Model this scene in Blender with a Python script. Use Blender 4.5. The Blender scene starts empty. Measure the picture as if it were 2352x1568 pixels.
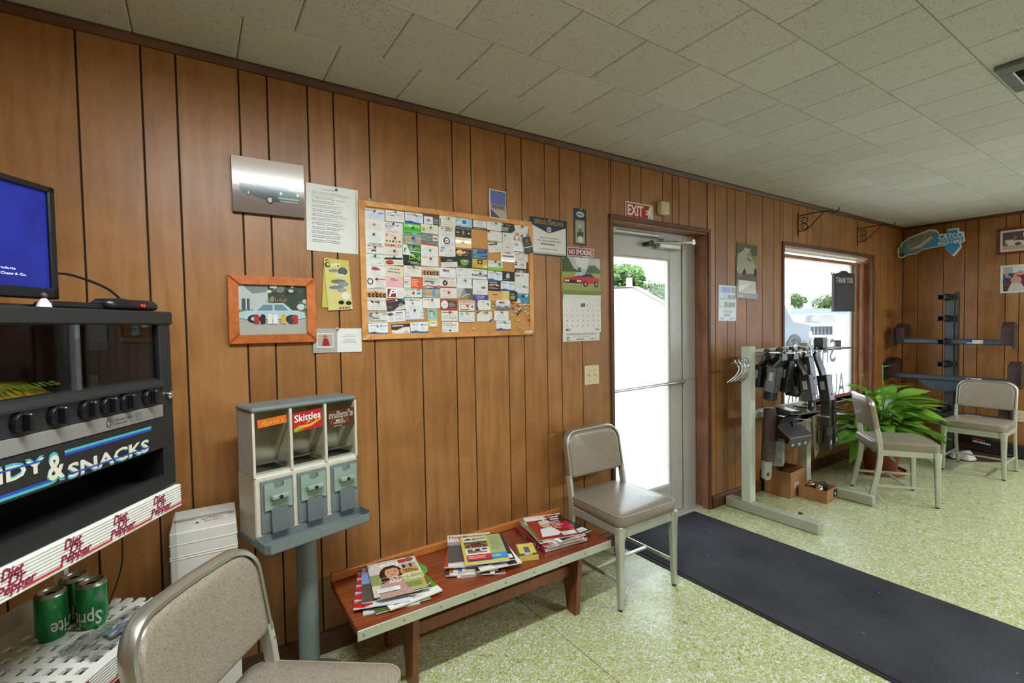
import bpy, bmesh, math, random
from mathutils import Vector, Matrix
R = math.radians
random.seed(7)
SC = bpy.context.scene
COL = SC.collection

# ------------------------------------------------------------------ camera
CAMPOS = Vector((0.0, -2.16, 1.398))
yaw, pitch, roll = R(33.40), R(-1.911), R(-1.03)
fw = Vector((math.sin(yaw)*math.cos(pitch), math.cos(yaw)*math.cos(pitch), math.sin(pitch)))
rt = Vector((math.cos(yaw), -math.sin(yaw), 0)); up = rt.cross(fw)
rt, up = rt*math.cos(roll)+up*math.sin(roll), -rt*math.sin(roll)+up*math.cos(roll)
cd = bpy.data.cameras.new('camera'); cam = bpy.data.objects.new('camera', cd); COL.objects.link(cam)
cd.sensor_width = 36.0; cd.lens = 36.0*1102.4/2352.0; cd.clip_start = 0.02; cd.clip_end = 600
cam.matrix_world = Matrix(((rt.x, up.x, -fw.x, CAMPOS.x), (rt.y, up.y, -fw.y, CAMPOS.y), (rt.z, up.z, -fw.z, CAMPOS.z), (0, 0, 0, 1)))
SC.camera = cam
# ------------------------------------------------------------------ world, sun, exposure
SC.view_settings.view_transform = 'Standard'; SC.view_settings.look = 'None'
SC.view_settings.gamma = 1.0; SC.view_settings.use_curve_mapping = False
SC.view_settings.exposure = 0.64
SC.cycles.max_bounces = 8; SC.cycles.diffuse_bounces = 5; SC.cycles.glossy_bounces = 4
SC.cycles.transmission_bounces = 6; SC.cycles.transparent_max_bounces = 12
SC.cycles.sample_clamp_indirect = 6.0; SC.cycles.caustics_reflective = False; SC.cycles.caustics_refractive = False
W = bpy.data.worlds.new('sky'); SC.world = W; W.use_nodes = True
bg = W.node_tree.nodes['Background']; bg.inputs[0].default_value = (0.80, 0.90, 1.0, 1); bg.inputs[1].default_value = 3.0
sd = bpy.data.lights.new('sun', 'SUN'); sd.energy = 2.4; sd.angle = R(0.6); sd.color = (1, .96, .9)
so = bpy.data.objects.new('sun', sd); COL.objects.link(so); so.rotation_euler = Vector((0.12, 0.62, -0.78)).to_track_quat('-Z', 'Y').to_euler()

# ------------------------------------------------------------------ helpers
def lin(c):
    if isinstance(c, str):
        c = tuple(int(c[i:i+2], 16)/255 for i in (0, 2, 4))
    return tuple((x/12.92 if x <= .04045 else ((x+.055)/1.055)**2.4) for x in c)

class MB:
    """collects shapes; build() links them as one mesh object"""
    def __init__(s): s.v = []; s.f = []; s.c = []; s.M = Matrix(); s.col = (1, 1, 1)
    def add(s, vs, fs, col=None):
        b = len(s.v); s.v += [tuple(s.M @ Vector(p)) for p in vs]
        for f in fs: s.f.append([b+i for i in f]); s.c.append(col or s.col)
        return s
    def box(s, x0, y0, z0, x1, y1, z1, b=0.0, col=None):
        if b <= 0:
            vs = [(x, y, z) for z in (z0, z1) for y in (y0, y1) for x in (x0, x1)]
            return s.add(vs, [(0, 2, 3, 1), (4, 5, 7, 6), (0, 1, 5, 4), (1, 3, 7, 5), (3, 2, 6, 7), (2, 0, 4, 6)], col)
        bm = bmesh.new(); bmesh.ops.create_cube(bm, size=1)
        for v in bm.verts: v.co = ((x0+x1)/2+v.co.x*(x1-x0), (y0+y1)/2+v.co.y*(y1-y0), (z0+z1)/2+v.co.z*(z1-z0))
        b = min(b, .49*min(abs(x1-x0), abs(y1-y0), abs(z1-z0)))
        bmesh.ops.bevel(bm, geom=bm.edges[:], offset=b, segments=2 if b > .006 else 1, affect='EDGES', profile=.5)
        return s.bm(bm, col)
    def bm(s, bm, col=None):
        bm.verts.index_update(); s.add([v.co[:] for v in bm.verts], [[v.index for v in f.verts] for f in bm.faces], col); bm.free(); return s
    def cyl(s, p0, p1, r0, r1=None, n=14, caps=True, col=None):
        r1 = r0 if r1 is None else r1; p0 = Vector(p0); p1 = Vector(p1); d = (p1-p0).normalized()
        a = d.orthogonal().normalized(); b = d.cross(a); vs = []
        for p, r in ((p0, r0), (p1, r1)):
            for i in range(n):
                t = 2*math.pi*i/n; vs.append(p+(a*math.cos(t)+b*math.sin(t))*r)
        fs = [(i, (i+1) % n, n+(i+1) % n, n+i) for i in range(n)]
        if caps: fs += [tuple(range(n))[::-1], tuple(range(n, 2*n))]
        return s.add(vs, fs, col)
    def tube(s, pts, r, n=8, closed=False, col=None, sq=None):
        """sweep; sq=(w,h) gives a rectangular section, r may be a list"""
        P = [Vector(p) for p in pts]; m = len(P); vs = []
        T = []
        for i in range(m):
            a = P[(i-1) % m] if (closed or i > 0) else P[0]; b = P[(i+1) % m] if (closed or i < m-1) else P[-1]
            T.append((b-a).normalized())
        nrm = T[0].orthogonal().normalized() if sq is None else Vector(sq[2])
        for i in range(m):
            nrm = (nrm-T[i]*nrm.dot(T[i])).normalized(); bn = T[i].cross(nrm); rr = r[i] if isinstance(r, (list, tuple)) else r
            if sq:
                w, h = sq[0]/2, sq[1]/2; c = min(w, h)*.35
                sec = [(-w+c, -h), (w-c, -h), (w, -h+c), (w, h-c), (w-c, h), (-w+c, h), (-w, h-c), (-w, -h+c)]
                for (x, y) in sec: vs.append(P[i]+nrm*x+bn*y)
            else:
                for k in range(n):
                    t = 2*math.pi*k/n; vs.append(P[i]+(nrm*math.cos(t)+bn*math.sin(t))*rr)
        n = 8 if sq else n
        fs = [(i*n+k, i*n+(k+1) % n, ((i+1) % m)*n+(k+1) % n, ((i+1) % m)*n+k) for i in range(m if closed else m-1) for k in range(n)]
        if not closed: fs += [tuple(range(n))[::-1], tuple(range((m-1)*n, m*n))]
        return s.add(vs, fs, col)
    def lathe(s, prof, n=20, c=(0, 0, 0), col=None, axis='z'):
        vs = []
        for r, z in prof:
            for k in range(n):
                t = 2*math.pi*k/n; x, y = r*math.cos(t), r*math.sin(t)
                vs.append((c[0]+x, c[1]+y, c[2]+z) if axis == 'z' else ((c[0]+x, c[1]+z, c[2]+y) if axis == 'y' else (c[0]+z, c[1]+x, c[2]+y)))
        m = len(prof); fs = [(i*n+k, i*n+(k+1) % n, (i+1)*n+(k+1) % n, (i+1)*n+k) for i in range(m-1) for k in range(n)]
        fs += [tuple(range(n))[::-1], tuple(range((m-1)*n, m*n))]
        return s.add(vs, fs, col)
    def loft(s, rings, caps=True, col=None):
        n = len(rings[0]); vs = [p for r in rings for p in r]; m = len(rings)
        fs = [(i*n+k, i*n+(k+1) % n, (i+1)*n+(k+1) % n, (i+1)*n+k) for i in range(m-1) for k in range(n)]
        if caps: fs += [tuple(range(n))[::-1], tuple(range((m-1)*n, m*n))]
        return s.add(vs, fs, col)
    def prism(s, poly, a0, a1, axis='y', col=None):
        """extrude a 2-D outline; axis y: poly is (x,z); axis x: (y,z); axis z: (x,y)"""
        def P(p, a): return (p[0], a, p[1]) if axis == 'y' else ((a, p[0], p[1]) if axis == 'x' else (p[0], p[1], a))
        n = len(poly); vs = [P(p, a0) for p in poly]+[P(p, a1) for p in poly]
        fs = [(i, (i+1) % n, n+(i+1) % n, n+i) for i in range(n)]+[tuple(range(n))[::-1], tuple(range(n, 2*n))]
        return s.add(vs, fs, col)
    def mesh(s, name, mat, smooth=None):
        me = bpy.data.meshes.new(name); me.from_pydata(s.v, [], s.f); me.update()
        bm = bmesh.new(); bm.from_mesh(me); bmesh.ops.recalc_face_normals(bm, faces=bm.faces[:]); bm.to_mesh(me); bm.free()
        if any(c != (1, 1, 1) for c in s.c):
            at = me.color_attributes.new('Col', 'FLOAT_COLOR', 'CORNER'); i = 0; buf = []
            for f, c in zip(s.f, s.c): buf += [c[0], c[1], c[2], 1.0]*len(f)
            at.data.foreach_set('color', buf)
        if mat: me.materials.append(mat)
        if smooth:
            me.polygons.foreach_set('use_smooth', [True]*len(me.polygons)); me.set_sharp_from_angle(angle=R(smooth))
        return me
    def build(s, name, mat, parent=None, smooth=None, loc=None, rot=None):
        o = bpy.data.objects.new(name, s.mesh(name, mat, smooth)); COL.objects.link(o)
        if parent: o.parent = parent
        if loc: o.location = loc
        if rot: o.rotation_euler = rot
        return o

def tag(o, label=None, cat=None, group=None, kind=None):
    if label: o['label'] = label
    if cat: o['category'] = cat
    if group: o['group'] = group
    if kind: o['kind'] = kind
    return o
def thing(name, label, cat, loc=(0, 0, 0), rot=(0, 0, 0), group=None):
    o = bpy.data.objects.new(name, None); COL.objects.link(o); o.location = loc; o.rotation_euler = rot; o.empty_display_size = .05
    return tag(o, label, cat, group)
def struct(name, mb, mat, parent=None, smooth=None):
    o = mb.build(name, mat, parent, smooth); o['kind'] = 'structure'; return o
def box(name, mat, parent, a, b, bev=0.0, smooth=None):
    return MB().box(*a, *b, b=bev).build(name, mat, parent, smooth)
def dup(o, parent=None, loc=None, rot=None):
    c = o.copy(); COL.objects.link(c); c.parent = parent
    if loc: c.location = loc
    if rot: c.rotation_euler = rot
    for ch in o.children: dup(ch, c)
    return c
def rrect(w, h, r, n=5, cx=0, cy=0):
    pts = []
    for (sx, sy, a0) in ((1, 1, 0), (-1, 1, 90), (-1, -1, 180), (1, -1, 270)):
        for k in range(n+1):
            t = R(a0+90*k/n); pts.append((cx+sx*(w/2-r)+r*math.cos(t), cy+sy*(h/2-r)+r*math.sin(t)))
    return pts

# ------------------------------------------------------------------ materials
def node_mat(name):
    m = bpy.data.materials.new(name); m.use_nodes = True; nt = m.node_tree; return m, nt, nt.nodes, nt.links, nt.nodes['Principled BSDF']
def mat(name, c, rough=.5, metal=0.0, spec=.5, var=.06, scale=30.0, bump=0.0, coat=0.0, emit=None):
    """plain surface with a faint procedural mottling"""
    m, nt, N, L, P = node_mat(name); c = lin(c)
    tc = N.new('ShaderNodeTexCoord'); nz = N.new('ShaderNodeTexNoise'); nz.inputs['Scale'].default_value = scale; nz.inputs['Detail'].default_value = 4
    L.new(tc.outputs['Object'], nz.inputs['Vector'])
    rp = N.new('ShaderNodeValToRGB'); e = rp.color_ramp.elements
    e[0].position = .3; e[0].color = (*[x*(1-var) for x in c], 1); e[1].position = .7; e[1].color = (*[min(1, x*(1+var)) for x in c], 1)
    L.new(nz.outputs['Fac'], rp.inputs['Fac']); L.new(rp.outputs['Color'], P.inputs['Base Color'])
    P.inputs['Roughness'].default_value = rough; P.inputs['Metallic'].default_value = metal; P.inputs['Specular IOR Level'].default_value = spec
    P.inputs['Coat Weight'].default_value = coat
    if bump:
        bp = N.new('ShaderNodeBump'); bp.inputs['Strength'].default_value = bump; bp.inputs['Distance'].default_value = .002
        L.new(nz.outputs['Fac'], bp.inputs['Height']); L.new(bp.outputs['Normal'], P.inputs['Normal'])
    if emit: P.inputs['Emission Color'].default_value = (*lin(emit[0]), 1); P.inputs['Emission Strength'].default_value = emit[1]
    return m
def wood(name, dark, mid, light, grain=(14, 14, .9), rough=.38, blotch=1.5, spec=.5, coat=0.0, rand=.25, coords='Object', bumpy=.12, worldpos=False):
    m, nt, N, L, P = node_mat(name)
    if worldpos: g = N.new('ShaderNodeNewGeometry'); src = g.outputs['Position']
    else: src = N.new('ShaderNodeTexCoord').outputs[coords]
    oi = N.new('ShaderNodeObjectInfo'); ad = N.new('ShaderNodeVectorMath'); ad.operation = 'ADD'; cb = N.new('ShaderNodeCombineXYZ')
    ml = N.new('ShaderNodeMath'); ml.operation = 'MULTIPLY'; ml.inputs[1].default_value = 37.0
    L.new(oi.outputs['Random'], ml.inputs[0])
    for k in ('X', 'Y', 'Z'): L.new(ml.outputs[0], cb.inputs[k])
    L.new(src, ad.inputs[0]); L.new(cb.outputs[0], ad.inputs[1])
    mp = N.new('ShaderNodeMapping'); mp.inputs['Scale'].default_value = grain; L.new(ad.outputs[0], mp.inputs['Vector'])
    n1 = N.new('ShaderNodeTexNoise'); n1.inputs['Scale'].default_value = 4; n1.inputs['Detail'].default_value = 8; n1.inputs['Roughness'].default_value = .62; n1.inputs['Distortion'].default_value = .6
    L.new(mp.outputs[0], n1.inputs['Vector'])
    n2 = N.new('ShaderNodeTexNoise'); n2.inputs['Scale'].default_value = blotch; n2.inputs['Detail'].default_value = 5; n2.inputs['Distortion'].default_value = 1.2; L.new(ad.outputs[0], n2.inputs['Vector'])
    mx = N.new('ShaderNodeMix'); mx.data_type = 'FLOAT'; mx.inputs[0].default_value = .5
    L.new(n1.outputs['Fac'], mx.inputs[2]); L.new(n2.outputs['Fac'], mx.inputs[3])
    rp = N.new('ShaderNodeValToRGB'); e = rp.color_ramp.elements; e[0].position = .3; e[0].color = (*lin(dark), 1); e[1].position = .68; e[1].color = (*lin(light), 1)
    k = e.new(.48); k.color = (*lin(mid), 1)
    L.new(mx.outputs[0], rp.inputs['Fac'])
    hs = N.new('ShaderNodeHueSaturation'); mr = N.new('ShaderNodeMapRange'); mr.inputs[3].default_value = 1-rand*.5; mr.inputs[4].default_value = 1+rand*.5
    L.new(oi.outputs['Random'], mr.inputs[0]); L.new(mr.outputs[0], hs.inputs['Value']); L.new(rp.outputs['Color'], hs.inputs['Color'])
    L.new(hs.outputs['Color'], P.inputs['Base Color'])
    P.inputs['Roughness'].default_value = rough; P.inputs['Specular IOR Level'].default_value = spec; P.inputs['Coat Weight'].default_value = coat
    bp = N.new('ShaderNodeBump'); bp.inputs['Strength'].default_value = bumpy; bp.inputs['Distance'].default_value = .002; L.new(n1.outputs['Fac'], bp.inputs['Height']); L.new(bp.outputs['Normal'], P.inputs['Normal'])
    return m
def print_mat(name, rough, coat=0.0):
    m, nt, N, L, P = node_mat(name); a = N.new('ShaderNodeVertexColor'); a.layer_name = 'Col'
    tc = N.new('ShaderNodeTexCoord'); nz = N.new('ShaderNodeTexNoise'); nz.inputs['Scale'].default_value = 60; nz.inputs['Detail'].default_value = 3; L.new(tc.outputs['Object'], nz.inputs['Vector'])
    hs = N.new('ShaderNodeHueSaturation'); mr = N.new('ShaderNodeMapRange'); mr.inputs[3].default_value = .93; mr.inputs[4].default_value = 1.05
    L.new(nz.outputs['Fac'], mr.inputs[0]); L.new(mr.outputs[0], hs.inputs['Value']); L.new(a.outputs['Color'], hs.inputs['Color']); L.new(hs.outputs['Color'], P.inputs['Base Color'])
    P.inputs['Roughness'].default_value = rough; P.inputs['Coat Weight'].default_value = coat; P.inputs['Specular IOR Level'].default_value = .35
    return m
def glass_mat(name, tint=(1, 1, 1), ior=1.45, rough=0.0, mixmax=1.0):
    m, nt, N, L, P = node_mat(name); N.remove(P); out = N['Material Output']
    t = N.new('ShaderNodeBsdfTransparent'); t.inputs[0].default_value = (*tint, 1); g = N.new('ShaderNodeBsdfGlossy'); g.inputs['Roughness'].default_value = rough
    fr = N.new('ShaderNodeLayerWeight'); fr.inputs['Blend'].default_value = .5; r0 = ((ior-1)/(ior+1))**2
    pw = N.new('ShaderNodeMath'); pw.operation = 'POWER'; pw.inputs[1].default_value = 5; L.new(fr.outputs['Facing'], pw.inputs[0])
    mm = N.new('ShaderNodeMath'); mm.operation = 'MULTIPLY_ADD'; mm.inputs[1].default_value = (1-r0)*mixmax; mm.inputs[2].default_value = r0*mixmax; L.new(pw.outputs[0], mm.inputs[0])
    mx = N.new('ShaderNodeMixShader')
    L.new(mm.outputs[0], mx.inputs[0]); L.new(t.outputs[0], mx.inputs[1]); L.new(g.outputs[0], mx.inputs[2]); L.new(mx.outputs[0], out.inputs[0])
    return m
def emis_mat(name, c, s):
    m, nt, N, L, P = node_mat(name); P.inputs['Base Color'].default_value = (*lin(c), 1); P.inputs['Emission Color'].default_value = (*lin(c), 1); P.inputs['Emission Strength'].default_value = s
    return m

PANEL = wood('panel_wood', '7d502a', '946332', 'a97744', grain=(7, 7, .6), rough=.40, blotch=2.6, worldpos=True, rand=.16)
TRIMW = wood('dark_trim_wood', '3c2418', '54331f', '6b4529', grain=(2, 2, 2), rough=.55, rand=.1)
JAMBW = wood('jamb_wood', '7a4b32', '9a664a', 'b98a6c', grain=(10, 10, .8), rough=.33, blotch=3, rand=.1)
OAK = wood('oak_frame', 'a8682e', 'c98a48', 'dca45f', grain=(6, 40, 6), rough=.5, rand=.1)
CHERRY = wood('cherry_veneer', '5a2410', '7a351a', '94502a', grain=(1.2, 16, 8), rough=.25, blotch=1, rand=.05, coat=.15)
CHERRYL = wood('orange_wood', 'a3551f', 'b96a2c', 'cc8040', grain=(1.2, 16, 8), rough=.35, blotch=1, rand=.05)
LEGW = wood('bench_leg_wood', '5a321b', '744425', '8a5632', grain=(10, 10, 1), rough=.4, rand=.1)
FRAMEW = wood('frame_wood', '9a4a1e', 'b96430', 'd27e47', grain=(8, 8, 8), rough=.3, rand=.05)
MAHOG = wood('mahogany_frame', '4a1410', '6b2018', '85302a', grain=(8, 8, 8), rough=.3, rand=.05)
GROOVE = mat('groove_dark', '20140c', .8)
PRINT = print_mat('printed_paper', .55); GLOSSP = print_mat('glossy_print', .22, .3)
CORK = mat('cork', 'c08b50', .9, var=.25, scale=220, bump=.4)
ALU = mat('brushed_aluminium', 'b9b6a8', .32, metal=.85, var=.06, scale=12)
ALUD = mat('dull_aluminium', 'c2c3b4', .40, metal=.5, var=.08, scale=9)
DOORALU = mat('door_aluminium', 'b6b4ae', .5, metal=.35, var=.03)
CHROME = mat('chrome', 'd8d8d8', .12, metal=1, var=.02)
STEELB = mat('black_steel', '2b2a2a', .3, spec=.7, var=.2, scale=14)
STEELG = mat('blue_grey_steel', '43494f', .38, metal=.3, var=.15, scale=10)
IRON = mat('wrought_iron', '3a2a20', .6, metal=.2, var=.2)
RUST = mat('brown_painted_steel', '3c2a22', .55, var=.2, scale=12)
BLKP = mat('black_plastic', '141416', .35, var=.1)
BLKM = mat('black_enamel', '1d1d1c', .45, var=.12, scale=40, bump=.05)
BLKI = mat('dark_interior', '111112', .7)
SILV = mat('brushed_silver_strip', '9c9a95', .4, metal=.6, var=.05, scale=6)
WHTP = mat('white_plastic', 'd8d5cc', .45, var=.04)
CREAM = mat('cream_enamel', 'c9c0ab', .4, var=.06)
IVORY = mat('ivory_plastic', 'cfc39a', .4, var=.04)
GREYP = mat('grey_enamel', '6c7674', .38, var=.08, scale=20)
GREYD = mat('slate_enamel', '5f6768', .35, var=.06)
GREENP = mat('sage_enamel', '87988a', .45, var=.06, scale=18)
TILE_C = None
CARD = mat('cardboard', 'a5754a', .8, var=.08, scale=25)
WBOX = mat('white_carton', 'c9c5bb', .7, var=.06, scale=14)
TERRA = mat('terracotta', '8a4a30', .75, var=.15, scale=14)
TERRAL = mat('terracotta_saucer', 'a3674a', .75, var=.12, scale=14)
SOIL = mat('soil', '2b1d12', .95, var=.4, scale=60)
RUBBER = mat('rubber', '1a1a1a', .7)
REDP = mat('red_plastic', 'a01010', .4)
GALV = mat('galvanised_steel', '8f9188', .5, metal=.5, var=.18, scale=25)
RACKP = mat('rack_enamel', 'c3c7b4', .42, var=.05, scale=8)
RACKD = mat('rack_feet_enamel', 'a5a48e', .45, var=.08, scale=8)
CONC = mat('concrete', 'c9c5bd', .9, var=.08, scale=2)
SIDING = mat('white_siding', 'e8e6e0', .7, var=.03)
ROOFB = mat('blue_grey_roof', '6c7a8c', .6, var=.06)
CARP = mat('dark_car_paint', '35424f', .25, coat=.5)
CARW = mat('white_car_paint', 'dcdcdc', .3, coat=.5)
FOLI = mat('tree_foliage', '4c6a2a', .7, var=.35, scale=3)
BARK = mat('tree_bark', '5a4a3a', .9, var=.2)
GLASS = glass_mat('window_glass', (.97, .985, .98), 1.45)
ACRYL = glass_mat('acrylic', (.93, .92, .86), 1.4)
MGLASS = glass_mat('machine_glass', (.8, .8, .8), 1.5)
CLEARP = glass_mat('clear_plastic', (.9, .9, .92), 1.35, .12)
LETTER = mat('window_paint', '9fb0b8', .6, var=.05)
LAMPW = emis_mat('lamp_diffuser', 'fff6e6', 3.0)

def vinyl_mat():
    m, nt, N, L, P = node_mat('taupe_vinyl'); tc = N.new('ShaderNodeTexCoord')
    v = N.new('ShaderNodeTexVoronoi'); v.feature = 'DISTANCE_TO_EDGE'; v.inputs['Scale'].default_value = 130
    nz = N.new('ShaderNodeTexNoise'); nz.inputs['Scale'].default_value = 90; nz.inputs['Detail'].default_value = 6
    wp = N.new('ShaderNodeVectorMath'); wp.operation = 'MULTIPLY_ADD'; wp.inputs[1].default_value = (.02, .02, .02)
    L.new(tc.outputs['Object'], nz.inputs['Vector']); L.new(nz.outputs['Color'], wp.inputs[0]); L.new(tc.outputs['Object'], wp.inputs[2]); L.new(wp.outputs[0], v.inputs['Vector'])
    rp = N.new('ShaderNodeValToRGB'); e = rp.color_ramp.elements; e[0].position = 0; e[0].color = (*lin('6a6052'), 1); e[1].position = .09; e[1].color = (*lin('908573'), 1)
    L.new(v.outputs['Distance'], rp.inputs['Fac']); L.new(rp.outputs['Color'], P.inputs['Base Color']); P.inputs['Roughness'].default_value = .29; P.inputs['Specular IOR Level'].default_value = .6
    bp = N.new('ShaderNodeBump'); bp.inputs['Strength'].default_value = .12; bp.inputs['Distance'].default_value = .001; L.new(nz.outputs['Fac'], bp.inputs['Height']); L.new(bp.outputs['Normal'], P.inputs['Normal'])
    return m
VINYL = vinyl_mat()
PIPING = mat('piping_vinyl', '93897a', .4)

def floor_mat():
    m, nt, N, L, P = node_mat('flecked_sheet_vinyl'); g = N.new('ShaderNodeNewGeometry')
    mp = N.new('ShaderNodeMapping'); mp.inputs['Scale'].default_value = (1, 1, 1); L.new(g.outputs['Position'], mp.inputs['Vector'])
    def noise(sc, det=3, dist=1.5, off=0):
        a = N.new('ShaderNodeVectorMath'); a.operation = 'ADD'; a.inputs[1].default_value = (off, off*.7, 0); L.new(mp.outputs[0], a.inputs[0])
        n = N.new('ShaderNodeTexNoise'); n.inputs['Scale'].default_value = sc; n.inputs['Detail'].default_value = det; n.inputs['Distortion'].default_value = dist; L.new(a.outputs[0], n.inputs['Vector']); return n.outputs['Fac']
    def mixc(fac, a, b):
        x = N.new('ShaderNodeMix'); x.data_type = 'RGBA'; L.new(fac, x.inputs[0])
        for i, c in ((6, a), (7, b)):
            if isinstance(c, str): x.inputs[i].default_value = (*lin(c), 1)
            else: L.new(c, x.inputs[i])
        return x.outputs[2]
    def step(src, lo, hi):
        r = N.new('ShaderNodeMapRange'); r.inputs[1].default_value = lo; r.inputs[2].default_value = hi; L.new(src, r.inputs[0]); return r.outputs[0]
    c = mixc(step(noise(40, 2, 2.2), .47, .53), 'c6c4a6', 'a8a868')
    c = mixc(step(noise(50, 2, 2.2, 11), .55, .59), c, '9fba60')
    c = mixc(step(noise(34, 2, 2.5, 23), .60, .64), c, '8d8b4a')
    c = mixc(step(noise(60, 2, 2.2, 31), .57, .61), c, 'e0e1d4')
    c = mixc(step(noise(1.1, 5, .4, 5), .55, .95), c, '8f9058')
    L.new(c, P.inputs['Base Color']); P.inputs['Specular IOR Level'].default_value = .55
    rr = N.new('ShaderNodeMapRange'); rr.inputs[3].default_value = .2; rr.inputs[4].default_value = .36; L.new(noise(7, 5, .3, 3), rr.inputs[0]); L.new(rr.outputs[0], P.inputs['Roughness'])
    bp = N.new('ShaderNodeBump'); bp.inputs['Strength'].default_value = .06; bp.inputs['Distance'].default_value = .002; L.new(noise(25, 3, .5), bp.inputs['Height']); L.new(bp.outputs['Normal'], P.inputs['Normal'])
    return m
FLOORM = floor_mat()
def tile_mat():
    m, nt, N, L, P = node_mat('acoustic_tile'); g = N.new('ShaderNodeNewGeometry')
    v = N.new('ShaderNodeTexVoronoi'); v.inputs['Scale'].default_value = 105; L.new(g.outputs['Position'], v.inputs['Vector'])
    nz = N.new('ShaderNodeTexNoise'); nz.inputs['Scale'].default_value = 28; nz.inputs['Detail'].default_value = 5; L.new(g.outputs['Position'], nz.inputs['Vector'])
    r1 = N.new('ShaderNodeMapRange'); r1.inputs[1].default_value = .16; r1.inputs[2].default_value = .26; L.new(v.outputs['Distance'], r1.inputs[0])
    r2 = N.new('ShaderNodeMapRange'); r2.inputs[1].default_value = .46; r2.inputs[2].default_value = .54; L.new(nz.outputs['Fac'], r2.inputs[0])
    mxm = N.new('ShaderNodeMath'); mxm.operation = 'MAXIMUM'; L.new(r1.outputs[0], mxm.inputs[0]); L.new(r2.outputs[0], mxm.inputs[1])
    oi = N.new('ShaderNodeObjectInfo'); hv = N.new('ShaderNodeMapRange'); hv.inputs[3].default_value = .95; hv.inputs[4].default_value = 1.04; L.new(oi.outputs['Random'], hv.inputs[0])
    x = N.new('ShaderNodeMix'); x.data_type = 'RGBA'; L.new(mxm.outputs[0], x.inputs[0]); x.inputs[6].default_value = (*lin('7d7d76'), 1); x.inputs[7].default_value = (*lin('c4c2be'), 1)
    hs = N.new('ShaderNodeHueSaturation'); L.new(x.outputs[2], hs.inputs['Color']); L.new(hv.outputs[0], hs.inputs['Value']); L.new(hs.outputs[0], P.inputs['Base Color'])
    P.inputs['Roughness'].default_value = .85
    bp = N.new('ShaderNodeBump'); bp.inputs['Strength'].default_value = .5; bp.inputs['Distance'].default_value = .003; L.new(mxm.outputs[0], bp.inputs['Height']); L.new(bp.outputs['Normal'], P.inputs['Normal'])
    return m
TILE = tile_mat()
def mat_mat():
    m, nt, N, L, P = node_mat('carpet_mat'); g = N.new('ShaderNodeNewGeometry')
    n = N.new('ShaderNodeTexNoise'); n.inputs['Scale'].default_value = 260; n.inputs['Detail'].default_value = 3; L.new(g.outputs['Position'], n.inputs['Vector'])
    n2 = N.new('ShaderNodeTexNoise'); n2.inputs['Scale'].default_value = 2.2; n2.inputs['Detail'].default_value = 5; L.new(g.outputs['Position'], n2.inputs['Vector'])
    rp = N.new('ShaderNodeValToRGB'); e = rp.color_ramp.elements; e[0].position = .35; e[0].color = (*lin('2a2c2e'), 1); e[1].position = .7; e[1].color = (*lin('484a4e'), 1)
    mx = N.new('ShaderNodeMix'); mx.data_type = 'FLOAT'; mx.inputs[0].default_value = .5; L.new(n.outputs['Fac'], mx.inputs[2]); L.new(n2.outputs['Fac'], mx.inputs[3]); L.new(mx.outputs[0], rp.inputs['Fac'])
    v = N.new('ShaderNodeTexVoronoi'); v.inputs['Scale'].default_value = 9; L.new(g.outputs['Position'], v.inputs['Vector'])
    r1 = N.new('ShaderNodeMapRange'); r1.inputs[1].default_value = .03; r1.inputs[2].default_value = .045; L.new(v.outputs['Distance'], r1.inputs[0])
    x = N.new('ShaderNodeMix'); x.data_type = 'RGBA'; L.new(r1.outputs[0], x.inputs[0]); x.inputs[6].default_value = (*lin('807a6c'), 1); L.new(rp.outputs['Color'], x.inputs[7])
    L.new(x.outputs[2], P.inputs['Base Color']); P.inputs['Roughness'].default_value = .95; P.inputs['Specular IOR Level'].default_value = .15
    bp = N.new('ShaderNodeBump'); bp.inputs['Strength'].default_value = .7; bp.inputs['Distance'].default_value = .004; L.new(n.outputs['Fac'], bp.inputs['Height']); L.new(bp.outputs['Normal'], P.inputs['Normal'])
    return m
MATM = mat_mat()
def leaf_mat():
    m, nt, N, L, P = node_mat('lily_leaf'); oi = N.new('ShaderNodeObjectInfo')
    rp = N.new('ShaderNodeValToRGB'); e = rp.color_ramp.elements; e[0].color = (*lin('4a7a26'), 1); e[1].color = (*lin('9cc048'), 1); k = e.new(.6); k.color = (*lin('6a9a34'), 1)
    L.new(oi.outputs['Random'], rp.inputs['Fac']); L.new(rp.outputs['Color'], P.inputs['Base Color']); P.inputs['Roughness'].default_value = .28
    P.inputs['Transmission Weight'].default_value = 0.0
    tr = N.new('ShaderNodeBsdfTranslucent'); L.new(rp.outputs['Color'], tr.inputs[0]); mx = N.new('ShaderNodeMixShader'); mx.inputs[0].default_value = .3
    L.new(P.outputs[0], mx.inputs[1]); L.new(tr.outputs[0], mx.inputs[2]); L.new(mx.outputs[0], N['Material Output'].inputs[0])
    return m
LEAF = leaf_mat()
LEAFY = mat('yellowed_leaf', 'c9a548', .5, var=.15)

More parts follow.
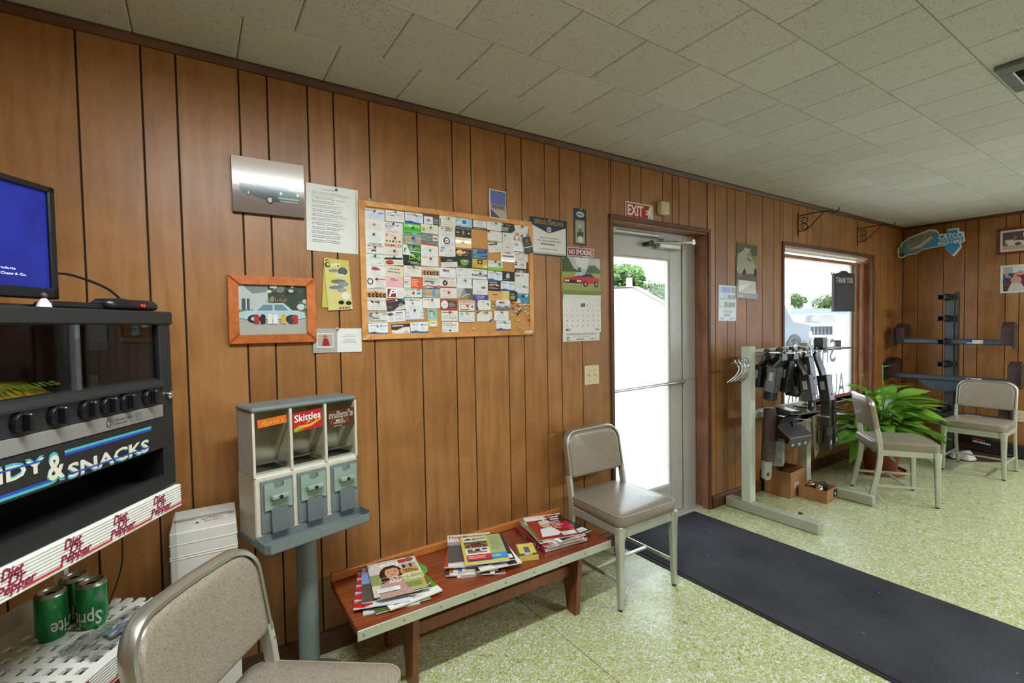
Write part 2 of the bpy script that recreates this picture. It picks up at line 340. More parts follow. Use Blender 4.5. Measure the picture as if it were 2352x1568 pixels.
# ------------------------------------------------------------------ lettering and flat print
_gc = {}
def glyphs(s, bold=0.0):
    key = (s, bold)
    if key not in _gc:
        cu = bpy.data.curves.new('lettering', 'FONT'); cu.body = s; cu.resolution_u = 2; cu.offset = bold; cu.fill_mode = 'FRONT'
        ob = bpy.data.objects.new('lettering', cu); me = bpy.data.meshes.new_from_object(ob)
        vs = [(v.co.x, v.co.y) for v in me.vertices]; fs = [tuple(p.vertices) for p in me.polygons]
        bpy.data.objects.remove(ob); bpy.data.curves.remove(cu); bpy.data.meshes.remove(me)
        x0 = min((v[0] for v in vs), default=0); x1 = max((v[0] for v in vs), default=1); y0 = min((v[1] for v in vs), default=0); y1 = max((v[1] for v in vs), default=1)
        _gc[key] = (vs, fs, (x0, y0, x1, y1))
    return _gc[key]
def textfit(s, x0, y0, x1, y1, bold=0.0, shear=0.0):
    """letters stretched to fill a rectangle"""
    vs, fs, _ = glyphs(s, bold*.55); b = glyphs(s, 0.0)[2]; sx = (x1-x0)/max(1e-6, b[2]-b[0]); sy = (y1-y0)/max(1e-6, b[3]-b[1])
    return [(x0+(v[0]-b[0])*sx+shear*(v[1]-b[1])*sy, y0+(v[1]-b[1])*sy) for v in vs], fs

class Art:
    """flat print in a w x h rectangle, coordinates 0..1 from the lower left"""
    def __init__(s, w, h, base='efece4'): s.w = w; s.h = h; s.ops = []; s.base = base
    def poly(s, pts, c): s.ops.append((pts, [tuple(range(len(pts)))], lin(c))); return s
    def rect(s, x0, y0, x1, y1, c): return s.poly([(x0, y0), (x1, y0), (x1, y1), (x0, y1)], c)
    def ell(s, cx, cy, rx, ry, c, n=16): return s.poly([(cx+rx*math.cos(2*math.pi*k/n), cy+ry*math.sin(2*math.pi*k/n)) for k in range(n)], c)
    def ring(s, cx, cy, rx, ry, t, c, n=16):
        for k in range(n):
            a, b = 2*math.pi*k/n, 2*math.pi*(k+1)/n; q = 1-t
            s.ops.append(([(cx+rx*math.cos(a), cy+ry*math.sin(a)), (cx+rx*math.cos(b), cy+ry*math.sin(b)), (cx+rx*q*math.cos(b), cy+ry*q*math.sin(b)), (cx+rx*q*math.cos(a), cy+ry*q*math.sin(a))], [(0, 1, 2, 3)], lin(c)))
        return s
    def text(s, t, x0, y0, x1, y1, c, bold=0.0, shear=0.0):
        v, f = textfit(t, x0, y0, x1, y1, bold, shear); s.ops.append((v, f, lin(c))); return s
    def lines(s, x0, y0, x1, y1, n, c, seed=1, t=.35, center=False):
        """print too small to read: broken strokes"""
        rnd = random.Random(seed); V = []; F = []; dy = (y1-y0)/n
        for i in range(n):
            y = y1-dy*(i+.5); L = (x1-x0)*rnd.uniform(.55, 1); x = (x0+x1-L)/2 if center else x0; e = x+L
            while x < e-.01:
                wv = min(e-x, (x1-x0)*rnd.uniform(.06, .16)); b = len(V); V += [(x, y-dy*t/2), (x+wv, y-dy*t/2), (x+wv, y+dy*t/2), (x, y+dy*t/2)]; F.append((b, b+1, b+2, b+3)); x += wv+(x1-x0)*.018
        s.ops.append((V, F, lin(c))); return s
    def car(s, x, y, w, h, c, roof=None, wheel='222222', glass='3a4a55', hub='c8c8c8'):
        """a car seen from the side"""
        P = lambda a, b: (x+a*w, y+b*h)
        s.poly([P(.2, .55), P(.33, .95), P(.66, .98), P(.8, .58)], roof or c)
        s.poly([P(.26, .58), P(.36, .88), P(.49, .88), P(.49, .58)], glass); s.poly([P(.52, .58), P(.52, .88), P(.64, .9), P(.73, .6)], glass)
        s.poly([P(0, .22), P(.01, .5), P(.12, .58), P(.85, .6), P(.98, .5), P(1, .22), P(.9, .16), P(.1, .16)], c)
        for a in (.22, .78): s.ell(*P(a, .18), .095*w, .2*h, wheel, 14); s.ell(*P(a, .18), .05*w, .1*h, hub, 10)
        return s
    def car34(s, x, y, w, h, c, dark, chrome='b8bcbc', wheel='1c1c1c'):
        """a car seen three-quarter from the front, front end to the left"""
        P = lambda a, b: (x+a*w, y+b*h)
        s.poly([P(.3, .62), P(.45, .9), P(.75, .92), P(.85, .66)], dark)
        s.poly([P(0, .35), P(.03, .58), P(.3, .68), P(.88, .68), P(1, .58), P(.98, .36), P(.6, .2), P(.05, .22)], c)
        s.poly([P(.02, .34), P(.04, .5), P(.5, .44), P(.48, .26), P(.06, .24)], dark)
        for a in (.07, .13, .39, .45): s.ell(*P(a, .41), .03*w, .07*h, 'e0e0d8', 10)
        s.rect(*P(.02, .2), *P(.5, .25), chrome)
        for a in (.6, .9): s.ell(*P(a, .24), .06*w, .19*h, wheel, 14); s.ell(*P(a, .24), .03*w, .1*h, 'a8a8a8', 10)
        return s
    def mb(s, thick=.0006, flat=False, bend=None, edge=None):
        m = MB(); w, h = s.w, s.h; lay = .00009; bend = bend or (lambda u, v: 0.0)
        def P(u, v, o): return ((u-.5)*w, (v-.5)*h, o+bend(u, v)) if flat else ((u-.5)*w, -(o+bend(u, v)), (v-.5)*h)
        nu = 8; ec = lin(edge or s.base)
        g = [(i/nu, j/nu) for j in range(nu+1) for i in range(nu+1)]; K = (nu+1)**2
        top = [(j*(nu+1)+i, j*(nu+1)+i+1, (j+1)*(nu+1)+i+1, (j+1)*(nu+1)+i) for j in range(nu) for i in range(nu)]
        m.add([P(u, v, thick) for u, v in g], top, lin(s.base))
        m.add([P(u, v, 0) for u, v in g], [f[::-1] for f in top], ec)
        rim = [(i, 0) for i in range(nu)]+[(nu, j) for j in range(nu)]+[(nu-i, nu) for i in range(nu)]+[(0, nu-j) for j in range(nu)]
        n = len(rim); m.add([P(a/nu, b/nu, 0) for a, b in rim]+[P(a/nu, b/nu, thick) for a, b in rim], [(i, (i+1) % n, n+(i+1) % n, n+i) for i in range(n)], ec)
        for k, (v, f, c) in enumerate(s.ops): m.add([P(a, b, thick+lay*(k+1)) for a, b in v], f, c)
        return m
    def build(s, name, material=None, parent=None, **k):
        m = s.mb(**k)
        me = bpy.data.meshes.new(name); me.from_pydata(m.v, [], m.f); me.update()
        at = me.color_attributes.new('Col', 'FLOAT_COLOR', 'CORNER'); buf = []
        for f, c in zip(m.f, m.c): buf += [c[0], c[1], c[2], 1.0]*len(f)
        at.data.foreach_set('color', buf); me.materials.append(material or PRINT)
        o = bpy.data.objects.new(name, me); COL.objects.link(o)
        if parent: o.parent = parent
        return o
def hang(o, x, z, y=-.008, rot=0.0):
    """on the long wall; rot is counter-clockwise degrees as one faces the wall"""
    o.location = (x, y, z); o.rotation_euler = (0, -R(rot), 0); return o
def letters(s, w, h, bold=0.0, shear=0.0, thick=.001, mirror=False, curve=None):
    """raised lettering centred on the origin in the x-z plane, facing -y"""
    v, f = textfit(s, -w/2, -h/2, w/2, h/2, bold, shear); m = MB()
    if mirror: v = [(-a, b) for a, b in v]
    n = len(v); m.add([(a, -thick, b) for a, b in v], f)
    return m

# ================================================================== THE ROOM
XL, XR, YF, ZC = -2.0, 6.86, -5.0, 2.44
D0, D1, DT = 2.175, 3.155, 2.045          # door opening
W0, W1, WB, WT = 4.215, 6.02, .60, 2.045  # window opening
# floor: sheet vinyl laid in strips with open joints
fl = struct('floor', MB().box(XL-.1, YF-.1, -.12, XR+.1, .12, -.004), GROOVE)
for a, b in ((XL, -.497), (-.495, 1.331), (1.3345, 3.2), (3.2015, 5.03), (5.031, XR)):
    MB().box(a, YF, -.01, b, .10, 0.0).build('floor_sheet', FLOORM, fl)
# ceiling: one-foot acoustic tiles in running bond, edges chamfered
ce = struct('ceiling', MB().box(XL-.1, YF-.1, ZC+.012, XR+.1, .15, ZC+.15), GROOVE)
TX, TY = .316, .311
def tile_mesh(w, h):
    m = MB(); g = .0012; c = .004
    o = [(-w/2+g, -h/2+g), (w/2-g, -h/2+g), (w/2-g, h/2-g), (-w/2+g, h/2-g)]
    i = [(-w/2+g+c, -h/2+g+c), (w/2-g-c, -h/2+g+c), (w/2-g-c, h/2-g-c), (-w/2+g+c, h/2-g-c)]
    m.loft([[(x, y, .014) for x, y in o], [(x, y, .003) for x, y in o], [(x, y, 0) for x, y in i]]); return m
tme = tile_mesh(TX, TY).mesh('ceiling_tile', TILE); rest = MB()
for k in range(17):
    y1 = -k*TY; y0 = max(y1-TY, YF); off = 1.59+(0 if k % 2 else TX/2); n0 = math.ceil((XL-off)/TX)-1; n1 = math.floor((XR-off)/TX)
    for n in range(n0, n1+1):
        a = max(off+n*TX, XL); b = min(off+(n+1)*TX, XR)
        if b-a < .02 or y1-y0 < .02: continue
        cx, cy = (a+b)/2, (y0+y1)/2
        v = Vector((cx, cy, ZC))-CAMPOS; d = v.dot(fw); seen = d > .05 and abs(v.dot(rt)/d) < 1.25 and v.dot(up)/d < 1.0
        if seen and k < 9:
            if b-a > TX-.001 and y1-y0 > TY-.001:
                o = bpy.data.objects.new('ceiling_tile', tme); COL.objects.link(o)
            else: o = tile_mesh(b-a, y1-y0).build('ceiling_tile', TILE)
            o.location = (cx, cy, ZC); o.parent = ce
        else:
            rest.M = Matrix.Translation((cx, cy, ZC)); rest.box(-(b-a)/2+.0012, -(y1-y0)/2+.0012, 0, (b-a)/2-.0012, (y1-y0)/2-.0012, .014)
r_ = rest.build('ceiling_tile_field', TILE, ce); r_['kind'] = 'stuff'

# long wall: grooved panelling in random-width boards
GX = [-.303, -.130, -.028, .172, .271, .422, .526, .678, .907, 1.089, 1.193, 1.402, 1.504, 1.662, 1.767, 1.926, 2.160, 2.345, 2.449, 2.660, 2.761, 2.832, 2.941, 3.149, 3.247, 3.398, 3.503, 3.659, 3.886, 4.063, 4.165, 4.374, 4.472, 4.623, 4.729, 4.879, 5.103, 5.276, 5.379, 5.577, 5.665, 5.86, 6.064, 6.265, 6.39, 6.537, 6.70]
SEQ = [.228, .153, .104, .150, .099, .201, .101, .174]
x = GX[0]; k = 0
while x > XL+.05: x -= SEQ[k % 8]; k += 1; GX.insert(0, max(x, XL))
GX = [g for g in GX if g > XL+.02]; EDG = [XL]+GX+[XR]
def wall_mb(rects, y0, y1):
    m = MB()
    for a, b, c, d in rects: m.box(a, y0, c, b, y1, d)
    return m
wall = struct('wall_back', wall_mb([(XL-.1, D0, -.1, ZC+.1), (D0, D1, DT, ZC+.1), (D1, W0, -.1, ZC+.1), (W0, W1, WT, ZC+.1), (W0, W1, -.1, WB), (W1, XR+.1, -.1, ZC+.1)], .0035, .15), GROOVE)
def board(name, par, a, b, z0, z1, axis='x', pos=0.0, th=.006, g=.0028, m=None):
    mb = MB()
    if axis == 'x': mb.loft([[(a+g, pos+.004, z0), (b-g, pos+.004, z0), (b-g, pos+.004, z1), (a+g, pos+.004, z1)], [(a+g, pos-.001, z0), (b-g, pos-.001, z0), (b-g, pos-.001, z1), (a+g, pos-.001, z1)], [(a+g+.0015, pos-.0025, z0), (b-g-.0015, pos-.0025, z0), (b-g-.0015, pos-.0025, z1), (a+g+.0015, pos-.0025, z1)]])
    else: mb.loft([[(pos+.004, a+g, z0), (pos+.004, b-g, z0), (pos+.004, b-g, z1), (pos+.004, a+g, z1)], [(pos-.001, a+g, z0), (pos-.001, b-g, z0), (pos-.001, b-g, z1), (pos-.001, a+g, z1)], [(pos-.0025, a+g+.0015, z0), (pos-.0025, b-g-.0015, z0), (pos-.0025, b-g-.0015, z1), (pos-.0025, a+g+.0015, z1)]])
    return mb.build(name, m or PANEL, par)
for i in range(len(EDG)-1):
    cuts = sorted([EDG[i], EDG[i+1]]+[q for q in (D0, D1, W0, W1) if EDG[i] < q < EDG[i+1]])
    for a, b in zip(cuts, cuts[1:]):
        if b-a < .012: continue
        c = (a+b)/2
        if D0 < c < D1: segs = [(DT, ZC)]
        elif W0 < c < W1: segs = [(0, WB), (WT, ZC)]
        elif 1.70 < c < 2.175: segs = [(0, .775), (.777, ZC)]
        else: segs = [(0, ZC)]
        for z0, z1 in segs: board('wall_panel', wall, a, b, z0, z1)
# far wall
wr = struct('wall_right', wall_mb([], 0, 0).box(XR+.0035, -1.75, -.1, XR+.15, .15, ZC+.1).box(XR+.0035, YF-.1, -.1, XR+.15, -4.3, ZC+.1).box(XR+.0035, -4.3, 2.1, XR+.15, -1.75, ZC+.1).box(XR+.0035, -4.3, -.1, XR+.15, -1.75, .45), GROOVE)
GY = [0, -.137, -.362, -.537, -.642, -.847, -.945, -1.10, -1.20, -1.35, -1.58, -1.75]
for b, a in zip(GY, GY[1:]): board('wall_panel', wr, a, b, 0, ZC, 'y', XR)
y = -4.3
for wd in (.2, .1, .21, .1, .09): board('wall_panel', wr, y-wd, y, 0, ZC, 'y', XR); y -= wd
wl = struct('wall_left', MB().box(XL-.1, YF-.1, -.1, XL, .15, ZC+.1), PANEL)
wf = struct('wall_front', MB().box(XL-.1, YF-.1, -.1, XR+.15, YF, ZC+.1), PANEL)
# side window of the far wall (unseen, added beyond the picture's edge to bring daylight to that end)
w2 = struct('window_2', MB().box(XR+.02, -4.3, .45, XR+.10, -4.24, 2.1).box(XR+.02, -1.81, .45, XR+.10, -1.75, 2.1).box(XR+.02, -4.3, 2.04, XR+.10, -1.75, 2.1).box(XR+.02, -4.3, .45, XR+.10, -1.75, .51).box(XR+.03, -3.05, .51, XR+.09, -2.99, 2.04), DOORALU)
box('window_pane', GLASS, w2, (XR+.055, -4.24, .51), (XR+.061, -1.81, 2.04))
# trims
struct('trim_1', MB().prism([(0, 2.408), (0, 2.44), (-.022, 2.44), (-.024, 2.43), (-.016, 2.416), (-.012, 2.408)], XL, XR, 'x'), TRIMW)
struct('trim_2', MB().prism([(XR, 2.408), (XR, 2.44), (XR-.022, 2.44), (XR-.024, 2.43), (XR-.016, 2.416), (XR-.012, 2.408)], YF, 0), TRIMW) if False else struct('trim_2', MB().box(XR-.022, YF, 2.412, XR, 0, 2.44, .004), TRIMW)
struct('trim_3', MB().box(XR-.016, -.016, 0, XR-.002, -.002, 2.41, .003), TRIMW)
bbm = MB(); prof = [(0, 0), (-.016, 0), (-.016, .075), (-.010, .09), (0, .095)]
b1 = struct('baseboard_back', MB().prism(prof, XL, 2.15, 'x').prism(prof, 3.19, XR, 'x'), TRIMW)
struct('baseboard_right', MB().box(XR-.016, -4.4, 0, XR, 0, .09, .003), TRIMW)

# ------------------------------------------------------------------ door
door = thing('door_1', None, None); door['kind'] = 'structure'
for nm, a, b in (('casing', (D0-.022, -.016, 0), (D0+.008, .0, DT+.03)), ('casing', (D1-.008, -.016, 0), (D1+.022, .0, DT+.03)), ('casing', (D0-.022, -.017, DT), (D1+.022, .0, DT+.03))): box(nm, JAMBW if False else TRIMW, door, a, b, .004)
box('jamb_lining', JAMBW, door, (D1-.006, -.002, 0), (D1+.004, .15, DT)); box('jamb_lining', JAMBW, door, (D0-.004, -.002, 0), (D0+.006, .15, DT)); box('jamb_lining', JAMBW, door, (D0, -.002, DT-.006), (D1, .15, DT+.004))
fr = MB().box(3.0, .10, 0, D1-.008, .15, DT-.006, .003).box(3.0-.014, .125, 0, 3.0, .15, 2.0).box(D0+.006, .10, 0, D0+.03, .15, DT-.006, .003).box(D0+.03, .10, 1.99, 3.0, .15, DT-.006, .003)
fr.build('door_frame', DOORALU, door)
box('threshold', DOORALU, door, (D0, .04, 0), (D1, .16, .012), .003)
lf = MB().box(2.205, .105, .015, 2.29, .145, 1.985, .003).box(2.862, .105, .015, 2.993, .145, 1.985, .003).box(2.29, .105, .015, 2.862, .145, .215, .003).box(2.29, .105, 1.85, 2.862, .145, 1.985, .003)
leaf = lf.build('door_leaf', DOORALU, door)
st = MB()
for a, b in (((2.29, .115, .215), (2.30, .135, 1.85)), ((2.848, .112, .215), (2.862, .138, 1.85)), ((2.29, .115, .215), (2.862, .135, .226)), ((2.29, .115, 1.84), (2.862, .135, 1.85))): st.box(*a, *b)
st.build('glazing_bead', WHTP, leaf); box('glass_pane', GLASS, leaf, (2.295, .122, .22), (2.855, .128, 1.845))
pb = MB().cyl((2.22, .075, .955), (2.985, .075, .965), .011).cyl((2.23, .075, .955), (2.23, .11, .955), .009).cyl((2.978, .075, .965), (2.978, .11, .965), .014)
pb.build('push_bar', CHROME, door, smooth=40)
cl = MB().box(2.70, .055, 1.915, 2.93, .105, 1.965, .006).cyl((2.78, .08, 1.965), (2.78, .08, 1.985), .014)
cl.build('door_closer', ALUD, door, smooth=40)
MB().tube([(2.78, .06, 1.975), (2.98, .0, 1.968), (3.0, -.002, 1.965)], 0, sq=(.006, .02, (0, 0, 1))).tube([(2.99, .0, 1.962), (2.62, .06, 1.945)], 0, sq=(.012, .018, (0, 0, 1))).cyl((2.99, .0, 1.95), (2.99, .0, 1.985), .014).box(2.985, .0, 1.955, 3.02, .1, 1.975).build('closer_arm', CHROME, door, smooth=40)
MB().cyl((2.62, .06, 1.93), (2.62, .06, 1.96), .014).box(2.58, .05, 1.925, 2.63, .105, 1.95, .003).build('closer_bracket', BLKP, door, smooth=40)
MB().cyl((2.24, .075, 2.0), (2.70, .075, 2.0), .012).build('holder_tube', ALUD, door, smooth=40)
MB().box(2.21, .06, 1.985, 2.29, .10, 2.02, .004).build('tube_end_cap', IVORY, door)

# ------------------------------------------------------------------ window
win = thing('window_1', None, None); win['kind'] = 'structure'
for a, b in (((W0-.026, -.014, WB-.03), (W0+.006, 0, WT+.028)), ((W1-.006, -.014, WB-.03), (W1+.03, 0, WT+.028)), ((W0-.026, -.015, WT), (W1+.03, 0, WT+.028)), ((W0-.026, -.03, WB-.028), (W1+.03, .15, WB))): box('casing', TRIMW, win, a, b, .004)
box('reveal', JAMBW, win, (W1-.004, -.002, WB), (W1+.004, .15, WT)); box('reveal', JAMBW, win, (W0-.004, -.002, WB), (W0+.004, .15, WT)); box('reveal', JAMBW, win, (W0, -.002, WT-.004), (W1, .15, WT+.004))
MB().box(W0+.01, .035, WT-.018, W1-.02, .05, WT-.006).box(W0+.01, .06, WT-.04, W1-.03, .072, WT-.02).build('blind_track', WHTP, win)
for a, b in (((W0+.004, .085, 1.965), (W1-.004, .15, WT-.05)), ((5.85, .085, WB), (5.90, .15, 1.97)), ((5.90, .05, WB), (5.955, .15, WT-.04)), ((5.955, .075, WB), (W1-.004, .15, WT-.04)), ((W0+.004, .085, WB), (W0+.03, .15, 1.97)), ((W0, .085, WB), (W1, .15, WB+.035))): box('sash_rail', JAMBW, win, a, b, .004)
box('glass_stop', DOORALU, win, (5.815, .115, WB+.035), (5.85, .135, 1.965)); box('glass_pane', GLASS, win, (W0+.02, .122, WB+.03), (5.85, .128, 1.97))
for ch, xc, zc, w_, h_ in [('S', 5.415, 1.085, .135, .235), ('H', 5.26, 1.085, .125, .235), ('E', 5.105, 1.085, .11, .235), ('W', 4.94, 1.085, .17, .235), ('M', 4.76, 1.085, .15, .235), ('A', 4.60, 1.085, .15, .235), ('K', 4.45, 1.085, .13, .235),
                           ('A', 5.61, .725, .15, .235), ('U', 5.45, .725, .125, .235), ('T', 5.30, .725, .125, .235), ('O', 5.14, .725, .135, .235), ('P', 4.88, .725, .11, .235), ('A', 4.73, .725, .15, .235), ('R', 4.57, .725, .12, .235), ('T', 4.42, .725, .125, .235)]:
    o = letters(ch, w_, h_, .012, mirror=True, thick=0).build('window_letter', LETTER, win); o.location = (xc, .1195, zc)

# ------------------------------------------------------------------ lamps: unseen ceiling fluorescents; the one by the side window is added to brighten that end
def fluor(x, y, lab, pw, rz=0):
    t = thing('fluorescent_fixture', lab, 'ceiling lamp', (x, y, ZC), (0, 0, rz), 'fluorescent ceiling lamps')
    MB().box(-.62, -.075, -.03, .62, .075, 0, .004).build('housing', WHTP, t)
    MB().prism([(-.06, -.03), (.06, -.03), (.05, -.06), (.025, -.075), (-.025, -.075), (-.05, -.06)], -.60, .60, 'x').build('diffuser', LAMPW, t, 50)
    a = bpy.data.lights.new('tube_light', 'AREA'); a.shape = 'RECTANGLE'; a.size = 1.15; a.size_y = .09; a.energy = pw; a.color = (.86, .95, 1.0)
    o = bpy.data.objects.new('tube_light', a); COL.objects.link(o); o.parent = t; o.location = (0, 0, -.08)
fluor(.35, -1.38, 'wrap-around fluorescent ceiling lamp facing the cork board wall', 34); fluor(3.2, -3.3, 'wrap-around fluorescent ceiling lamp in line with the floor mat', 46); fluor(5.7, -3.0, 'added wrap-around fluorescent ceiling lamp brightening the side window end', 46)
for nm, loc, rot, sx, sy in (('portal', (2.57, .2, 1.0), (R(-90), 0, 0), .9, 2.0), ('portal', (5.1, .2, 1.3), (R(-90), 0, 0), 1.8, 1.5), ('portal', (XR+.2, -3.02, 1.27), (0, R(90), 0), 1.7, 2.6)):
    a = bpy.data.lights.new(nm, 'AREA'); a.shape = 'RECTANGLE'; a.size = sx; a.size_y = sy; a.cycles.is_portal = True
    o = bpy.data.objects.new(nm, a); COL.objects.link(o); o.location = loc; o.rotation_euler = rot

# ceiling register
vt = thing('ceiling_vent', 'grey metal ceiling register with black louvres set among the tiles', 'vent', (0, 0, 0))
vm = MB()
for a, b in (((2.82, -2.15), (2.90, -1.575)), ((3.09, -2.15), (3.17, -1.575)), ((2.90, -1.62), (3.09, -1.575)), ((2.90, -2.15), (3.09, -2.105))): vm.box(a[0], a[1], ZC-.022, b[0], b[1], ZC-.001, b=.004)
vm.build('frame', GREYP, vt); box('duct', BLKI, vt, (2.89, -2.11, ZC-.003), (3.10, -1.61, ZC-.001))
for i in range(12):
    MB().box(2.901+i*.016, -2.105, ZC-.018, 2.905+i*.016, -1.62, ZC-.003).build('louvre', BLKM if i < 6 else GREYD, vt)
MB().lathe([(.008, 0), (.008, .008), (.004, .012)], 10).build('screw_knob', CHROME, vt, 40, loc=(2.87, -1.68, ZC-.034))

# mat
mt = tag(MB().box(2.19, -3.6, .0005, 3.03, .03, .006, 0).build('floor_mat', RUBBER), 'long dark charcoal carpet runner leading in from the glass door', 'mat')
MB().box(2.208, -3.585, .004, 3.012, .02, .010, .002).build('carpet_pile', MATM, mt)

# ------------------------------------------------------------------ outside
gr = struct('ground_outside', MB().box(-8, .16, -.3, 160, 140, -.03), CONC)
def shed():
    t = thing('white_shed', 'white sided shed with a low gable roof outside the glass door', 'shed', (0, 0, 0))
    MB().prism([(9.9, -.03), (16.6, -.03), (16.6, .55), (11.15, 2.46), (9.2, 2.38), (5.5, 2.3), (5.5, -.03)], 8, 11).build('walls', SIDING, t)
    MB().add([(5.3, 7.8, 2.34), (9.2, 7.8, 2.42), (11.15, 7.8, 2.5), (16.8, 7.8, .52), (16.8, 11.2, .52), (11.15, 11.2, 2.5), (9.2, 11.2, 2.42), (5.3, 11.2, 2.34)], [(0, 1, 6, 7), (1, 2, 5, 6), (2, 3, 4, 5)]).build('roof', SIDING, t)
    MB().cyl((12.05, 9, 1.9), (12.05, 9, 2.9), .1, .1, 10).build('vent_pipe', SIDING, t)
shed()
def tree(x, y, h, r, lab, seed, trunk=.15, zc=None, n=1500, ls=.14, sq=1.0):
    t = thing('tree', lab, 'tree', (x, y, -.03), group='trees outside'); rnd = random.Random(seed)
    MB().cyl((0, 0, 0), (0, 0, h-r*.5), trunk, trunk*.5, 8).build('trunk', BARK, t)
    m = MB(); blobs = [(rnd.uniform(-.6, .6)*r, rnd.uniform(-.6, .6)*r, h-r*sq+rnd.uniform(-.5, .6)*r*sq, rnd.uniform(.35, .55)*r) for _ in range(12)]
    for i in range(n):
        b = rnd.choice(blobs); d = Vector((rnd.gauss(0, 1), rnd.gauss(0, 1), rnd.gauss(0, 1))).normalized(); p = Vector(b[:3])+d*b[3]*rnd.uniform(.75, 1.05)
        a = Vector((rnd.gauss(0, 1), rnd.gauss(0, 1), rnd.gauss(0, 1))).normalized(); c = a.orthogonal().normalized(); s = ls*rnd.uniform(.6, 1.3)
        m.add([p-a*s, p+c*s*.6, p+a*s, p-c*s*.6], [(0, 1, 2, 3)])
    o = m.build('foliage', FOLI, t); o['kind'] = 'stuff'
tree(19.4, 16.2, 4.7, 2.1, 'leafy tree rising behind the white shed ridge', 1, ls=.19, n=4500)
tree(23.4, 15.6, 4.5, 2.2, 'bushy tree beside the low end of the white shed', 2, ls=.19, n=4500)
tree(22.6, 21.4, 6.4, 2.0, 'thin sparse tree behind the white shed', 3, ls=.09, n=900)
tree(115, 54, 7.6, 2.1, 'round tree behind the blue-roofed building', 4, n=1400, ls=.3)
tree(131, 54, 6.9, 3.2, 'low broad tree behind the blue-roofed building', 5, n=1400, ls=.35, sq=.55)
tree(108.5, 56, 7.8, 2.0, 'tree beside the white post seen through the window', 6, n=1200, ls=.3)
bl = thing('store_building', 'long low white building with blue-grey roof across the street', 'building', (0, 0, 0))
box('walls', SIDING, bl, (72, 38, -.03), (135, 46, 2.45)); MB().prism([(37, 2.4), (46.5, 2.4), (46.5, 3.3), (37.4, 3.35)], 71.5, 135.5, 'x').build('roof', ROOFB, bl)
tag(MB().cyl((28.0, 12.0, -.03), (28.0, 12.0, 2.95), .2, .2, 10).build('lamp_post', SIDING), 'white post standing beside the dark pickup outside', 'post')
def wheel_mb(r, w): return MB().lathe([(r*.5, -w/2), (r*.95, -w/2), (r, -w*.35), (r, w*.35), (r*.95, w/2), (r*.5, w/2)], 22, axis='y')
def pickup():
    t = thing('pickup_truck', 'dark blue pickup truck parked outside the window', 'truck', (15.0, 5.8, -.03), (0, 0, R(0)))
    MB().prism([(-2.1, .5), (-2.1, 1.25), (-.6, 1.25), (-.35, 1.95), (.55, 1.98), (1.2, 1.38), (2.3, 1.26), (2.45, .6), (2.3, .45), (-2.0, .42)], 0, 1.9).build('body', CARP, t)
    MB().prism([(-.3, 1.32), (-.12, 1.85), (.5, 1.87), (1.02, 1.36)], -.012, 1.912).build('side_glass', MGLASS, t)
    for xx in (-1.35, 1.25):
        w = wheel_mb(.42, .28).build('wheel', RUBBER, t, 40); w.location = (xx, .1, .42); MB().lathe([(.2, -.16), (.24, -.15), (.24, -.1)], 16, axis='y').build('hub', ALU, w, 40)
        MB().lathe([(.46, -.02), (.52, -.02), (.52, .1), (.46, .1)], 22, axis='y').build('wheel_arch', BLKM, t, 40, loc=(xx, -.0, .46))
    box('bumper', CHROME, t, (2.3, -.02, .45), (2.55, 1.92, .68), .03); box('headlamp', WHTP, t, (2.2, -.01, .85), (2.42, .3, 1.05), .02)
pickup()
def suv():
    t = thing('sport_utility_car', 'white off-road car facing the window with a chrome grille', 'car', (25.2, 9.0, -.03), (0, 0, R(-66)))
    MB().prism([(-.9, .45), (-.9, 1.05), (-.78, 1.22), (.78, 1.22), (.9, 1.05), (.9, .45)], 0, 1.2).prism([(-.8, 1.2), (-.68, 1.75), (.68, 1.75), (.8, 1.2)], .9, 3.2).prism([(-.9, .45), (-.9, 1.2), (.9, 1.2), (.9, .45)], 1.0, 3.4).build('body', CARW, t)
    box('grille', CARP, t, (-.5, -.03, .72), (.5, .02, 1.12), .02)
    for k in range(6): box('grille_bar', CHROME, t, (-.42+k*.15, -.05, .75), (-.36+k*.15, -.02, 1.08))
    for s in (-1, 1):
        MB().lathe([(.12, 0), (.12, .05), (.05, .08)], 14, axis='y').build('headlamp', WHTP, t, 40, loc=(s*.68, -.06, .95))
        w = wheel_mb(.4, .26).build('wheel', RUBBER, t, 40); w.location = (s*.72, .45, .4); w.rotation_euler = (0, 0, R(90))
    box('bumper', ALUD, t, (-.92, -.14, .45), (.92, 0, .66), .02); MB().prism([(-.7, 1.28), (-.6, 1.68), (.6, 1.68), (.7, 1.28)], .885, .9).build('windscreen', MGLASS, t)
suv()

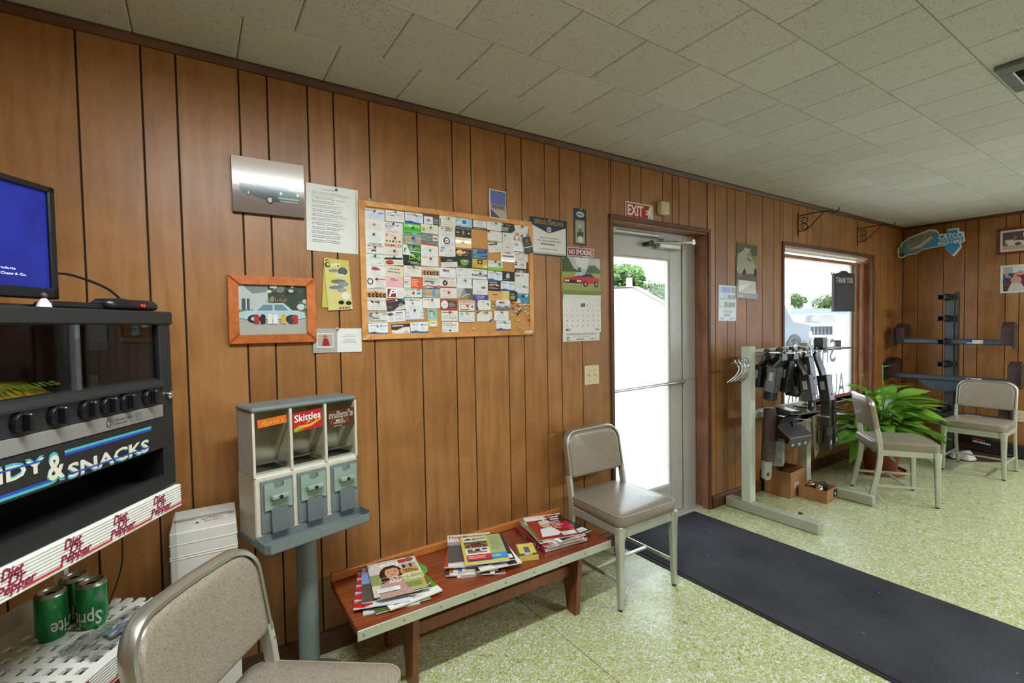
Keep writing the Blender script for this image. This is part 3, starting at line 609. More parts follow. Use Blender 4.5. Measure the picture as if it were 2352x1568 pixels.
# ================================================================== CHAIRS (front faces local -y)
def catmull(pts, n=6):
    P = [Vector(p) for p in pts]; out = []
    for i in range(len(P)-1):
        a, b, c, d = P[max(i-1, 0)], P[i], P[i+1], P[min(i+2, len(P)-1)]
        for k in range(n):
            t = k/n; out.append(.5*((2*b)+(c-a)*t+(2*a-5*b+4*c-d)*t*t+(3*b-a-3*c+d)*t**3))
    return out+[P[-1]]
def back_y(z, a=0.0):  # rake of the back, and its shallow curve across
    y = .152+max(0, z-.45)*.17
    return y+.022*(1-(a/.2)**2)
def make_chair(label, loc, rz):
    t = thing('side_chair', label, 'chair', loc, (0, 0, rz), 'metal side chairs with vinyl seats')
    # seat cushion
    m = MB(); rings = []
    def sh(w0, ins, z, crown=0.0):
        o = []
        for x, y in rrect(.43-2*ins, .43-2*ins, max(.012, .05-ins*.6), 5):
            k = 1-.06*(y+.215)/.43; o.append((x*k, y-.012, z))
        return o
    for ins, z in ((.012, .405), (.002, .412), (0, .43), (0, .452), (.003, .462), (.012, .468), (.05, .474), (.11, .478), (.17, .479)): rings.append(sh(.43, ins, z))
    m.loft(rings); seat = m.build('seat', VINYL, t, 60)
    MB().tube(sh(.43, .002, .461), .0035, 6, closed=True).build('piping', PIPING, seat, 60)
    # apron and front legs
    MB().box(-.205, -.215, .355, .205, -.185, .41, .004).box(-.205, -.2, .365, -.185, .15, .41, .003).box(.185, -.2, .365, .205, .15, .41, .003).box(-.2, .13, .365, .2, .15, .41, .003).build('seat_frame', ALUD, t)
    for s in (-1, 1):
        lg = MB(); R_ = []
        for z, w, dx, dy in ((.012, .013, .004, .004), (.2, .016, .002, .002), (.34, .020, 0, 0), (.375, .024, -.003, 0), (.405, .026, -.005, 0)):
            R_.append([(s*(.197+dx)+p[0], -.200-dy+p[1], z) for p in rrect(2*w, 2*w, w*.45, 3)])
        lg.loft(R_).build('leg', ALUD, t, 40); MB().cyl((s*.201, -.204, 0), (s*.201, -.204, .014), .011, n=10).build('glide', RUBBER, t)
        pts = catmull([(s*.198, .215, .012), (s*.2, .185, .14), (s*.2, .158, .28), (s*.2, .15, .40), (s*.2, back_y(.50, .2), .50), (s*.2, back_y(.57, .2), .57)])
        MB().tube(pts, 0, sq=(.021, .036, (1, 0, 0))).build('leg', ALUD, t, 40); MB().cyl((s*.198, .213, 0), (s*.198, .213, .014), .011, n=10).build('glide', RUBBER, t)
        MB().tube([(s*.197, -.19, .135), (s*.197, .18, .135)], 0, sq=(.011, .019, (1, 0, 0))).build('stretcher', ALUD, t)
        MB().lathe([(.0001, -.002), (.005, -.0015), (.005, 0)], 8, axis='y').build('screw', CHROME, t, loc=(s*.2, back_y(.53, .2)-.018, .53))
    MB().tube([(-.197, -.02, .137), (.197, -.02, .137)], 0, sq=(.011, .022, (0, 0, 1))).build('stretcher', ALUD, t)
    # back: bent rim with an upholstered panel inside it
    rim = []; r = .075; z0, z1, hw = .555, .80, .2
    rim += [(-hw, z0)]+[(-hw, z0+(z1-r-z0)*k/4) for k in range(1, 5)]
    for k in range(1, 9): a = R(180-90*k/8); rim.append((-hw+r+r*math.cos(a), z1-r+r*math.sin(a)))
    rim += [(-hw+r+(2*hw-2*r)*k/5, z1) for k in range(1, 6)]
    for k in range(1, 9): a = R(90-90*k/8); rim.append((hw-r+r*math.cos(a), z1-r+r*math.sin(a)))
    rim += [(hw, z1-r-(z1-r-z0)*k/4) for k in range(1, 5)]
    path = [Vector((a, back_y(z, a), z)) for a, z in rim]
    mb = MB(); vs = []; n = len(path)
    for i, (a, z) in enumerate(rim):
        a0, b0 = rim[max(i-1, 0)], rim[min(i+1, n-1)]; tx, tz = b0[0]-a0[0], b0[1]-a0[1]; l = math.hypot(tx, tz); nx, nz = -tz/l, tx/l  # outward in the back's plane
        for (o, d) in ((-.006, -.019), (.004, -.019), (.009, -.010), (.009, .010), (.004, .018), (-.006, .018)): vs.append((a+nx*o, back_y(z, a)+d, z+nz*o))
    mb.add(vs, [(i*6+k, i*6+(k+1) % 6, (i+1)*6+(k+1) % 6, (i+1)*6+k) for i in range(n-1) for k in range(6)]+[(5, 4, 3, 2, 1, 0), tuple((n-1)*6+k for k in range(6))])
    mb.build('back_rim', ALU, t, 45)
    pm = MB(); base = [(a, z) for a, z in rrect(.386, .238, .07, 6, 0, .672)]
    low = rrect(.386, .238, .07, 6, 0, .672)[:14]+rrect(.386, .238, .022, 6, 0, .672)[14:]
    def ring(ins, d):
        return [((a)*(1-ins/.193), back_y(.672+(z-.672)*(1-ins/.119), a)+d, .672+(z-.672)*(1-ins/.119)) for a, z in low]
    rk_ = lambda k, d: [(a*k, back_y(.672+(z-.672)*k, a*k)+d, .672+(z-.672)*k) for a, z in low]
    pm.loft([ring(.02, .02), ring(.004, .014), ring(0, .008), ring(0, -.012), ring(.006, -.020), rk_(.9, -.0235), rk_(.75, -.026), rk_(.5, -.0275), rk_(.25, -.028), rk_(.06, -.028)])
    pm.build('backrest', VINYL, t, 60)
    return t
def face(ax, ay): return math.atan2(ay, ax)+math.pi/2
make_chair('vinyl chair seen close up between the vending machine and the bench', (.146, -.923, 0), face(math.cos(R(-39)), math.sin(R(-39))))
make_chair('vinyl chair with its back to the wall between bench and glass door', (1.885, -.32, 0), R(0.0))
make_chair('vinyl chair turned sideways in front of the potted plant', (4.54, -.68, 0), face(.605, -.796))
make_chair('vinyl chair in front of the far hitch display', (5.92, -.875, 0), face(-1, 0))

# ================================================================== BENCH
BH, BY0, BY1, BX0, BX1 = .345, -.49, -.085, .437, 1.655
bn = thing('low_bench', 'low dark red wooden bench with riveted metal front edge', 'bench', (0, 0, 0))
box('bench_top', CHERRY, bn, (BX0, BY0, BH-.028), (BX1, BY1, BH), .003)
box('back_rail', CHERRYL, bn, (BX0, BY1-.02, BH), (BX1, BY1, BH+.036), .003)
st = box('edge_strip', ALUD, bn, (BX0-.002, BY0-.004, BH-.036), (BX1+.002, BY0-.0005, BH+.001), .001)
for i in range(9): MB().lathe([(.0045, 0), (.0045, -.0012), (.002, -.002)], 8, axis='y').build('rivet', SILV, st, loc=(BX0+.02+i*(BX1-BX0-.04)/8, BY0-.0045, BH-.018))
for xx in (.665, 1.49):
    prof = [(-.43, 0), (-.365, 0)]+[(-.365+.21*(1-math.cos(a)), .29*math.sin(a)) for a in [R(90*k/8) for k in range(1, 9)]]+[(-.12, .29), (-.12, BH-.029), (-.455, BH-.029), (-.455, .28)]
    MB().prism(prof, xx-.013, xx+.013, 'x').build('bench_leg', LEGW, bn)
    MB().prism([(-.10, 0), (-.135, 0), (-.17, .16), (-.17, BH-.029), (-.095, BH-.029)], xx-.012, xx+.012, 'x').build('bench_leg', LEGW, bn)
box('stretcher', LEGW, bn, (.68, -.40, .185), (1.475, -.385, .235), .002)

# ================================================================== MAGAZINES
MG = .0052
def magazine(art, x, y, z, rot, lab, grp, t=.004, curl=0.0, cat='magazine', mat_=None):
    o = art.build('magazine', mat_ or GLOSSP, thick=t, flat=True, edge='d9d5cc', bend=(lambda u, v: curl*(max(0, abs(u-.35)-.3)**2)*4+curl*.5*max(0, .25-v)) if curl else None)
    o.location = (x, y-(.028 if grp == S1 else .018), z); o.rotation_euler = (0, 0, R(rot)); tag(o, lab, cat, grp); return o
def portrait(a, cx, cy, s, hair, skin, dress):
    a.ell(cx, cy-.02*s, .25*s, .26*s, hair); a.poly([(cx-.26*s, cy), (cx-.22*s, cy-.42*s), (cx+.02*s, cy-.45*s), (cx+.1*s, cy-.2*s), (cx+.24*s, cy)], hair)
    a.poly([(cx-.36*s, cy-.75*s), (cx-.28*s, cy-.34*s), (cx-.05*s, cy-.24*s), (cx+.2*s, cy-.28*s), (cx+.36*s, cy-.75*s)], dress)
    a.poly([(cx-.05*s, cy-.1*s), (cx-.07*s, cy-.3*s), (cx+.06*s, cy-.38*s), (cx+.14*s, cy-.26*s), (cx+.09*s, cy-.1*s)], skin)
    a.ell(cx+.02*s, cy, .155*s, .2*s, skin); a.poly([(cx-.18*s, cy+.05*s), (cx-.12*s, cy+.22*s), (cx+.1*s, cy+.24*s), (cx+.2*s, cy+.08*s), (cx+.08*s, cy+.15*s), (cx-.08*s, cy+.13*s)], hair)
    for d in (-.06, .09): a.ell(cx+d*s, cy+.025*s, .026*s, .011*s, '3a2a24', 8)
    a.ell(cx+.02*s, cy-.085*s, .05*s, .014*s, 'b06058', 8); a.ell(cx+.022*s, cy-.03*s, .012*s, .02*s, 'c48f74', 6)
S1 = 'magazines stacked by the dispenser end of the bench'; S2 = 'magazines stacked at the middle of the bench'; S3 = 'magazines stacked at the door end of the bench'
z = BH+.0005
a = Art(.206, .275, 'c9cfd0').rect(0, .1, .5, .9, '6d6240').lines(.1, .05, .9, .3, 6, '555555'); magazine(a, .612, -.275, z, -14, 'pale grey magazine at the bottom of the poppy magazine stack', S1, .004); z += .0045
a = Art(.21, .275, '41512c').rect(0, .0, 1, .25, '6b7a3c').lines(0, 0, 1, .25, 9, '2f3a1a', 3, .5).rect(0, .25, .3, 1, '2c3a20'); magazine(a, .635, -.285, z, -6, 'leafy green covered magazine low in the poppy magazine stack', S1, .004); z += .0045
a = Art(.213, .275, 'ece8df').rect(0, .16, 1, 1, '4f8a2c').rect(0, .5, 1, 1, '2f5a22').lines(.1, .06, .42, .09, 1, '5a6a5a', 8, .7).lines(.45, .05, .75, .1, 2, '777777'); magazine(a, .668, -.287, z, 2, 'magazine with green lawn cover and white strip, edge showing', S1, .005, .006); z += .0075
a = Art(.205, .27, 'dad6d0')
for i in range(5):
    a.rect(0, i*.2, 1, i*.2+.1, 'd5d8de').rect(0, i*.2+.1, 1, i*.2+.2, '8292b4'); a.poly([(0, i*.2+.03), (.18, i*.2), (.34, i*.2+.06), (.3, i*.2+.16), (.12, i*.2+.18), (0, i*.2+.14)], 'c02028').poly([(.13, i*.2+.07), (.17, i*.2+.05), (.21, i*.2+.09), (.17, i*.2+.12)], '181010')
magazine(a, .592, -.262, z, -19, 'magazine patterned with red poppies on blue and white', S1, .004); z += .0045
a = Art(.205, .27, '7fa0c8').rect(0, 0, 1, .5, '55514a').text('FIELD', .08, .84, .8, .95, 'c0502c', .03); magazine(a, .622, -.24, z, -16, 'blue sky magazine with orange capital letters on its cover', S1, .004); z += .0045
a = Art(.206, .275, '4a5a34').rect(0, 0, 1, .55, '3f7a2a').ell(.8, .45, .3, .25, '5f9a3a').ell(.85, .62, .18, .18, '4a8a30').text('MISSOURI', .14, .88, .8, .965, 'b0452c', .02).text('CONSERVATIONIST', .14, .79, .9, .85, 'c8d0c0').rect(.7, .1, .95, .25, 'c8c8d4').lines(.7, .3, .95, .5, 4, 'd8dccc'); magazine(a, .668, -.219, z, -7, 'dark green wildlife magazine with red masthead letters', S1, .0045, .003); z += .006
a = Art(.203, .27, 'd8d4ce').rect(0, .08, 1, .35, 'c03030').rect(.3, .08, .5, .2, '3a4a80').rect(0, 0, 1, .06, '3a3a3a').lines(.05, .3, .9, .9, 20, '888888', 4); magazine(a, .657, -.254, z, -9, 'red white and blue magazine just under the woman cover', S1, .004); z += .0045
a = Art(.203, .27, 'd9c9bd').rect(.4, 0, 1, .45, 'a9b25a').rect(0, .55, 1, 1, 'd6c8c0').rect(.0, .3, .4, .62, '8a9a5a').text('People', .06, .78, .95, .95, 'f6f2ec', .03)
portrait(a, .42, .6, .92, '2b1a14', 'd09a7a', 'b9968a')
a.rect(.62, .84, .78, .95, 'b8302c').ell(.85, .91, .09, .07, 'a0503c').rect(.66, .62, .95, .8, '9ab0c4')
for i in range(4): a.ell(.70+i*.07, .71, .035, .06, ('3a2016', 'c89070', '5a3020', 'd0a080')[i])
a.rect(.6, .5, .96, .63, 'c79a2c').text('ARIEL', .65, .565, .86, .615, '241a10', .03).text('WINTER', .68, .51, .94, .557, '241a10', .03)
a.text('Moving On', .42, .375, .97, .465, 'f4f2ee', .02).text('After Trauma', .33, .265, .97, .36, 'f4f2ee', .02).ring(.27, .40, .11, .07, .12, 'e8e4dc').rect(.07, .05, .5, .16, 'eeebe4').lines(.1, .06, .45, .15, 3, '8a8a8a', 6, .25).lines(.62, .06, .95, .2, 6, '4d5230', 2, center=True)
magazine(a, .654, -.245, z, -11, 'magazine with a dark-haired smiling woman on the cover, top of its stack', S1, .0035)
# second stack
z = BH+.0005
cov = [('8a4a3c', 'ded8cf', 1.03, -.275, -24, 'reddish-edged magazine at the bottom of the red truck stack'), ('e6e2da', '4a4a48', 1.0, -.262, -30, 'white magazine second from the bottom under the red truck catalogue'), ('e3dfd8', 'c8642c', 1.012, -.255, -27, 'white magazine with an orange stripe under the red truck catalogue'), ('d8d8d6', '3a5aa0', 1.035, -.262, -21, 'magazine with a blue stripe in the middle of its stack'), ('e4e2dc', '2a2a2a', 1.075, -.295, -12, 'black and white magazine sticking out under the yellow catalogue'), ('ded9d0', 'b03a2c', 1.005, -.24, -31, 'magazine with a narrow red stripe under the fleet magazine')]
for i, (b_, c_, x_, y_, r_, lb) in enumerate(cov):
    a = Art(.206, .275, b_).rect(.0, .0, .08, 1, c_).rect(.7, 0, .9, .2, '333333').lines(.15, .1, .9, .9, 16, '777777', i+3); magazine(a, x_, y_, z, r_, lb, S2, .0056); z += .006
a = Art(.206, .275, 'dcd9d2').rect(0, 0, 1, .72, '55504e').rect(0, .5, 1, .72, '9a9a9a').rect(0, .3, .3, .6, '3a3536').text('Fleet', .04, .85, .36, .95, 'c03428', .03).text('Maintenance', .37, .845, .98, .945, '2a2a2a', .015); magazine(a, 1.022, -.212, z, -25, 'trade magazine with red and black masthead above a grey photo', S2, .004, .004); z += .007
a = Art(.206, .275, '2a2a2c').rect(.8, .05, .97, .18, 'e8e8e8').lines(.81, .06, .96, .17, 5, '222222'); magazine(a, 1.068, -.275, z, -19, 'black magazine with a white barcode box under the yellow catalogue', S2, .004); z += .0045
a = Art(.19, .262, 'd5c35a').rect(.07, .3, .63, .94, 'e6e4de').rect(.66, .27, 1, .97, 'a3b078').lines(.7, .4, .95, .9, 14, '7d8a5a', 2).rect(.07, .53, .63, .78, '76803c').rect(.07, .7, .63, .78, '4a5a34')
a.car(.1, .535, .5, .2, '7a2420', glass='303030').text('BROWN\'S', .3, .82, .62, .92, '3a3a3a', .02).car(.09, .83, .19, .075, '3a2a22').lines(.12, .34, .6, .42, 2, '333333', 3, .6)
for i in range(3): a.rect(.12+i*.17, .4+.02*i, .24+i*.17, .48, ('5a5a5a', '3a3a3a', '222222')[i])
a.rect(.07, .1, .63, .27, 'c62a30').lines(.1, .13, .6, .24, 3, 'f0d8d4', 5).rect(.63, .08, 1, .27, '1f9ad0').lines(.66, .15, .92, .2, 1, 'd8e0b0', 7, .7).rect(.07, .06, .63, .09, '4a3a80')
magazine(a, 1.05, -.285, z, -22, 'yellow catalogue with a vintage red truck on the cover', S2, .007, cat='catalogue')
# yellow card box
yb = thing('card_box', 'small square yellow card game box between two magazine stacks', 'box', (1.236, -.375, BH+.0005), (0, 0, R(-24)))
box('box_body', mat('yellow_card', 'd8c458', .5), yb, (-.044, -.06, 0), (.044, .06, .026), .001)
a = Art(.088, .12, '4a4468').rect(.06, .14, .94, .95, 'd9c64e').lines(.15, .75, .55, .85, 2, 'f0ead0').rect(.3, .03, .7, .1, 'e8e4d8').ell(.82, .95, .08, .04, 'dcd8d0').rect(.36, .22, .64, .66, '5a5aa0')
a.build('lid_print', PRINT, yb, flat=True, thick=.0006).location = (0, 0, .0262)
# third stack
z = BH+.0005
bk = thing('boxed_book', 'thick crimson patterned book at the bottom of its magazine stack', 'book', (1.447, -.285, z), (0, 0, R(-6)), S3)
box('cover_board', mat('crimson_board', '8a2038', .4), bk, (-.125, -.14, 0), (.125, .14, .022), .003)
MB().box(-.118, -.1405, .003, .12, -.139, .019).build('page_block', WBOX, bk)
a = Art(.24, .018, '8a2440').ell(.2, .5, .12, .3, '5a8a3a').ell(.32, .4, .08, .3, '6a9a4a').ell(.75, .5, .05, .4, 'd0a040').ell(.9, .5, .03, .25, 'e0c060').build('spine_print', GLOSSP, bk); a.location = (-.1258, 0, .011); a.rotation_euler = (0, 0, R(-90))
z += .0225
for i, (b_, c_, x_, y_, r_, lb) in enumerate([('d8d4c4', '5a7a3a', 1.445, -.28, -8, 'green-edged magazine directly on the crimson book'), ('8a5a34', 'b03a2c', 1.44, -.28, -12, 'brown and red magazine low on the crimson book'), ('e0dcd0', 'c05a8a', 1.45, -.275, -3, 'pale magazine with pink stripe on the crimson book'), ('e4e0d8', '7a9a4a', 1.435, -.262, -14, 'pale magazine with lime stripe on the crimson book'), ('2a2c30', 'e4e4e2', 1.475, -.28, 3, 'dark magazine with a white address box under the red cover')]):
    a = Art(.206, .275, b_).rect(0, 0, .1, 1, c_).rect(.62, .05, .96, .2, 'e9e7e2').lines(.66, .07, .9, .18, 3, '888888', i).lines(.15, .3, .9, .9, 12, '777777', i+3); magazine(a, x_, y_, z, r_, lb, S3, .0042); z += .0046
a = Art(.206, .275, '9a2a26').rect(0, .8, 1, 1, 'e6e0d8').text('People', .03, .76, .72, .93, 'f2efe9', .03).ell(.42, .58, .16, .15, 'd8a88c').ell(.44, .68, .17, .08, 'dcd4cc').poly([(.1, .1), (.2, .42), (.5, .45), (.62, .2), (.5, .1)], 'e8e6e2').rect(.55, .62, 1, .95, '4a2a24')
a.lines(.58, .82, .95, .9, 1, 'e8e4dc', 5, .7).lines(.62, .72, .95, .8, 1, 'e8e4dc', 4, .7).rect(.5, .5, .95, .58, 'c81a40').lines(.55, .35, .95, .7, 6, 'd8c8b8', 8, .5).rect(.72, .3, 1, .48, 'c41a48').rect(.6, .06, .95, .2, 'ece9e4').lines(.62, .08, .9, .18, 3, '999999', 4).ell(.62, .9, .1, .05, 'c03a30').ell(.9, .93, .05, .04, 'd89a7a')
magazine(a, 1.45, -.262, z, -17, 'red magazine with an elderly face on the cover, top of its stack', S3, .0035)

# ================================================================== CANDY DISPENSER
dp = thing('candy_dispenser', 'grey and cream three-bin candy dispenser on a round post', 'dispenser', (.152, -.31, 0), (0, 0, R(14.07)))
DW, DD = .385, .15
MB().box(-.004, -.004, 1.113, DW+.004, DD+.004, 1.13, .006).box(.10, .03, 1.13, .24, .06, 1.1315).build('top_lid', GREYP, dp)
MB().box(0, .005, .895, .008, DD, 1.113).box(DW-.008, .005, .895, DW, DD, 1.113).box(0, DD-.006, .895, DW, DD, 1.113).box(0, .004, .889, DW, DD, .897).build('bin_shell', mat('bin_grey', 'c4c3ba', .5), dp)
for i in range(2): MB().box(.124+i*.13, -.003, .889, .134+i*.13, DD-.006, 1.113, .002).build('divider', CREAM, dp)
for xe in (-.002, DW-.006): MB().box(xe, -.002, .889, xe+.008, .01, 1.113).build('bin_edge', CREAM, dp)
for i, xa in enumerate((.008, .136, .266)):
    MB().box(xa, .002, .90, xa+.112, .005, 1.112).build('bin_window', ACRYL, dp)
    MB().add([(xa, .01, .93), (xa+.112, .01, .93), (xa+.112, DD-.01, .905), (xa, DD-.01, .905)], [(0, 1, 2, 3)]).build('bin_floor', GREYD, dp)
MB().box(0, 0, .665, DW, DD+.01, .889, .004).build('cabinet', CREAM, dp)
for i, xa in enumerate((.017, .143, .271)):
    m = MB().box(xa, -.006, .69, xa+.112, 0, .874, .002); pl = m.build('mechanism_plate', GREYP, dp)
    gp = MB().prism([(xa+.010, .77), (xa+.032, .77), (xa+.036, .776), (xa+.088, .776), (xa+.092, .768), (xa+.104, .768), (xa+.104, .862), (xa+.075, .862), (xa+.075, .846), (xa+.066, .84), (xa+.05, .84), (xa+.042, .848), (xa+.042, .862), (xa+.010, .862)], -.013, -.006).build('coin_plate', GREENP, pl)
    MB().box(xa+.028, -.034, .806, xa+.088, -.013, .823, .004).build('handle', GREENP, pl); MB().lathe([(.007, -.0355), (.007, -.033)], 12, axis='y').build('handle_screw', BLKP, pl, loc=(xa+.058, 0, .8145))
    MB().prism([(-.004, .685), (-.022, .69), (-.015, .772), (-.008, .776)], xa+.03, xa+.088, 'x').build('chute_flap', GREYD, pl)
tr = MB(); zt = .70
outer = [(-.004, .0), (DW+.006, .0), (DW+.006, -.085), (DW-.01, -.1), (.01, -.1), (-.004, -.085)]
tr.prism([(x, y) for x, y in outer], .650, .653, 'z')
for (p, q) in zip(outer, outer[1:]+outer[:1]): tr.add([(*p, .65), (*q, .65), (*q, .683), (*p, .683), (p[0]*.985+.003, p[1]*.96-.002, .683), (q[0]*.985+.003, q[1]*.96-.002, .683), (q[0]*.985+.003, q[1]*.96-.002, .653), (p[0]*.985+.003, p[1]*.96-.002, .653)], [(0, 1, 2, 3), (3, 2, 5, 4), (4, 5, 6, 7)])
tr.build('tray', GREYP, dp); box('tray_base', GREYP, dp, (-.002, 0, .645), (DW+.004, DD+.01, .668), .003)
MB().cyl((DW/2+.01, .075, 0), (DW/2+.01, .075, .65), .038, n=24).build('post', GREYP, dp, 40); MB().lathe([(.15, 0), (.15, .012), (.05, .03), (.045, .03)], 24).build('post_base', GREYP, dp, 40, loc=(DW/2+.01, .075, 0))
a = Art(.098, .028, 'd8602c').text('Reese\'s', .11, .2, .86, .82, '3a1a10', .05, .15).text('Reese\'s', .11, .2, .86, .82, 'e0bc30', .0, .15); o = a.build('bin_label', GLOSSP, dp); o.location = (.066, .0015, 1.076); o.rotation_euler = (0, -R(4), 0)
a = Art(.108, .07, 'b02028').poly([(0, .15), (.2, .3), (.55, .28), (.95, .5), (.98, .42), (.6, .16), (.25, .14), (.02, .02)], 'd8a030').poly([(0, .08), (.2, .2), (.4, .16), (.3, .1), (.05, 0)], '6aa02c')
for i in range(7): a.ell(.45+.08*i, .36+.05*(i % 3)+.02*i, .045, .06, ('c84a20', 'd0b030', '5a9a30', '4a3a90', 'd07020', 'c02020', 'c0a030')[i])
a.text('Skittles', .05, .52, .95, .88, '6a0c18', .06, .05).text('Skittles', .05, .52, .95, .88, 'f0ece4', .025, .05); o = a.build('bin_label', GLOSSP, dp); o.location = (.191, .0015, 1.061); o.rotation_euler = (0, -R(4), 0)
a = Art(.108, .068, '4a2618').text('m&m\'s', .05, .54, .95, .92, '2a120a', .075).text('m&m\'s', .05, .54, .95, .92, 'ece8e0', .05).text('m&m\'s', .05, .54, .95, .92, '5a3020', .0).ring(.42, .33, .34, .17, .06, 'c87a3a', 24).text('MILK', .28, .33, .57, .45, 'e0d8c8', .02).text('CHOCOLATE', .2, .22, .64, .31, 'e0d8c8', .02).lines(.2, .05, .7, .12, 1, 'e0d8c8'); o = a.build('bin_label', GLOSSP, dp); o.location = (.324, .0015, 1.05); o.rotation_euler = (0, -R(1), 0)

# ================================================================== SNACK MACHINE AND ITS STAND (front faces local -y, right front corner at origin)
MO, MR = (-.06, -.45, 0), R(57)
MW, MD = .66, .36
vm_ = thing('snack_machine', 'black countertop candy and snack vending machine with row of knobs', 'vending machine', MO, (0, 0, MR))
body = MB().box(-MW, .0, .955, -MW+.045, MD, 1.425, .003).box(-.045, .0, .955, 0, MD, 1.425, .003).box(-MW, MD-.02, .955, 0, MD, 1.425).box(-MW, .06, .955, 0, MD, .975)
body.build('cabinet', BLKM, vm_); MB().box(-MW-.004, -.006, 1.418, .004, MD, 1.455, .004).build('top_cap', BLKM, vm_)
box('glass_front', MGLASS, vm_, (-MW+.045, .012, 1.262), (-.045, .016, 1.418))
MB().box(-MW+.045, .03, 1.25, -.045, MD-.02, 1.258).box(-MW+.045, MD-.03, 1.25, -.045, MD-.02, 1.418).build('display_bay', BLKI, vm_)
MB().prism([(.0, 1.262), (.02, 1.27), (.02, 1.245), (-.012, 1.245), (-.012, 1.25)], -MW+.045, -.045, 'x').build('window_ledge', BLKM, vm_)
kp = MB().prism([(.02, 1.245), (-.002, 1.245), (-.002, 1.195), (.02, 1.195)], -MW+.045, -.05, 'x').build('knob_panel', BLKM, vm_)
for u in (-.60, -.522, -.442, -.366, -.292, -.235, -.179, -.102):
    kn = MB().lathe([(.021, 0), (.021, -.01), (.019, -.013)], 20, axis='y').build('knob', BLKP, kp, 40, loc=(u, -.002, 1.222)); MB().box(-.006, -.03, -.019, .006, -.012, .019, .003).build('knob_grip', BLKP, kn)
ss = box('price_strip', SILV, vm_, (-MW+.045, -.006, 1.160), (-.05, .02, 1.194), .001)
MB().lathe([(.010, 0), (.010, -.0006)], 20, axis='y').build('strip_print', BLKI, ss, loc=(-.232, -.0061, 1.1775)); MB().lathe([(.0088, 0), (.0088, -.0004)], 20, axis='y').build('strip_print', SILV, ss, loc=(-.232, -.0067, 1.1775))
for i, tx in enumerate(('TURN HANDLE TO RIGHT', 'ONE FULL TURN')): v, f = textfit(tx, 0, 0, .055 if i == 0 else .036, .0048); MB().add([(a, b, 0) for a, b in v], f).build('strip_print', BLKI, ss, loc=(-.216, -.0068, 1.179-i*.009), rot=(R(90), 0, 0))
MB().box(-.150, -.0066, 1.168, -.130, -.006, 1.188).build('strip_print', GREYD, ss)
v, f = textfit('2', 0, 0, .0065, .011); MB().add([(a, b, 0) for a, b in v], f).build('strip_print', BLKI, ss, loc=(-.235, -.0075, 1.172), rot=(R(90), 0, 0))
mq = box('marquee_panel', BLKM, vm_, (-MW+.045, -.004, 1.072), (-.045, .02, 1.158), .001)
BEI = mat('beige_print', 'c9bfae', .6); TURQ = mat('turquoise_print', '3f9ea0', .6); COBA = mat('cobalt_print', '1e3f9e', .6); MARO = mat('maroon_print', '8a1838', .6); REDL = mat('red_print', 'c03030', .6)
def pr(name, m, par, u, zz, y, s=None, w=0, h=0, bold=0., shear=0., rot=0., pts=None):
    if s: v, f = textfit(s, -w/2, -h/2, w/2, h/2, bold, shear)
    else: v, f = pts, [tuple(range(len(pts)))]
    return MB().add([(a, b, 0) for a, b in v], f).build(name, m, par, loc=(u, y, zz), rot=(R(90), 0, 0) if not rot else (R(90), -R(rot), 0))
for k, (c, dz) in enumerate(((TURQ, 0), (COBA, -.006))):
    pr('marquee_stripe', c, mq, 0, 0, -.0046, pts=[(-.351, 1.136+dz), (-.097, 1.136+dz), (-.095, 1.142+dz), (-.351, 1.142+dz)])
    pr('marquee_stripe', c, mq, 0, 0, -.0046, pts=[(-MW+.05, 1.078-dz), (-.385, 1.078-dz), (-.385, 1.084-dz), (-MW+.05, 1.084-dz)])
pr('marquee_letters', TURQ, mq, -.228, 1.0915, -.0045, 'SNACKS', .235, .032, .04); pr('marquee_letters', BEI, mq, -.2265, 1.094, -.0052, 'SNACKS', .236, .030, .045)
pr('marquee_stripe', COBA, mq, 0, 0, -.0058, pts=[(-.348, 1.0855), (-.105, 1.0855), (-.105, 1.089), (-.348, 1.089)])
pr('marquee_letters', TURQ, mq, -.50, 1.130, -.0045, 'CANDY', .20, .030, .04); pr('marquee_letters', BEI, mq, -.50, 1.126, -.0052, 'CANDY', .20, .028, .045)
pr('marquee_stripe', COBA, mq, 0, 0, -.0058, pts=[(-.60, 1.133), (-.402, 1.133), (-.402, 1.1365), (-.60, 1.1365)])
pr('marquee_letters', TURQ, mq, -.374, 1.112, -.0045, '&', .036, .062, .05); pr('marquee_letters', BEI, mq, -.374, 1.112, -.0055, '&', .034, .05, .05)
MB().prism([(.06, .955), (.0, .958), (.0, .992), (.012, .994), (.06, .975)], -MW+.045, -.045, 'x').build('hopper_lip', BLKM, vm_)
MB().prism([(.03, 1.072), (.25, 1.06), (.25, .98), (.24, .98), (.24, 1.05), (.03, 1.066)], -MW+.045, -.045, 'x').build('hopper_roof', BLKI, vm_)
MB().prism([(.02, .975), (.16, .98), (.24, 1.02), (.24, 1.03), (.16, .99), (.02, .985)], -MW+.045, -.10, 'x').build('hopper_tray', GREYD if False else BLKM, vm_)
MB().lathe([(.011, 0), (.011, -.008), (.007, -.012)], 16, axis='y').build('lock', CHROME, vm_, 40, loc=(-.02, -.001, 1.216))
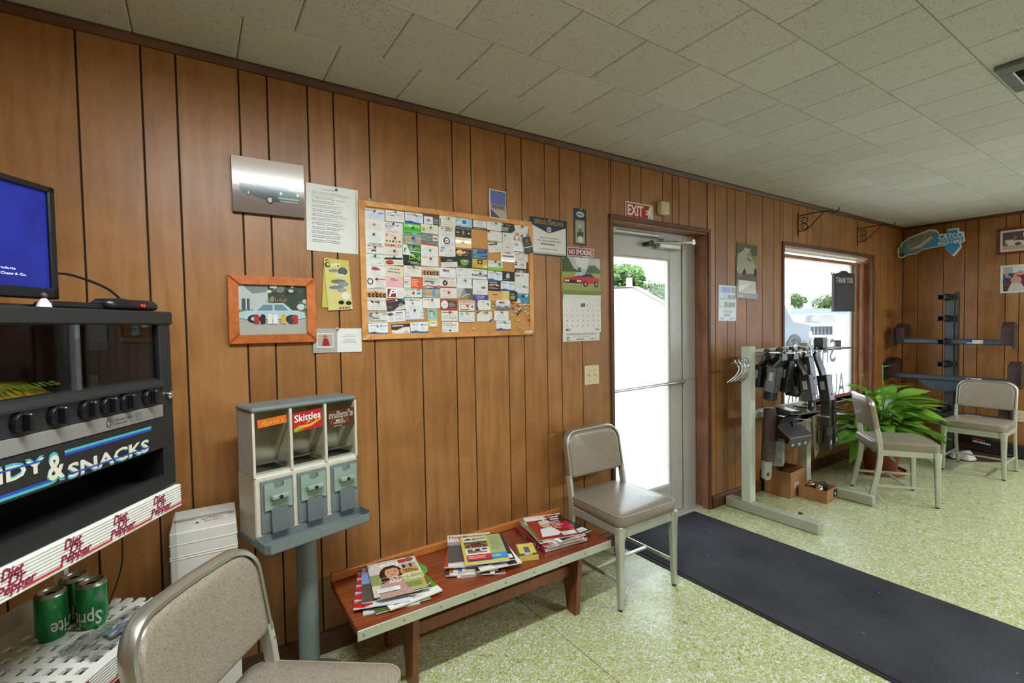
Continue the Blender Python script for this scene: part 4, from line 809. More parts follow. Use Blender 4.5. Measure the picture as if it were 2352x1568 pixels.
# snack bag lying inside
bm_ = MB(); N_ = 10; gv = [((i/N_-.5)*.26, (j/4-.5)*.14, .03*math.sin(math.pi*i/N_)*math.sin(math.pi*j/4)+.003*math.sin(i*2.1+j)) for j in range(5) for i in range(N_+1)]
gf = [(j*(N_+1)+i, j*(N_+1)+i+1, (j+1)*(N_+1)+i+1, (j+1)*(N_+1)+i) for j in range(4) for i in range(N_)]
bm_.add([(a, b, .006+c) for a, b, c in gv], gf).add([(a, b, .004-.001*abs(c)) for a, b, c in gv], [q[::-1] for q in gf])
bag = thing('snack_bag', 'shiny yellow snack bag behind the vending machine glass', 'snack bag', (-.06+math.cos(MR)*-.40-math.sin(MR)*.10, -.45+math.sin(MR)*-.40+math.cos(MR)*.10, 1.259), (R(22), 0, MR))
bm_.build('bag_body', mat('gold_foil', 'a08a28', .25, var=.15, scale=40, coat=.4), bag, 60)
v, f = textfit('Funyuns', -.075, -.03, .085, .012, .03, .1); MB().add([(a, b, 0) for a, b in v], f).build('bag_lettering', mat('green_print', '5a7a20', .4), bag, loc=(.02, -.02, .041))

stn = thing('drink_rack', 'white drink display rack with red lettered shelf strips under the vending machine', 'rack', MO, (0, 0, MR))
def strip(z0, z1, lab):
    m = MB().box(-MW-.01, -.008, z0, .004, .0, z1, .001)
    for k in range(9): zz = z0+(z1-z0)*(k+.5)/9.; m.box(-MW-.01, -.0095, zz-.0012, .004, -.008, zz+.0012)
    o = m.build('shelf_strip', WHTP, stn); zc = (z0+z1)/2
    for u in (-.09, -.222, -.352, -.482, -.612):
        for dz, du, tx, w, h in ((.0185, .004, 'Diet', .040, .021), (.003, .012, 'Dr', .032, .019), (-.0145, .010, 'Pepper', .074, .024)):
            pr('strip_lettering', MARO, o, u+du, zc+dz+.002, -.0102, tx, w, h, .05, .22)
        pr('strip_line', REDL, o, 0, 0, -.0102, pts=[(u+.022, z0+.008), (u+.108, z0+.008), (u+.108, z0+.013), (u+.022, z0+.013)])
    return o
strip(.886, .950, ''); strip(.548, .612, '')
box('machine_shelf', WHTP, stn, (-MW-.01, 0, .93), (.004, .36, .950), .002)
sh_ = MB(); x0, x1, y0, y1 = -MW-.01, .004, .0, .36; nx, ny = 16, 8; px, py = (x1-x0)/nx, (y1-.07-y0)/ny; sh_.box(x0, y1-.07, .604, x1, y1, .612)
for j in range(ny):
    sh_.box(x0, y0+j*py, .604, x1, y0+j*py+py*.5, .612)
    for i in range(nx): sh_.box(x0+i*px+(.5*px if j % 2 else 0)*0, y0+j*py+py*.5, .604, x0+i*px+px*.45, y0+(j+1)*py, .612)
sh_.build('perforated_shelf', WHTP, stn); box('shelf_back', WHTP, stn, (-MW, .355, .604), (.004, .365, .66)); box('bottom_shelf', BLKM, stn, (-MW, .01, .30), (.004, .36, .31)); box('back_panel', BLKI, stn, (-MW, .345, .615), (-.22, .352, .93))  # bottom shelf coloured black to put shade behind the perforations
for xx in (-MW-.01, -.012):
    for yy in (.008, .33): box('upright', WHTP if yy > .1 else CLEARP, stn, (xx, yy, 0), (xx+.014, yy+.03, .93))
# cans standing upside down
GREENC = mat('green_can', '2a8c48', .22, metal=.4, var=.12, scale=30)
def can(x, y, rz, lab, txt, span):
    t = thing('drink_can', lab, 'can', (x, y, .6125), (0, 0, rz), 'green drink cans on the rack shelf')
    MB().lathe([(.026, 0), (.027, .002), (.027, .006), (.033, .014), (.033, .112)], 28).build('can_wall', GREENC, t, 50)
    MB().lathe([(.033, .112), (.0315, .117), (.026, .122), (.0245, .1205), (.023, .115), (.01, .111), (.001, .110)], 28).build('can_end', ALU, t, 50)
    v, f = textfit(txt, -span/2, -.02, span/2, .026, .03); m = MB()
    m.add([(.0342*math.sin(a/.033), -.0342*math.cos(a/.033), b) for a, b in [(-p, .04-q) for p, q in v]], f); m.build('can_lettering', WHTP, t)
    for a0 in (1.0, 2.2): m = MB(); m.add([(.0336*math.sin(a0+s), -.0336*math.cos(a0+s), zz) for s, zz in ((0, .07), (.16, .07), (.32, .07), (.32, .10), (.16, .10), (0, .10))], [(0, 1, 4, 5), (1, 2, 3, 4)]); m.build('can_panel', GREYP, t)
can(-.335, -.476, R(72), 'green drink can standing apart in front of two others', 'Sprite', .075)
can(-.255, -.47, R(-28), 'green drink can nearest the hanging power cord', 'Sprite', .075)
can(-.30, -.405, R(15), 'green drink can behind the other two', 'Sprite', .075)
tag(MB().tube(catmull([(-.20, -.40, .948), (-.195, -.40, .80), (-.20, -.41, .72), (-.225, -.44, .645), (-.235, -.455, .622)]), .0022, 6).tube([(-.235, -.455, .622), (-.247, -.47, .617)], .0045, 8).build('power_cord', BLKP, smooth=50), 'thin black cord with a plug dangling onto the rack shelf', 'cord')
# plastic bag on the shelf
rb = random.Random(3); pm = MB(); n_ = 9
pv = [((i/n_-.5)*.20+rb.uniform(-.006, .006), (j/n_-.5)*.12+rb.uniform(-.006, .006), .0045+rb.uniform(0, .018)*(math.sin(math.pi*i/n_)*.7+.3)) for j in range(n_+1) for i in range(n_+1)]
pm.add(pv, [(j*(n_+1)+i, j*(n_+1)+i+1, (j+1)*(n_+1)+i+1, (j+1)*(n_+1)+i) for j in range(n_) for i in range(n_)])
pb_ = tag(pm.build('plastic_bag', glass_mat('bag_film', (.68, .70, .71), 1.7, .2, 2.6), loc=(-.195, -.56, .612), rot=(0, 0, R(42))), 'crumpled clear plastic bag lying on the rack shelf', 'plastic bag')
pm = MB(); pm.add([(-.03, -.02, .012), (.05, -.025, .014), (.055, .02, .016), (-.02, .025, .012)], [(0, 1, 2, 3)]); pm.build('bag_label', mat('pale_blue_print', '8ea3b4', .4), pb_)

# television on the machine
TVc = thing('flat_tv', 'flat black television showing a blue screen on the vending machine', 'television', MO, (0, 0, MR))
TY0, TXR, TXL, TZ0, TZ1 = .15, -.176, -.70, 1.484, 1.762
MB().box(TXL, TY0, TZ0, TXL+.018, TY0+.03, TZ1, .003).box(TXR-.018, TY0, TZ0, TXR, TY0+.03, TZ1, .003).box(TXL, TY0, TZ1-.016, TXR, TY0+.03, TZ1, .003).box(TXL, TY0, TZ0, TXR, TY0+.03, TZ0+.026, .003).build('bezel', BLKP, TVc)
box('back_cover', BLKP, TVc, (TXL+.01, TY0+.02, TZ0+.01), (TXR-.01, TY0+.05, TZ1-.01), .004)
def screen_mat():
    m, nt, N, L, P = node_mat('tv_screen'); tc = N.new('ShaderNodeTexCoord'); n = N.new('ShaderNodeTexNoise'); n.inputs['Scale'].default_value = 9; n.inputs['Detail'].default_value = 1; L.new(tc.outputs['Object'], n.inputs['Vector'])
    rp = N.new('ShaderNodeValToRGB'); e = rp.color_ramp.elements; e[0].position = .4; e[0].color = (*lin('001a86'), 1); e[1].position = .7; e[1].color = (*lin('1a2aa0'), 1); L.new(n.outputs['Fac'], rp.inputs['Fac'])
    P.inputs['Base Color'].default_value = (.01, .01, .012, 1); P.inputs['Roughness'].default_value = .2; L.new(rp.outputs['Color'], P.inputs['Emission Color']); P.inputs['Emission Strength'].default_value = .62; return m
sc_ = box('screen', screen_mat(), TVc, (TXL+.018, TY0+.008, TZ0+.026), (TXR-.018, TY0+.012, TZ1-.016))
TXW = emis_mat('screen_text', 'd8e0f0', .8)
for i, tx in enumerate(('Deposit, credit card and lending products', 'Member Lender. \u00a9 2024 JPMorgan Chase & Co.')):
    v, f = textfit(tx, 0, 0, .20+.025*i, .0075); MB().add([(a, b, 0) for a, b in v], f).build('screen_text', TXW, sc_, loc=(TXR-.30, TY0+.0075, TZ0+.062-i*.012), rot=(R(90), 0, 0))
MB().box(-.50, TY0+.01, 1.457, -.40, TY0+.04, TZ0+.02, .004).build('stand_neck', BLKP, TVc); MB().prism([(-.62, .06), (-.22, .05), (-.20, .09), (-.40, .28), (-.62, .24)], 1.4555, 1.463, 'z').build('stand_foot', BLKP, TVc)
def onm(u, y): return (MO[0]+math.cos(MR)*u-math.sin(MR)*y, MO[1]+math.sin(MR)*u+math.cos(MR)*y)
mdm = thing('set_top_box', 'black electronic box with a red glowing light on the vending machine', 'electronics', (*onm(-.12, .03), 1.4552), (0, 0, MR))
MB().loft([[(x, y, z) for x, y in rrect(w, d, .02, 4)] for w, d, z in ((.165, .05, .002), (.175, .06, .008), (.175, .06, .018), (.16, .045, .028))]).build('case', BLKP, mdm, 50)
MB().lathe([(.009, 0), (.009, .004), (.004, .005)], 12).build('red_button', REDP, mdm, loc=(.06, 0, .0265)); MB().box(.012, -.0315, .011, .026, -.029, .017).build('indicator', emis_mat('red_light', 'ff2010', 1.0), mdm)
o = MB().lathe([(.014, 0), (.014, .003), (.006, .004)], 12).build('dial', BLKP, mdm, loc=(-.02, 0, .0275))
rm = tag(MB().box(-.07, -.022, 0, .07, .022, .014, .004).box(-.05, -.012, .014, .04, .012, .016, .001).build('remote_control', BLKP, loc=(*onm(-.27, .04), 1.4552), rot=(0, 0, MR)), 'slim black remote control lying on the vending machine', 'remote')
p0 = onm(-.19, .17); p1 = onm(-.20, .05)
tag(MB().tube(catmull([(*onm(-.19, .18), 1.545), (*onm(-.15, .15), 1.55), (*onm(-.10, .10), 1.52), (*onm(-.09, .065), 1.485)]), .003, 6).build('tv_cable', BLKP, smooth=50), 'black cable arching from the television to the electronic box', 'cable')
fg = thing('small_figurine', 'tiny white and brown figurine below the television', 'figurine', (*onm(-.345, .03), 1.4552))
MB().lathe([(.014, 0), (.012, .008), (.007, .016), (.005, .02)], 12).build('robe', WHTP, fg, 50); MB().lathe([(.003, .018), (.007, .022), (.007, .029), (.002, .034)], 12).build('head', RUST, fg, 50)

# white carton beside the machine
wb = thing('white_carton', 'tall white cardboard carton standing against the wall beside the rack', 'box', (.006, -.158, 0), (0, 0, R(-2)))
MB().box(-.095, -.115, 0, .095, .115, .742, .003).build('carton_body', WBOX, wb)
for zz in (.70, .66, .652): MB().box(-.0965, -.1165, zz, .0965, .1165, zz+.006, .002).build('carton_flap_edge', WBOX, wb)
a = Art(.10, .06, 'd0ccc2').lines(.42, .72, .75, .88, 1, 'b03024', 5, .7).text('807407', .2, .45, .85, .62, '2a2a2a', .03).lines(.3, .12, .9, .25, 1, '333333', 2, .6).rect(.05, .05, .14, .3, '444444'); o = a.build('carton_label', PRINT, wb, flat=True); o.location = (.02, -.03, .7425)
MB().tube([(-.09, 0, .7432), (.09, 0, .7432)], 0, sq=(.03, .0006, (0, 1, 0))).build('packing_tape', CLEARP, wb)

# ================================================================== THINGS ON THE LONG WALL
PINC = {'green': '3f9a3a', 'dkgreen': '1f6a38', 'blue': '1f4a9a', 'navy': '1c2c5a', 'red': 'b3202a', 'magenta': 'b02a60', 'yellow': 'c9a83a', 'white': 'dcd8cc', 'beige': 'c8ab80', 'teal': '3a7a90', 'orange': 'd04a2c', 'black': '2a2620', 'clear': 'cfc6b4', 'silver': 'a8a8a0'}
PINM = {}
def pin(x, z, c, y, lab, grp, tilt=0.0):
    if c not in PINM:
        m = mat('pin_'+c, PINC[c], .3, metal=.7 if c == 'silver' else 0)
        PINM[c] = MB().lathe([(.0012, 0), (.0048, 0), (.005, -.0015), (.0026, -.0025), (.0022, -.007), (.0038, -.0085), (.004, -.0105), (.0028, -.0115)], 12, axis='y').mesh('push_pin', m, 40)
    o = bpy.data.objects.new('push_pin', PINM[c]); COL.objects.link(o); o.location = (x, y, z); o.rotation_euler = (R(tilt), 0, R(tilt*.6)); return tag(o, lab, 'push pin', grp)
PG = 'single pins on the panelled wall'
# glossy photograph panel of a dark car
pp = thing('car_photograph', 'glossy unframed photo panel of a dark green vintage car on gravel', 'picture', (.266, -.004, 1.964), (0, -R(0), 0))
box('backing_board', mat('panel_edge', '4a4038', .5), pp, (-.129, -.018, -.107), (.129, 0, .107), .001)
a = Art(.258, .214, 'b79f8c').rect(0, .55, 1, 1, 'c4b0a0').rect(0, .75, 1, 1, 'bfb4a6').poly([(.1, .52), (.3, .6), (.75, .56), (1, .5), (1, .45), (0, .47)], '9aa08c').rect(0, 0, 1, .4, '77655c').rect(0, .38, 1, .48, '8f7a68')
a.poly([(.3, .5), (.42, .62), (.7, .6), (.78, .47)], '5a625c').poly([(.09, .42), (.1, .52), (.35, .52), (.55, .47), (.84, .46), (.93, .4), (.92, .28), (.6, .24), (.4, .27), (.12, .36)], '33403c').poly([(.6, .42), (.62, .3), (.92, .29), (.93, .4), (.84, .45)], '4a6a60').rect(.62, .31, .92, .335, 'a8b0aa').rect(.64, .26, .9, .285, '9aa4a0')
a.ell(.5, .27, .055, .075, '1c1c1c').ell(.5, .27, .033, .048, 'b8b0a4').ell(.21, .36, .03, .055, '1c1c1c').ell(.21, .36, .016, .035, 'a8a094')
for k, xx in enumerate((.66, .9)): a.ell(xx, .41, .02, .03, 'd0d0c8', 10)
a.build('photo_print', print_mat('laminate_print', .12, .12), pp).location = (0, -.018, 0)
# typed letter
a = Art(.214, .281, 'd9d8d0').lines(.3, .92, .7, .95, 1, '888888', 1, .3)
for i in range(12): a.lines(.1, .845-i*.065, .84, .895-i*.065, 2 if i % 3 else 3, '6a6a6a', 30+i, .24)
for i in range(36): a.rect(.955, .03+i*.026, .97, .042+i*.026, '9a9a94')
hang(tag(a.build('typed_letter', bend=lambda u, v: .010*max(0, .25-u)+.012*max(0, v-.8)*(1-u)), 'long typed letter sheet pinned above the yellow brochures', 'letter'), .51, 1.867, -.004, -1)
pin(.527, 1.995, 'blue', -.007, 'blue push pin holding the typed letter', PG)
# brochures
def rpm(a, front):
    a.rect(0, .86, 1, 1, 'c7bb5e').ell(.14, .92, .12, .055, '3a3a34').ell(.16, .925, .07, .035, 'c7bb5e').text('RPM', .25, .88, .62, .945, 'e8e6dc', .05, .1)
    for i, (cx, cy, w, h, c) in enumerate(((.35, .8, .2, .05, '8a8a80'), (.72, .78, .2, .12, '5c605c'), (.55, .7, .25, .05, 'cfcabc'), (.5, .58, .3, .06, '70746c'), (.25, .66, .15, .07, 'd8c84c'), (.7, .52, .22, .07, '8a9090'), (.4, .46, .3, .05, '6a8094'), (.62, .4, .2, .06, '9a9a90'), (.75, .28, .18, .12, 'dcd8cc'), (.55, .15, .12, .06, '2a2a28'), (.85, .13, .12, .06, '30302c'))): a.ell(cx, cy, w, h*.7, c, 12)
    for i, c in enumerate(('3a5a9a', 'b04a3a', 'c03028', '3a80b0')): a.rect(.45+i*.12, .02, .53+i*.12, .055, c)
    return a
rp_ = thing('brochure', 'yellow brochure with grey car parts, in front of its twin', 'brochure', (.524, -.010, 1.585), (0, R(-3.5), 0), 'yellow brochures pinned to the wall'); rpm(Art(.103, .212, 'cfc67e'), 1).build('printed_face', GLOSSP, rp_)
rp2 = thing('brochure', 'yellow brochure mostly hidden behind another one like it', 'brochure', (.513, -.006, 1.592), (0, R(4), 0), 'yellow brochures pinned to the wall'); rpm(Art(.103, .212, 'c3b85f'), 0).build('printed_face', GLOSSP, rp2)
# framed car photograph
def frame4(par, w, h, t, d, m, y=0.0):
    for nm, P_ in (('frame_side', [(-w/2, -h/2), (w/2, -h/2), (w/2-t, -h/2+t), (-w/2+t, -h/2+t)]), ('frame_side', [(w/2, -h/2), (w/2, h/2), (w/2-t, h/2-t), (w/2-t, -h/2+t)]), ('frame_side', [(w/2, h/2), (-w/2, h/2), (-w/2+t, h/2-t), (w/2-t, h/2-t)]), ('frame_side', [(-w/2, h/2), (-w/2, -h/2), (-w/2+t, -h/2+t), (-w/2+t, h/2-t)])):
        cx = sum(p[0] for p in P_)/4; cz = sum(p[1] for p in P_)/4; q = [(cx+(p[0]-cx)*.96, cz+(p[1]-cz)*.9) for p in P_]
        MB().loft([[(p[0], y, p[1]) for p in P_], [(p[0], y-d*.6, p[1]) for p in P_], [(p[0], y-d, p[1]) for p in q]]).build(nm, m, par)
fp = thing('framed_photo', 'orange wood framed photo of a race-striped pale blue car by a house', 'picture', (.268, -.0028, 1.478), (0, R(.3), 0))
frame4(fp, .318, .268, .036, .02, FRAMEW)
a = Art(.25, .2, '9aa098').rect(0, 0, 1, .33, 'b9b3a6').rect(.35, .4, 1, 1, '3f463c').rect(.0, .45, .42, 1, 'c9cac6').poly([(.05, 1), (.2, .82), (.42, .86), (.42, 1)], '8a8c88').rect(.05, .5, .1, .72, '4a5a60').rect(.12, .5, .16, .72, '4a5a60')
rnd = random.Random(5)
for i in range(26): a.ell(rnd.uniform(.42, 1), rnd.uniform(.5, 1), rnd.uniform(.02, .08), rnd.uniform(.02, .07), rnd.choice(['2a3328', '56624e', '7a8470', 'c8ccc4']), 8)
a.rect(0, .4, 1, .5, '6d7a5c').car(.0, .25, .98, .4, 'b4c6cc', glass='70868c')
for i, (xx, c, h) in enumerate(((.25, 'b02a24', .2), (.34, '20201e', .2), (.44, 'd8d4c8', .22), (.52, 'd8d8d2', .2), (.64, 'c8a23a', .21), (.75, '303a34', .14), (.82, 'b8241e', .19))): a.poly([(xx-.033, .22), (xx+.033, .22), (xx+.038, .24+h*.7), (xx+.015, .24+h*.85), (xx-.02, .24+h*.85), (xx-.038, .24+h*.6)], c)
for i in range(12): a.rect(.4+i*.025, .66, .41+i*.025, .7+.02*(i % 3), 'b08a50')
a.build('photo_print', PRINT, fp).location = (0, -.006, 0); box('cover_glass', GLASS, fp, (-.124, -.0105, -.099), (.124, -.009, .099))
# thank-you photo card
gc = thing('greeting_card', 'folded thank-you card with a small photo of a child in red', 'card', (.515, -.004, 1.347), (0, R(1), 0))
Art(.098, .104, 'a8a49c').rect(.15, .22, .85, .8, 'ded9d0').rect(.18, .26, .82, .76, 'a9a090').ell(.5, .66, .09, .09, 'b06a44').poly([(.36, .28), (.42, .56), (.5, .6), (.62, .56), (.7, .28)], '8f1e2c').lines(.05, .05, .95, .2, 3, '94908a').build('photo_half', PRINT, gc, bend=lambda u, v: .006*(1-u)).location = (-.052, 0, 0)
Art(.104, .104, 'dcdad4').lines(.2, .62, .8, .75, 2, '8a8a86', 3, .3, True).lines(.2, .36, .8, .55, 3, '8a8a86', 4, .3, True).build('message_half', PRINT, gc, bend=lambda u, v: .004*u).location = (.05, 0, 0)
pin(.515, 1.397, 'silver', -.008, 'silver push pin holding the folded photo card', PG)

# ------------------------------------------------------------------ cork board
cb = thing('cork_board', 'oak-framed cork board crowded with business cards', 'notice board', (1.089, -.0028, 1.654), (0, R(.45)*0, 0))
CW, CH = .942, .618
frame4(cb, CW, CH, .026, .017, OAK); box('cork_sheet', CORK, cb, (-CW/2+.02, -.008, -CH/2+.02), (CW/2-.02, 0, CH/2-.02))
for xx in (-.42, .43): MB().lathe([(.006, 0), (.011, 0), (.011, -.003), (.006, -.003)], 14, axis='y').build('hanging_eye', CHROME, cb, 40, loc=(xx, -.001, CH/2+.006))
Art(.052, .014, 'cfccc4').ell(.13, .5, .05, .25, '444444', 8).lines(.25, .3, .9, .7, 1, '777777').build('maker_tag', PRINT, cb).location = (CW/2-.04, -.0175, -CH/2+.017)
WAVE = lambda a: a.poly([(0, 0), (1, 0), (1, .13), (.8, .1), (.6, .14), (.3, .16), (0, .2)], '2f62a8').text('Shorty\'s', .07, .68, .42, .9, '2a6a9a', .02, .2).text('Mercer', .58, .66, .95, .84, '2a6a9a', .02, .2).poly([(.08, .2), (.3, .14), (.5, .2), (.3, .24)], '7a3028').lines(.08, .3, .45, .58, 3, 'b0b4b8', 4, .25).lines(.6, .25, .95, .6, 5, 'a8acb0', 5, .25)
T = lambda s, x0, y0, x1, y1, c, b=.03, sh=0.: (lambda a: a.text(s, x0, y0, x1, y1, c, b, sh))
def tires(a): a.rect(0, .22, 1, .7, 'c98034'); [a.ell(.15+i*.19, .42, .07+.02*(i == 2), .2, '26262a', 12) for i in range(5)]; [a.ell(.17+i*.19, .42, .03, .1, '9a9a98', 8) for i in range(5)]; a.lines(.05, .05, .6, .18, 2, 'a8a49a', 3, .3); a.lines(.05, .75, .9, .95, 2, 'b0aca4', 3, .3)
def gate(a): a.rect(0, 0, 1, 1, '96978f').rect(.0, .5, 1, .75, 'a9aaa2').text('REN', .18, .3, .55, .62, 'd0952c', .05).text('1', .58, .25, .68, .75, '5a8ac0', .06).text('S', .70, .3, .86, .62, 'd0952c', .05).rect(.05, .3, .07, .9, '4a4a46').rect(.05, .86, .5, .89, '4a4a46').lines(.4, .86, .95, .95, 1, '444444').lines(.15, .12, .8, .2, 1, 'e8e8e0', 3, .6)
def L_(n=4, c='9a9a98', x0=.1, x1=.9, y0=.15, y1=.65, seed=1): return lambda a: a.lines(x0, y0, x1, y1, n, c, seed, .25, True)
def plain(hc, txt=None):
    def f(a):
        a.lines(.1, .78, .55, .92, 1, hc, 2, .55).lines(.3, .2, .85, .65, 4, 'a8a6a0', 3, .25)
    return f
def ameart(a): a.poly([(.15, .6), (.27, .85), (.33, .85), (.33, .6), (.26, .7)], '20264a').text('ME', .33, .62, .6, .84, 'b02030', .05, .15)
# x along the wall and height in metres; rotation; base colour; look; drawing; pin colour, pin dx, dz; portrait?
CARDS = []
def C(px, py, rot, base, look, art, pinc=None, pdx=0., pdz=.016, size=(.0889, .0508)): CARDS.append((px, py, rot, base, look, art, pinc, pdx, pdz, size))
C(0.6905, 1.9049, 0, 'd2d3da', 'pale lilac card with a painted violet reflection', lambda a: (a.rect(0, .8, .45, .92, 'a8a2e0'), a.rect(.68, .62, .92, .74, '7c78d0'), L_(4, 'a0a4c0')(a)), 'green', -.002, .017)  # violet patches put a glossy lamp reflection into the card's colour
C(0.6877, 1.8566, 0, 'dcd7cc', 'plain cream text card', L_(6, 'b0aba0'), 'beige', -.002, .006)
C(0.6853, 1.8061, 0, 'dedcd6', 'plain white text card', L_(5, 'aaa8a2'), 'blue', -.006, .012)
C(0.6859, 1.7566, -1, 'd8d5cc', 'white card with bold black lettering and a dog-like figure', lambda a: (a.text('HOBBYTIME', .2, .78, .85, .92, '33302c', .03), a.text('MOTORSPORTS', .12, .6, .92, .74, '33302c', .03), a.poly([(.28, .14), (.32, .3), (.4, .36), (.48, .36), (.56, .22), (.54, .14), (.46, .24), (.38, .2)], '2c2a28'), a.rect(.12, .38, .36, .41, '4a4640')), 'red', -.002, .002)
C(0.6858, 1.7042, -1, 'd6dacf', 'white card with a green border', lambda a: (a.ring(.5, .5, .48, .46, .04, 'a9c0a0', 4), a.lines(.15, .6, .85, .8, 2, '9ab890', 3, .4, True), a.lines(.6, .15, .9, .28, 1, '8ab080', 4, .6)), 'blue', -.002, .018)
C(0.6854, 1.6522, -1, 'dddad4', 'white card with a blue and red round logo', lambda a: (a.ell(.5, .7, .24, .12, 'b8404a'), a.lines(.3, .74, .7, .92, 1, '4a4a70', 7, .7), L_(3, 'b0aea8', .2, .85, .1, .45)(a)), None)
C(0.6820, 1.6009, -1, 'dcd9d3', 'white card with an arched black emblem and red heading', lambda a: (a.ring(.2, .6, .16, .3, .35, '4a4846', 12), a.rect(.42, .78, .98, .86, 'b05a58'), L_(4, 'b4b2ac', .42, .95, .2, .7)(a), a.rect(.4, .06, .98, .12, 'c88a86')), 'red', .002, .018)
C(0.6854, 1.5484, -1, 'd6d2c6', 'card with a row of tyres on orange', tires, 'yellow', -.004, .014)
C(0.6899, 1.5033, -1, 'd8d4ca', 'cream card with a black winged emblem', lambda a: (a.poly([(.1, .85), (.3, .8), (.36, .6), (.24, .66)], '26262a'), a.lines(.38, .64, .75, .82, 1, '2e2c2a', 7, .7), L_(3, 'a8a49c', .1, .9, .1, .5)(a)), 'red', .004, .012)
C(0.6893, 1.4471, 0, 'a8a6a4', 'grey card with white letters and black ring logo', lambda a: (a.poly([(0, 0), (1, 0), (1, .7), (.3, .4)], 'd6d3ca'), a.ring(.18, .7, .1, .17, .4, '26241e', 12), a.text('RPM', .25, .58, .72, .8, 'f0eee8', .05, .1), a.lines(.25, .3, .8, .45, 1, '6a6034', 8, .7), a.lines(.15, .1, .95, .22, 1, '8a8040', 2, .7)), 'green', -.002, .02)
C(0.6917, 1.3946, 1, 'e0e2e4', 'white card with a ship over a blue wave', WAVE, 'beige', -.004, .014)
C(0.7830, 1.9079, 0, 'dcdad6', 'white card with an arch of small grey letters', lambda a: (a.ring(.38, .55, .3, .3, .12, '8a8884', 12), a.rect(.24, .45, .5, .6, '77756f'), a.rect(0, 0, 1, .5, 'dcdad6'), L_(2, '94928c', .15, .6, .2, .4)(a), L_(4, 'b0aeaa', .65, .95, .2, .85)(a)), 'silver', .002, .02)
C(0.7755, 1.8547, 0, 'dad6d0', 'white card with a round stamp and red script', lambda a: (a.ring(.22, .62, .15, .26, .14, '6a6866', 16), a.rect(.05, .6, .5, .66, 'c88078'), a.ell(.7, .74, .1, .07, 'c08a78'), L_(2, 'aeaaa4', .05, .9, .06, .3)(a)), 'blue', -.002, .017)
C(0.7732, 1.8059, -1, 'dbd1ba', 'cream card with an orange leaf and five small icons', lambda a: (a.ell(.15, .78, .06, .14, 'd8702c'), a.rect(.26, .72, .55, .84, 'd8a88c'), [a.rect(.1+i*.17, .16, .2+i*.17, .34, ('6a6458', '77705f', '3a3630', '9a927e', '6a6458')[i]) for i in range(5)]), 'magenta', .006, .003)
C(0.7704, 1.7565, -1, 'dbd6cc', 'white card with big orange-red letters', lambda a: (a.text('BAMCO', .05, .72, .95, .98, 'c0502c', .06), L_(3, 'b8b2a8', .2, .9, .1, .5)(a)), 'red', .004, -.006)
C(0.7716, 1.7094, 2, 'd9d2c4', 'card with a black band above a red car', lambda a: (a.lines(.02, .86, .95, .98, 1, 'c08a78', 11, .7), a.rect(.02, .5, .98, .68, '2e2c2a'), a.ell(.28, .26, .22, .2, 'b83c38'), a.rect(.1, .1, .45, .2, '8a2a2a'), L_(3, 'b8ae9c', .55, .95, .1, .42)(a)), 'teal', .002, .012)
C(0.7737, 1.6563, -4, 'd6ccb2', 'tilted cream card with bold italic lettering', lambda a: (a.text('Gary & Ale', .2, .6, .75, .8, '2e2a24', .03, .3), a.text('Performance', .14, .36, .8, .54, '2e2a24', .03, .3), L_(1, 'a89e84', .3, .9, .1, .2)(a)), None)
C(0.7698, 1.6068, -2, 'e2aeb0', 'pink card', lambda a: (a.text('Rogers', .3, .56, .72, .82, '9a4450', .02, .15), a.lines(.2, .36, .8, .44, 1, 'b86a74'), a.lines(.05, .06, .95, .2, 2, 'c8868c')), 'white', -.002, .021)
C(0.7725, 1.5584, -2, 'dcd8ce', 'white card with a maroon square bearing a white initial', lambda a: (a.rect(.12, .1, .56, .82, '7c2440'), a.text('P', .2, .18, .5, .76, 'ece8e0', .05, .2), L_(5, 'aeaaa0', .6, .98, .1, .7)(a)), None)
C(0.7771, 1.5026, 8, '3a3634', 'tilted dark photo card with pink letters', lambda a: (a.lines(.08, .76, .8, .9, 1, 'b8406a', 14, .7), a.poly([(.3, 0), (.6, .3), (1, .45), (1, 0)], 'c8c4bc'), a.ell(.75, .45, .12, .15, '8a8a84'), a.rect(.04, .3, .3, .45, '7a5a3a'), a.rect(.85, .75, 1, 1, '3f7a68')), 'white', 0, .02)
C(0.7772, 1.4506, 4, 'dedbd6', 'white card with a blue and red curved heading', lambda a: (a.ell(.2, .7, .16, .14, '3a4a80'), a.rect(.05, .62, .36, .68, 'c05048'), a.lines(.5, .72, .95, .86, 1, '5a4a70', 5, .7), a.lines(.4, .5, .9, .66, 2, 'd88a78', 2, .5), a.ring(.22, .32, .1, .14, .2, '9a9894', 8), L_(3, 'b4b0ac', .4, .95, .1, .42)(a)), None)
C(0.8768, 1.9098, 0, 'd6dbe0', 'pale card with a ship over a blue wave', WAVE, 'yellow', 0, .018)
C(0.8650, 1.8579, -1, '48a838', 'bright green card with white letters', lambda a: (a.text('HOBBYTIME', .08, .66, .92, .9, 'd8ecd0', .04), a.rect(0, .0, 1, .22, '3a9a30'), a.rect(.05, .24, .95, .27, 'c8e4c0'), a.lines(.5, .03, .9, .18, 1, 'a0d898', 4, .7)), 'dkgreen', .002, .006)
C(0.8637, 1.8100, -1, '96978f', 'grey card with orange letters on a gate', gate, 'navy', .002, .005)
C(0.8624, 1.7607, -3, '4a7a36', 'green and white diagonal card with a bent figure', lambda a: (a.poly([(0, 0), (.45, 0), (.2, 1), (0, 1)], 'd8dad0'), a.poly([(.06, .2), (.06, .55), (.16, .7), (.2, .5), (.14, .45), (.12, .2)], '5a8a4a'), a.rect(.35, .35, .98, .42, 'd8e0cc'), a.lines(.35, .5, .95, .85, 3, 'c8dcb8', 3, .4), a.rect(0, 0, .55, .12, 'dcdcd4')), 'navy', .008, .018)
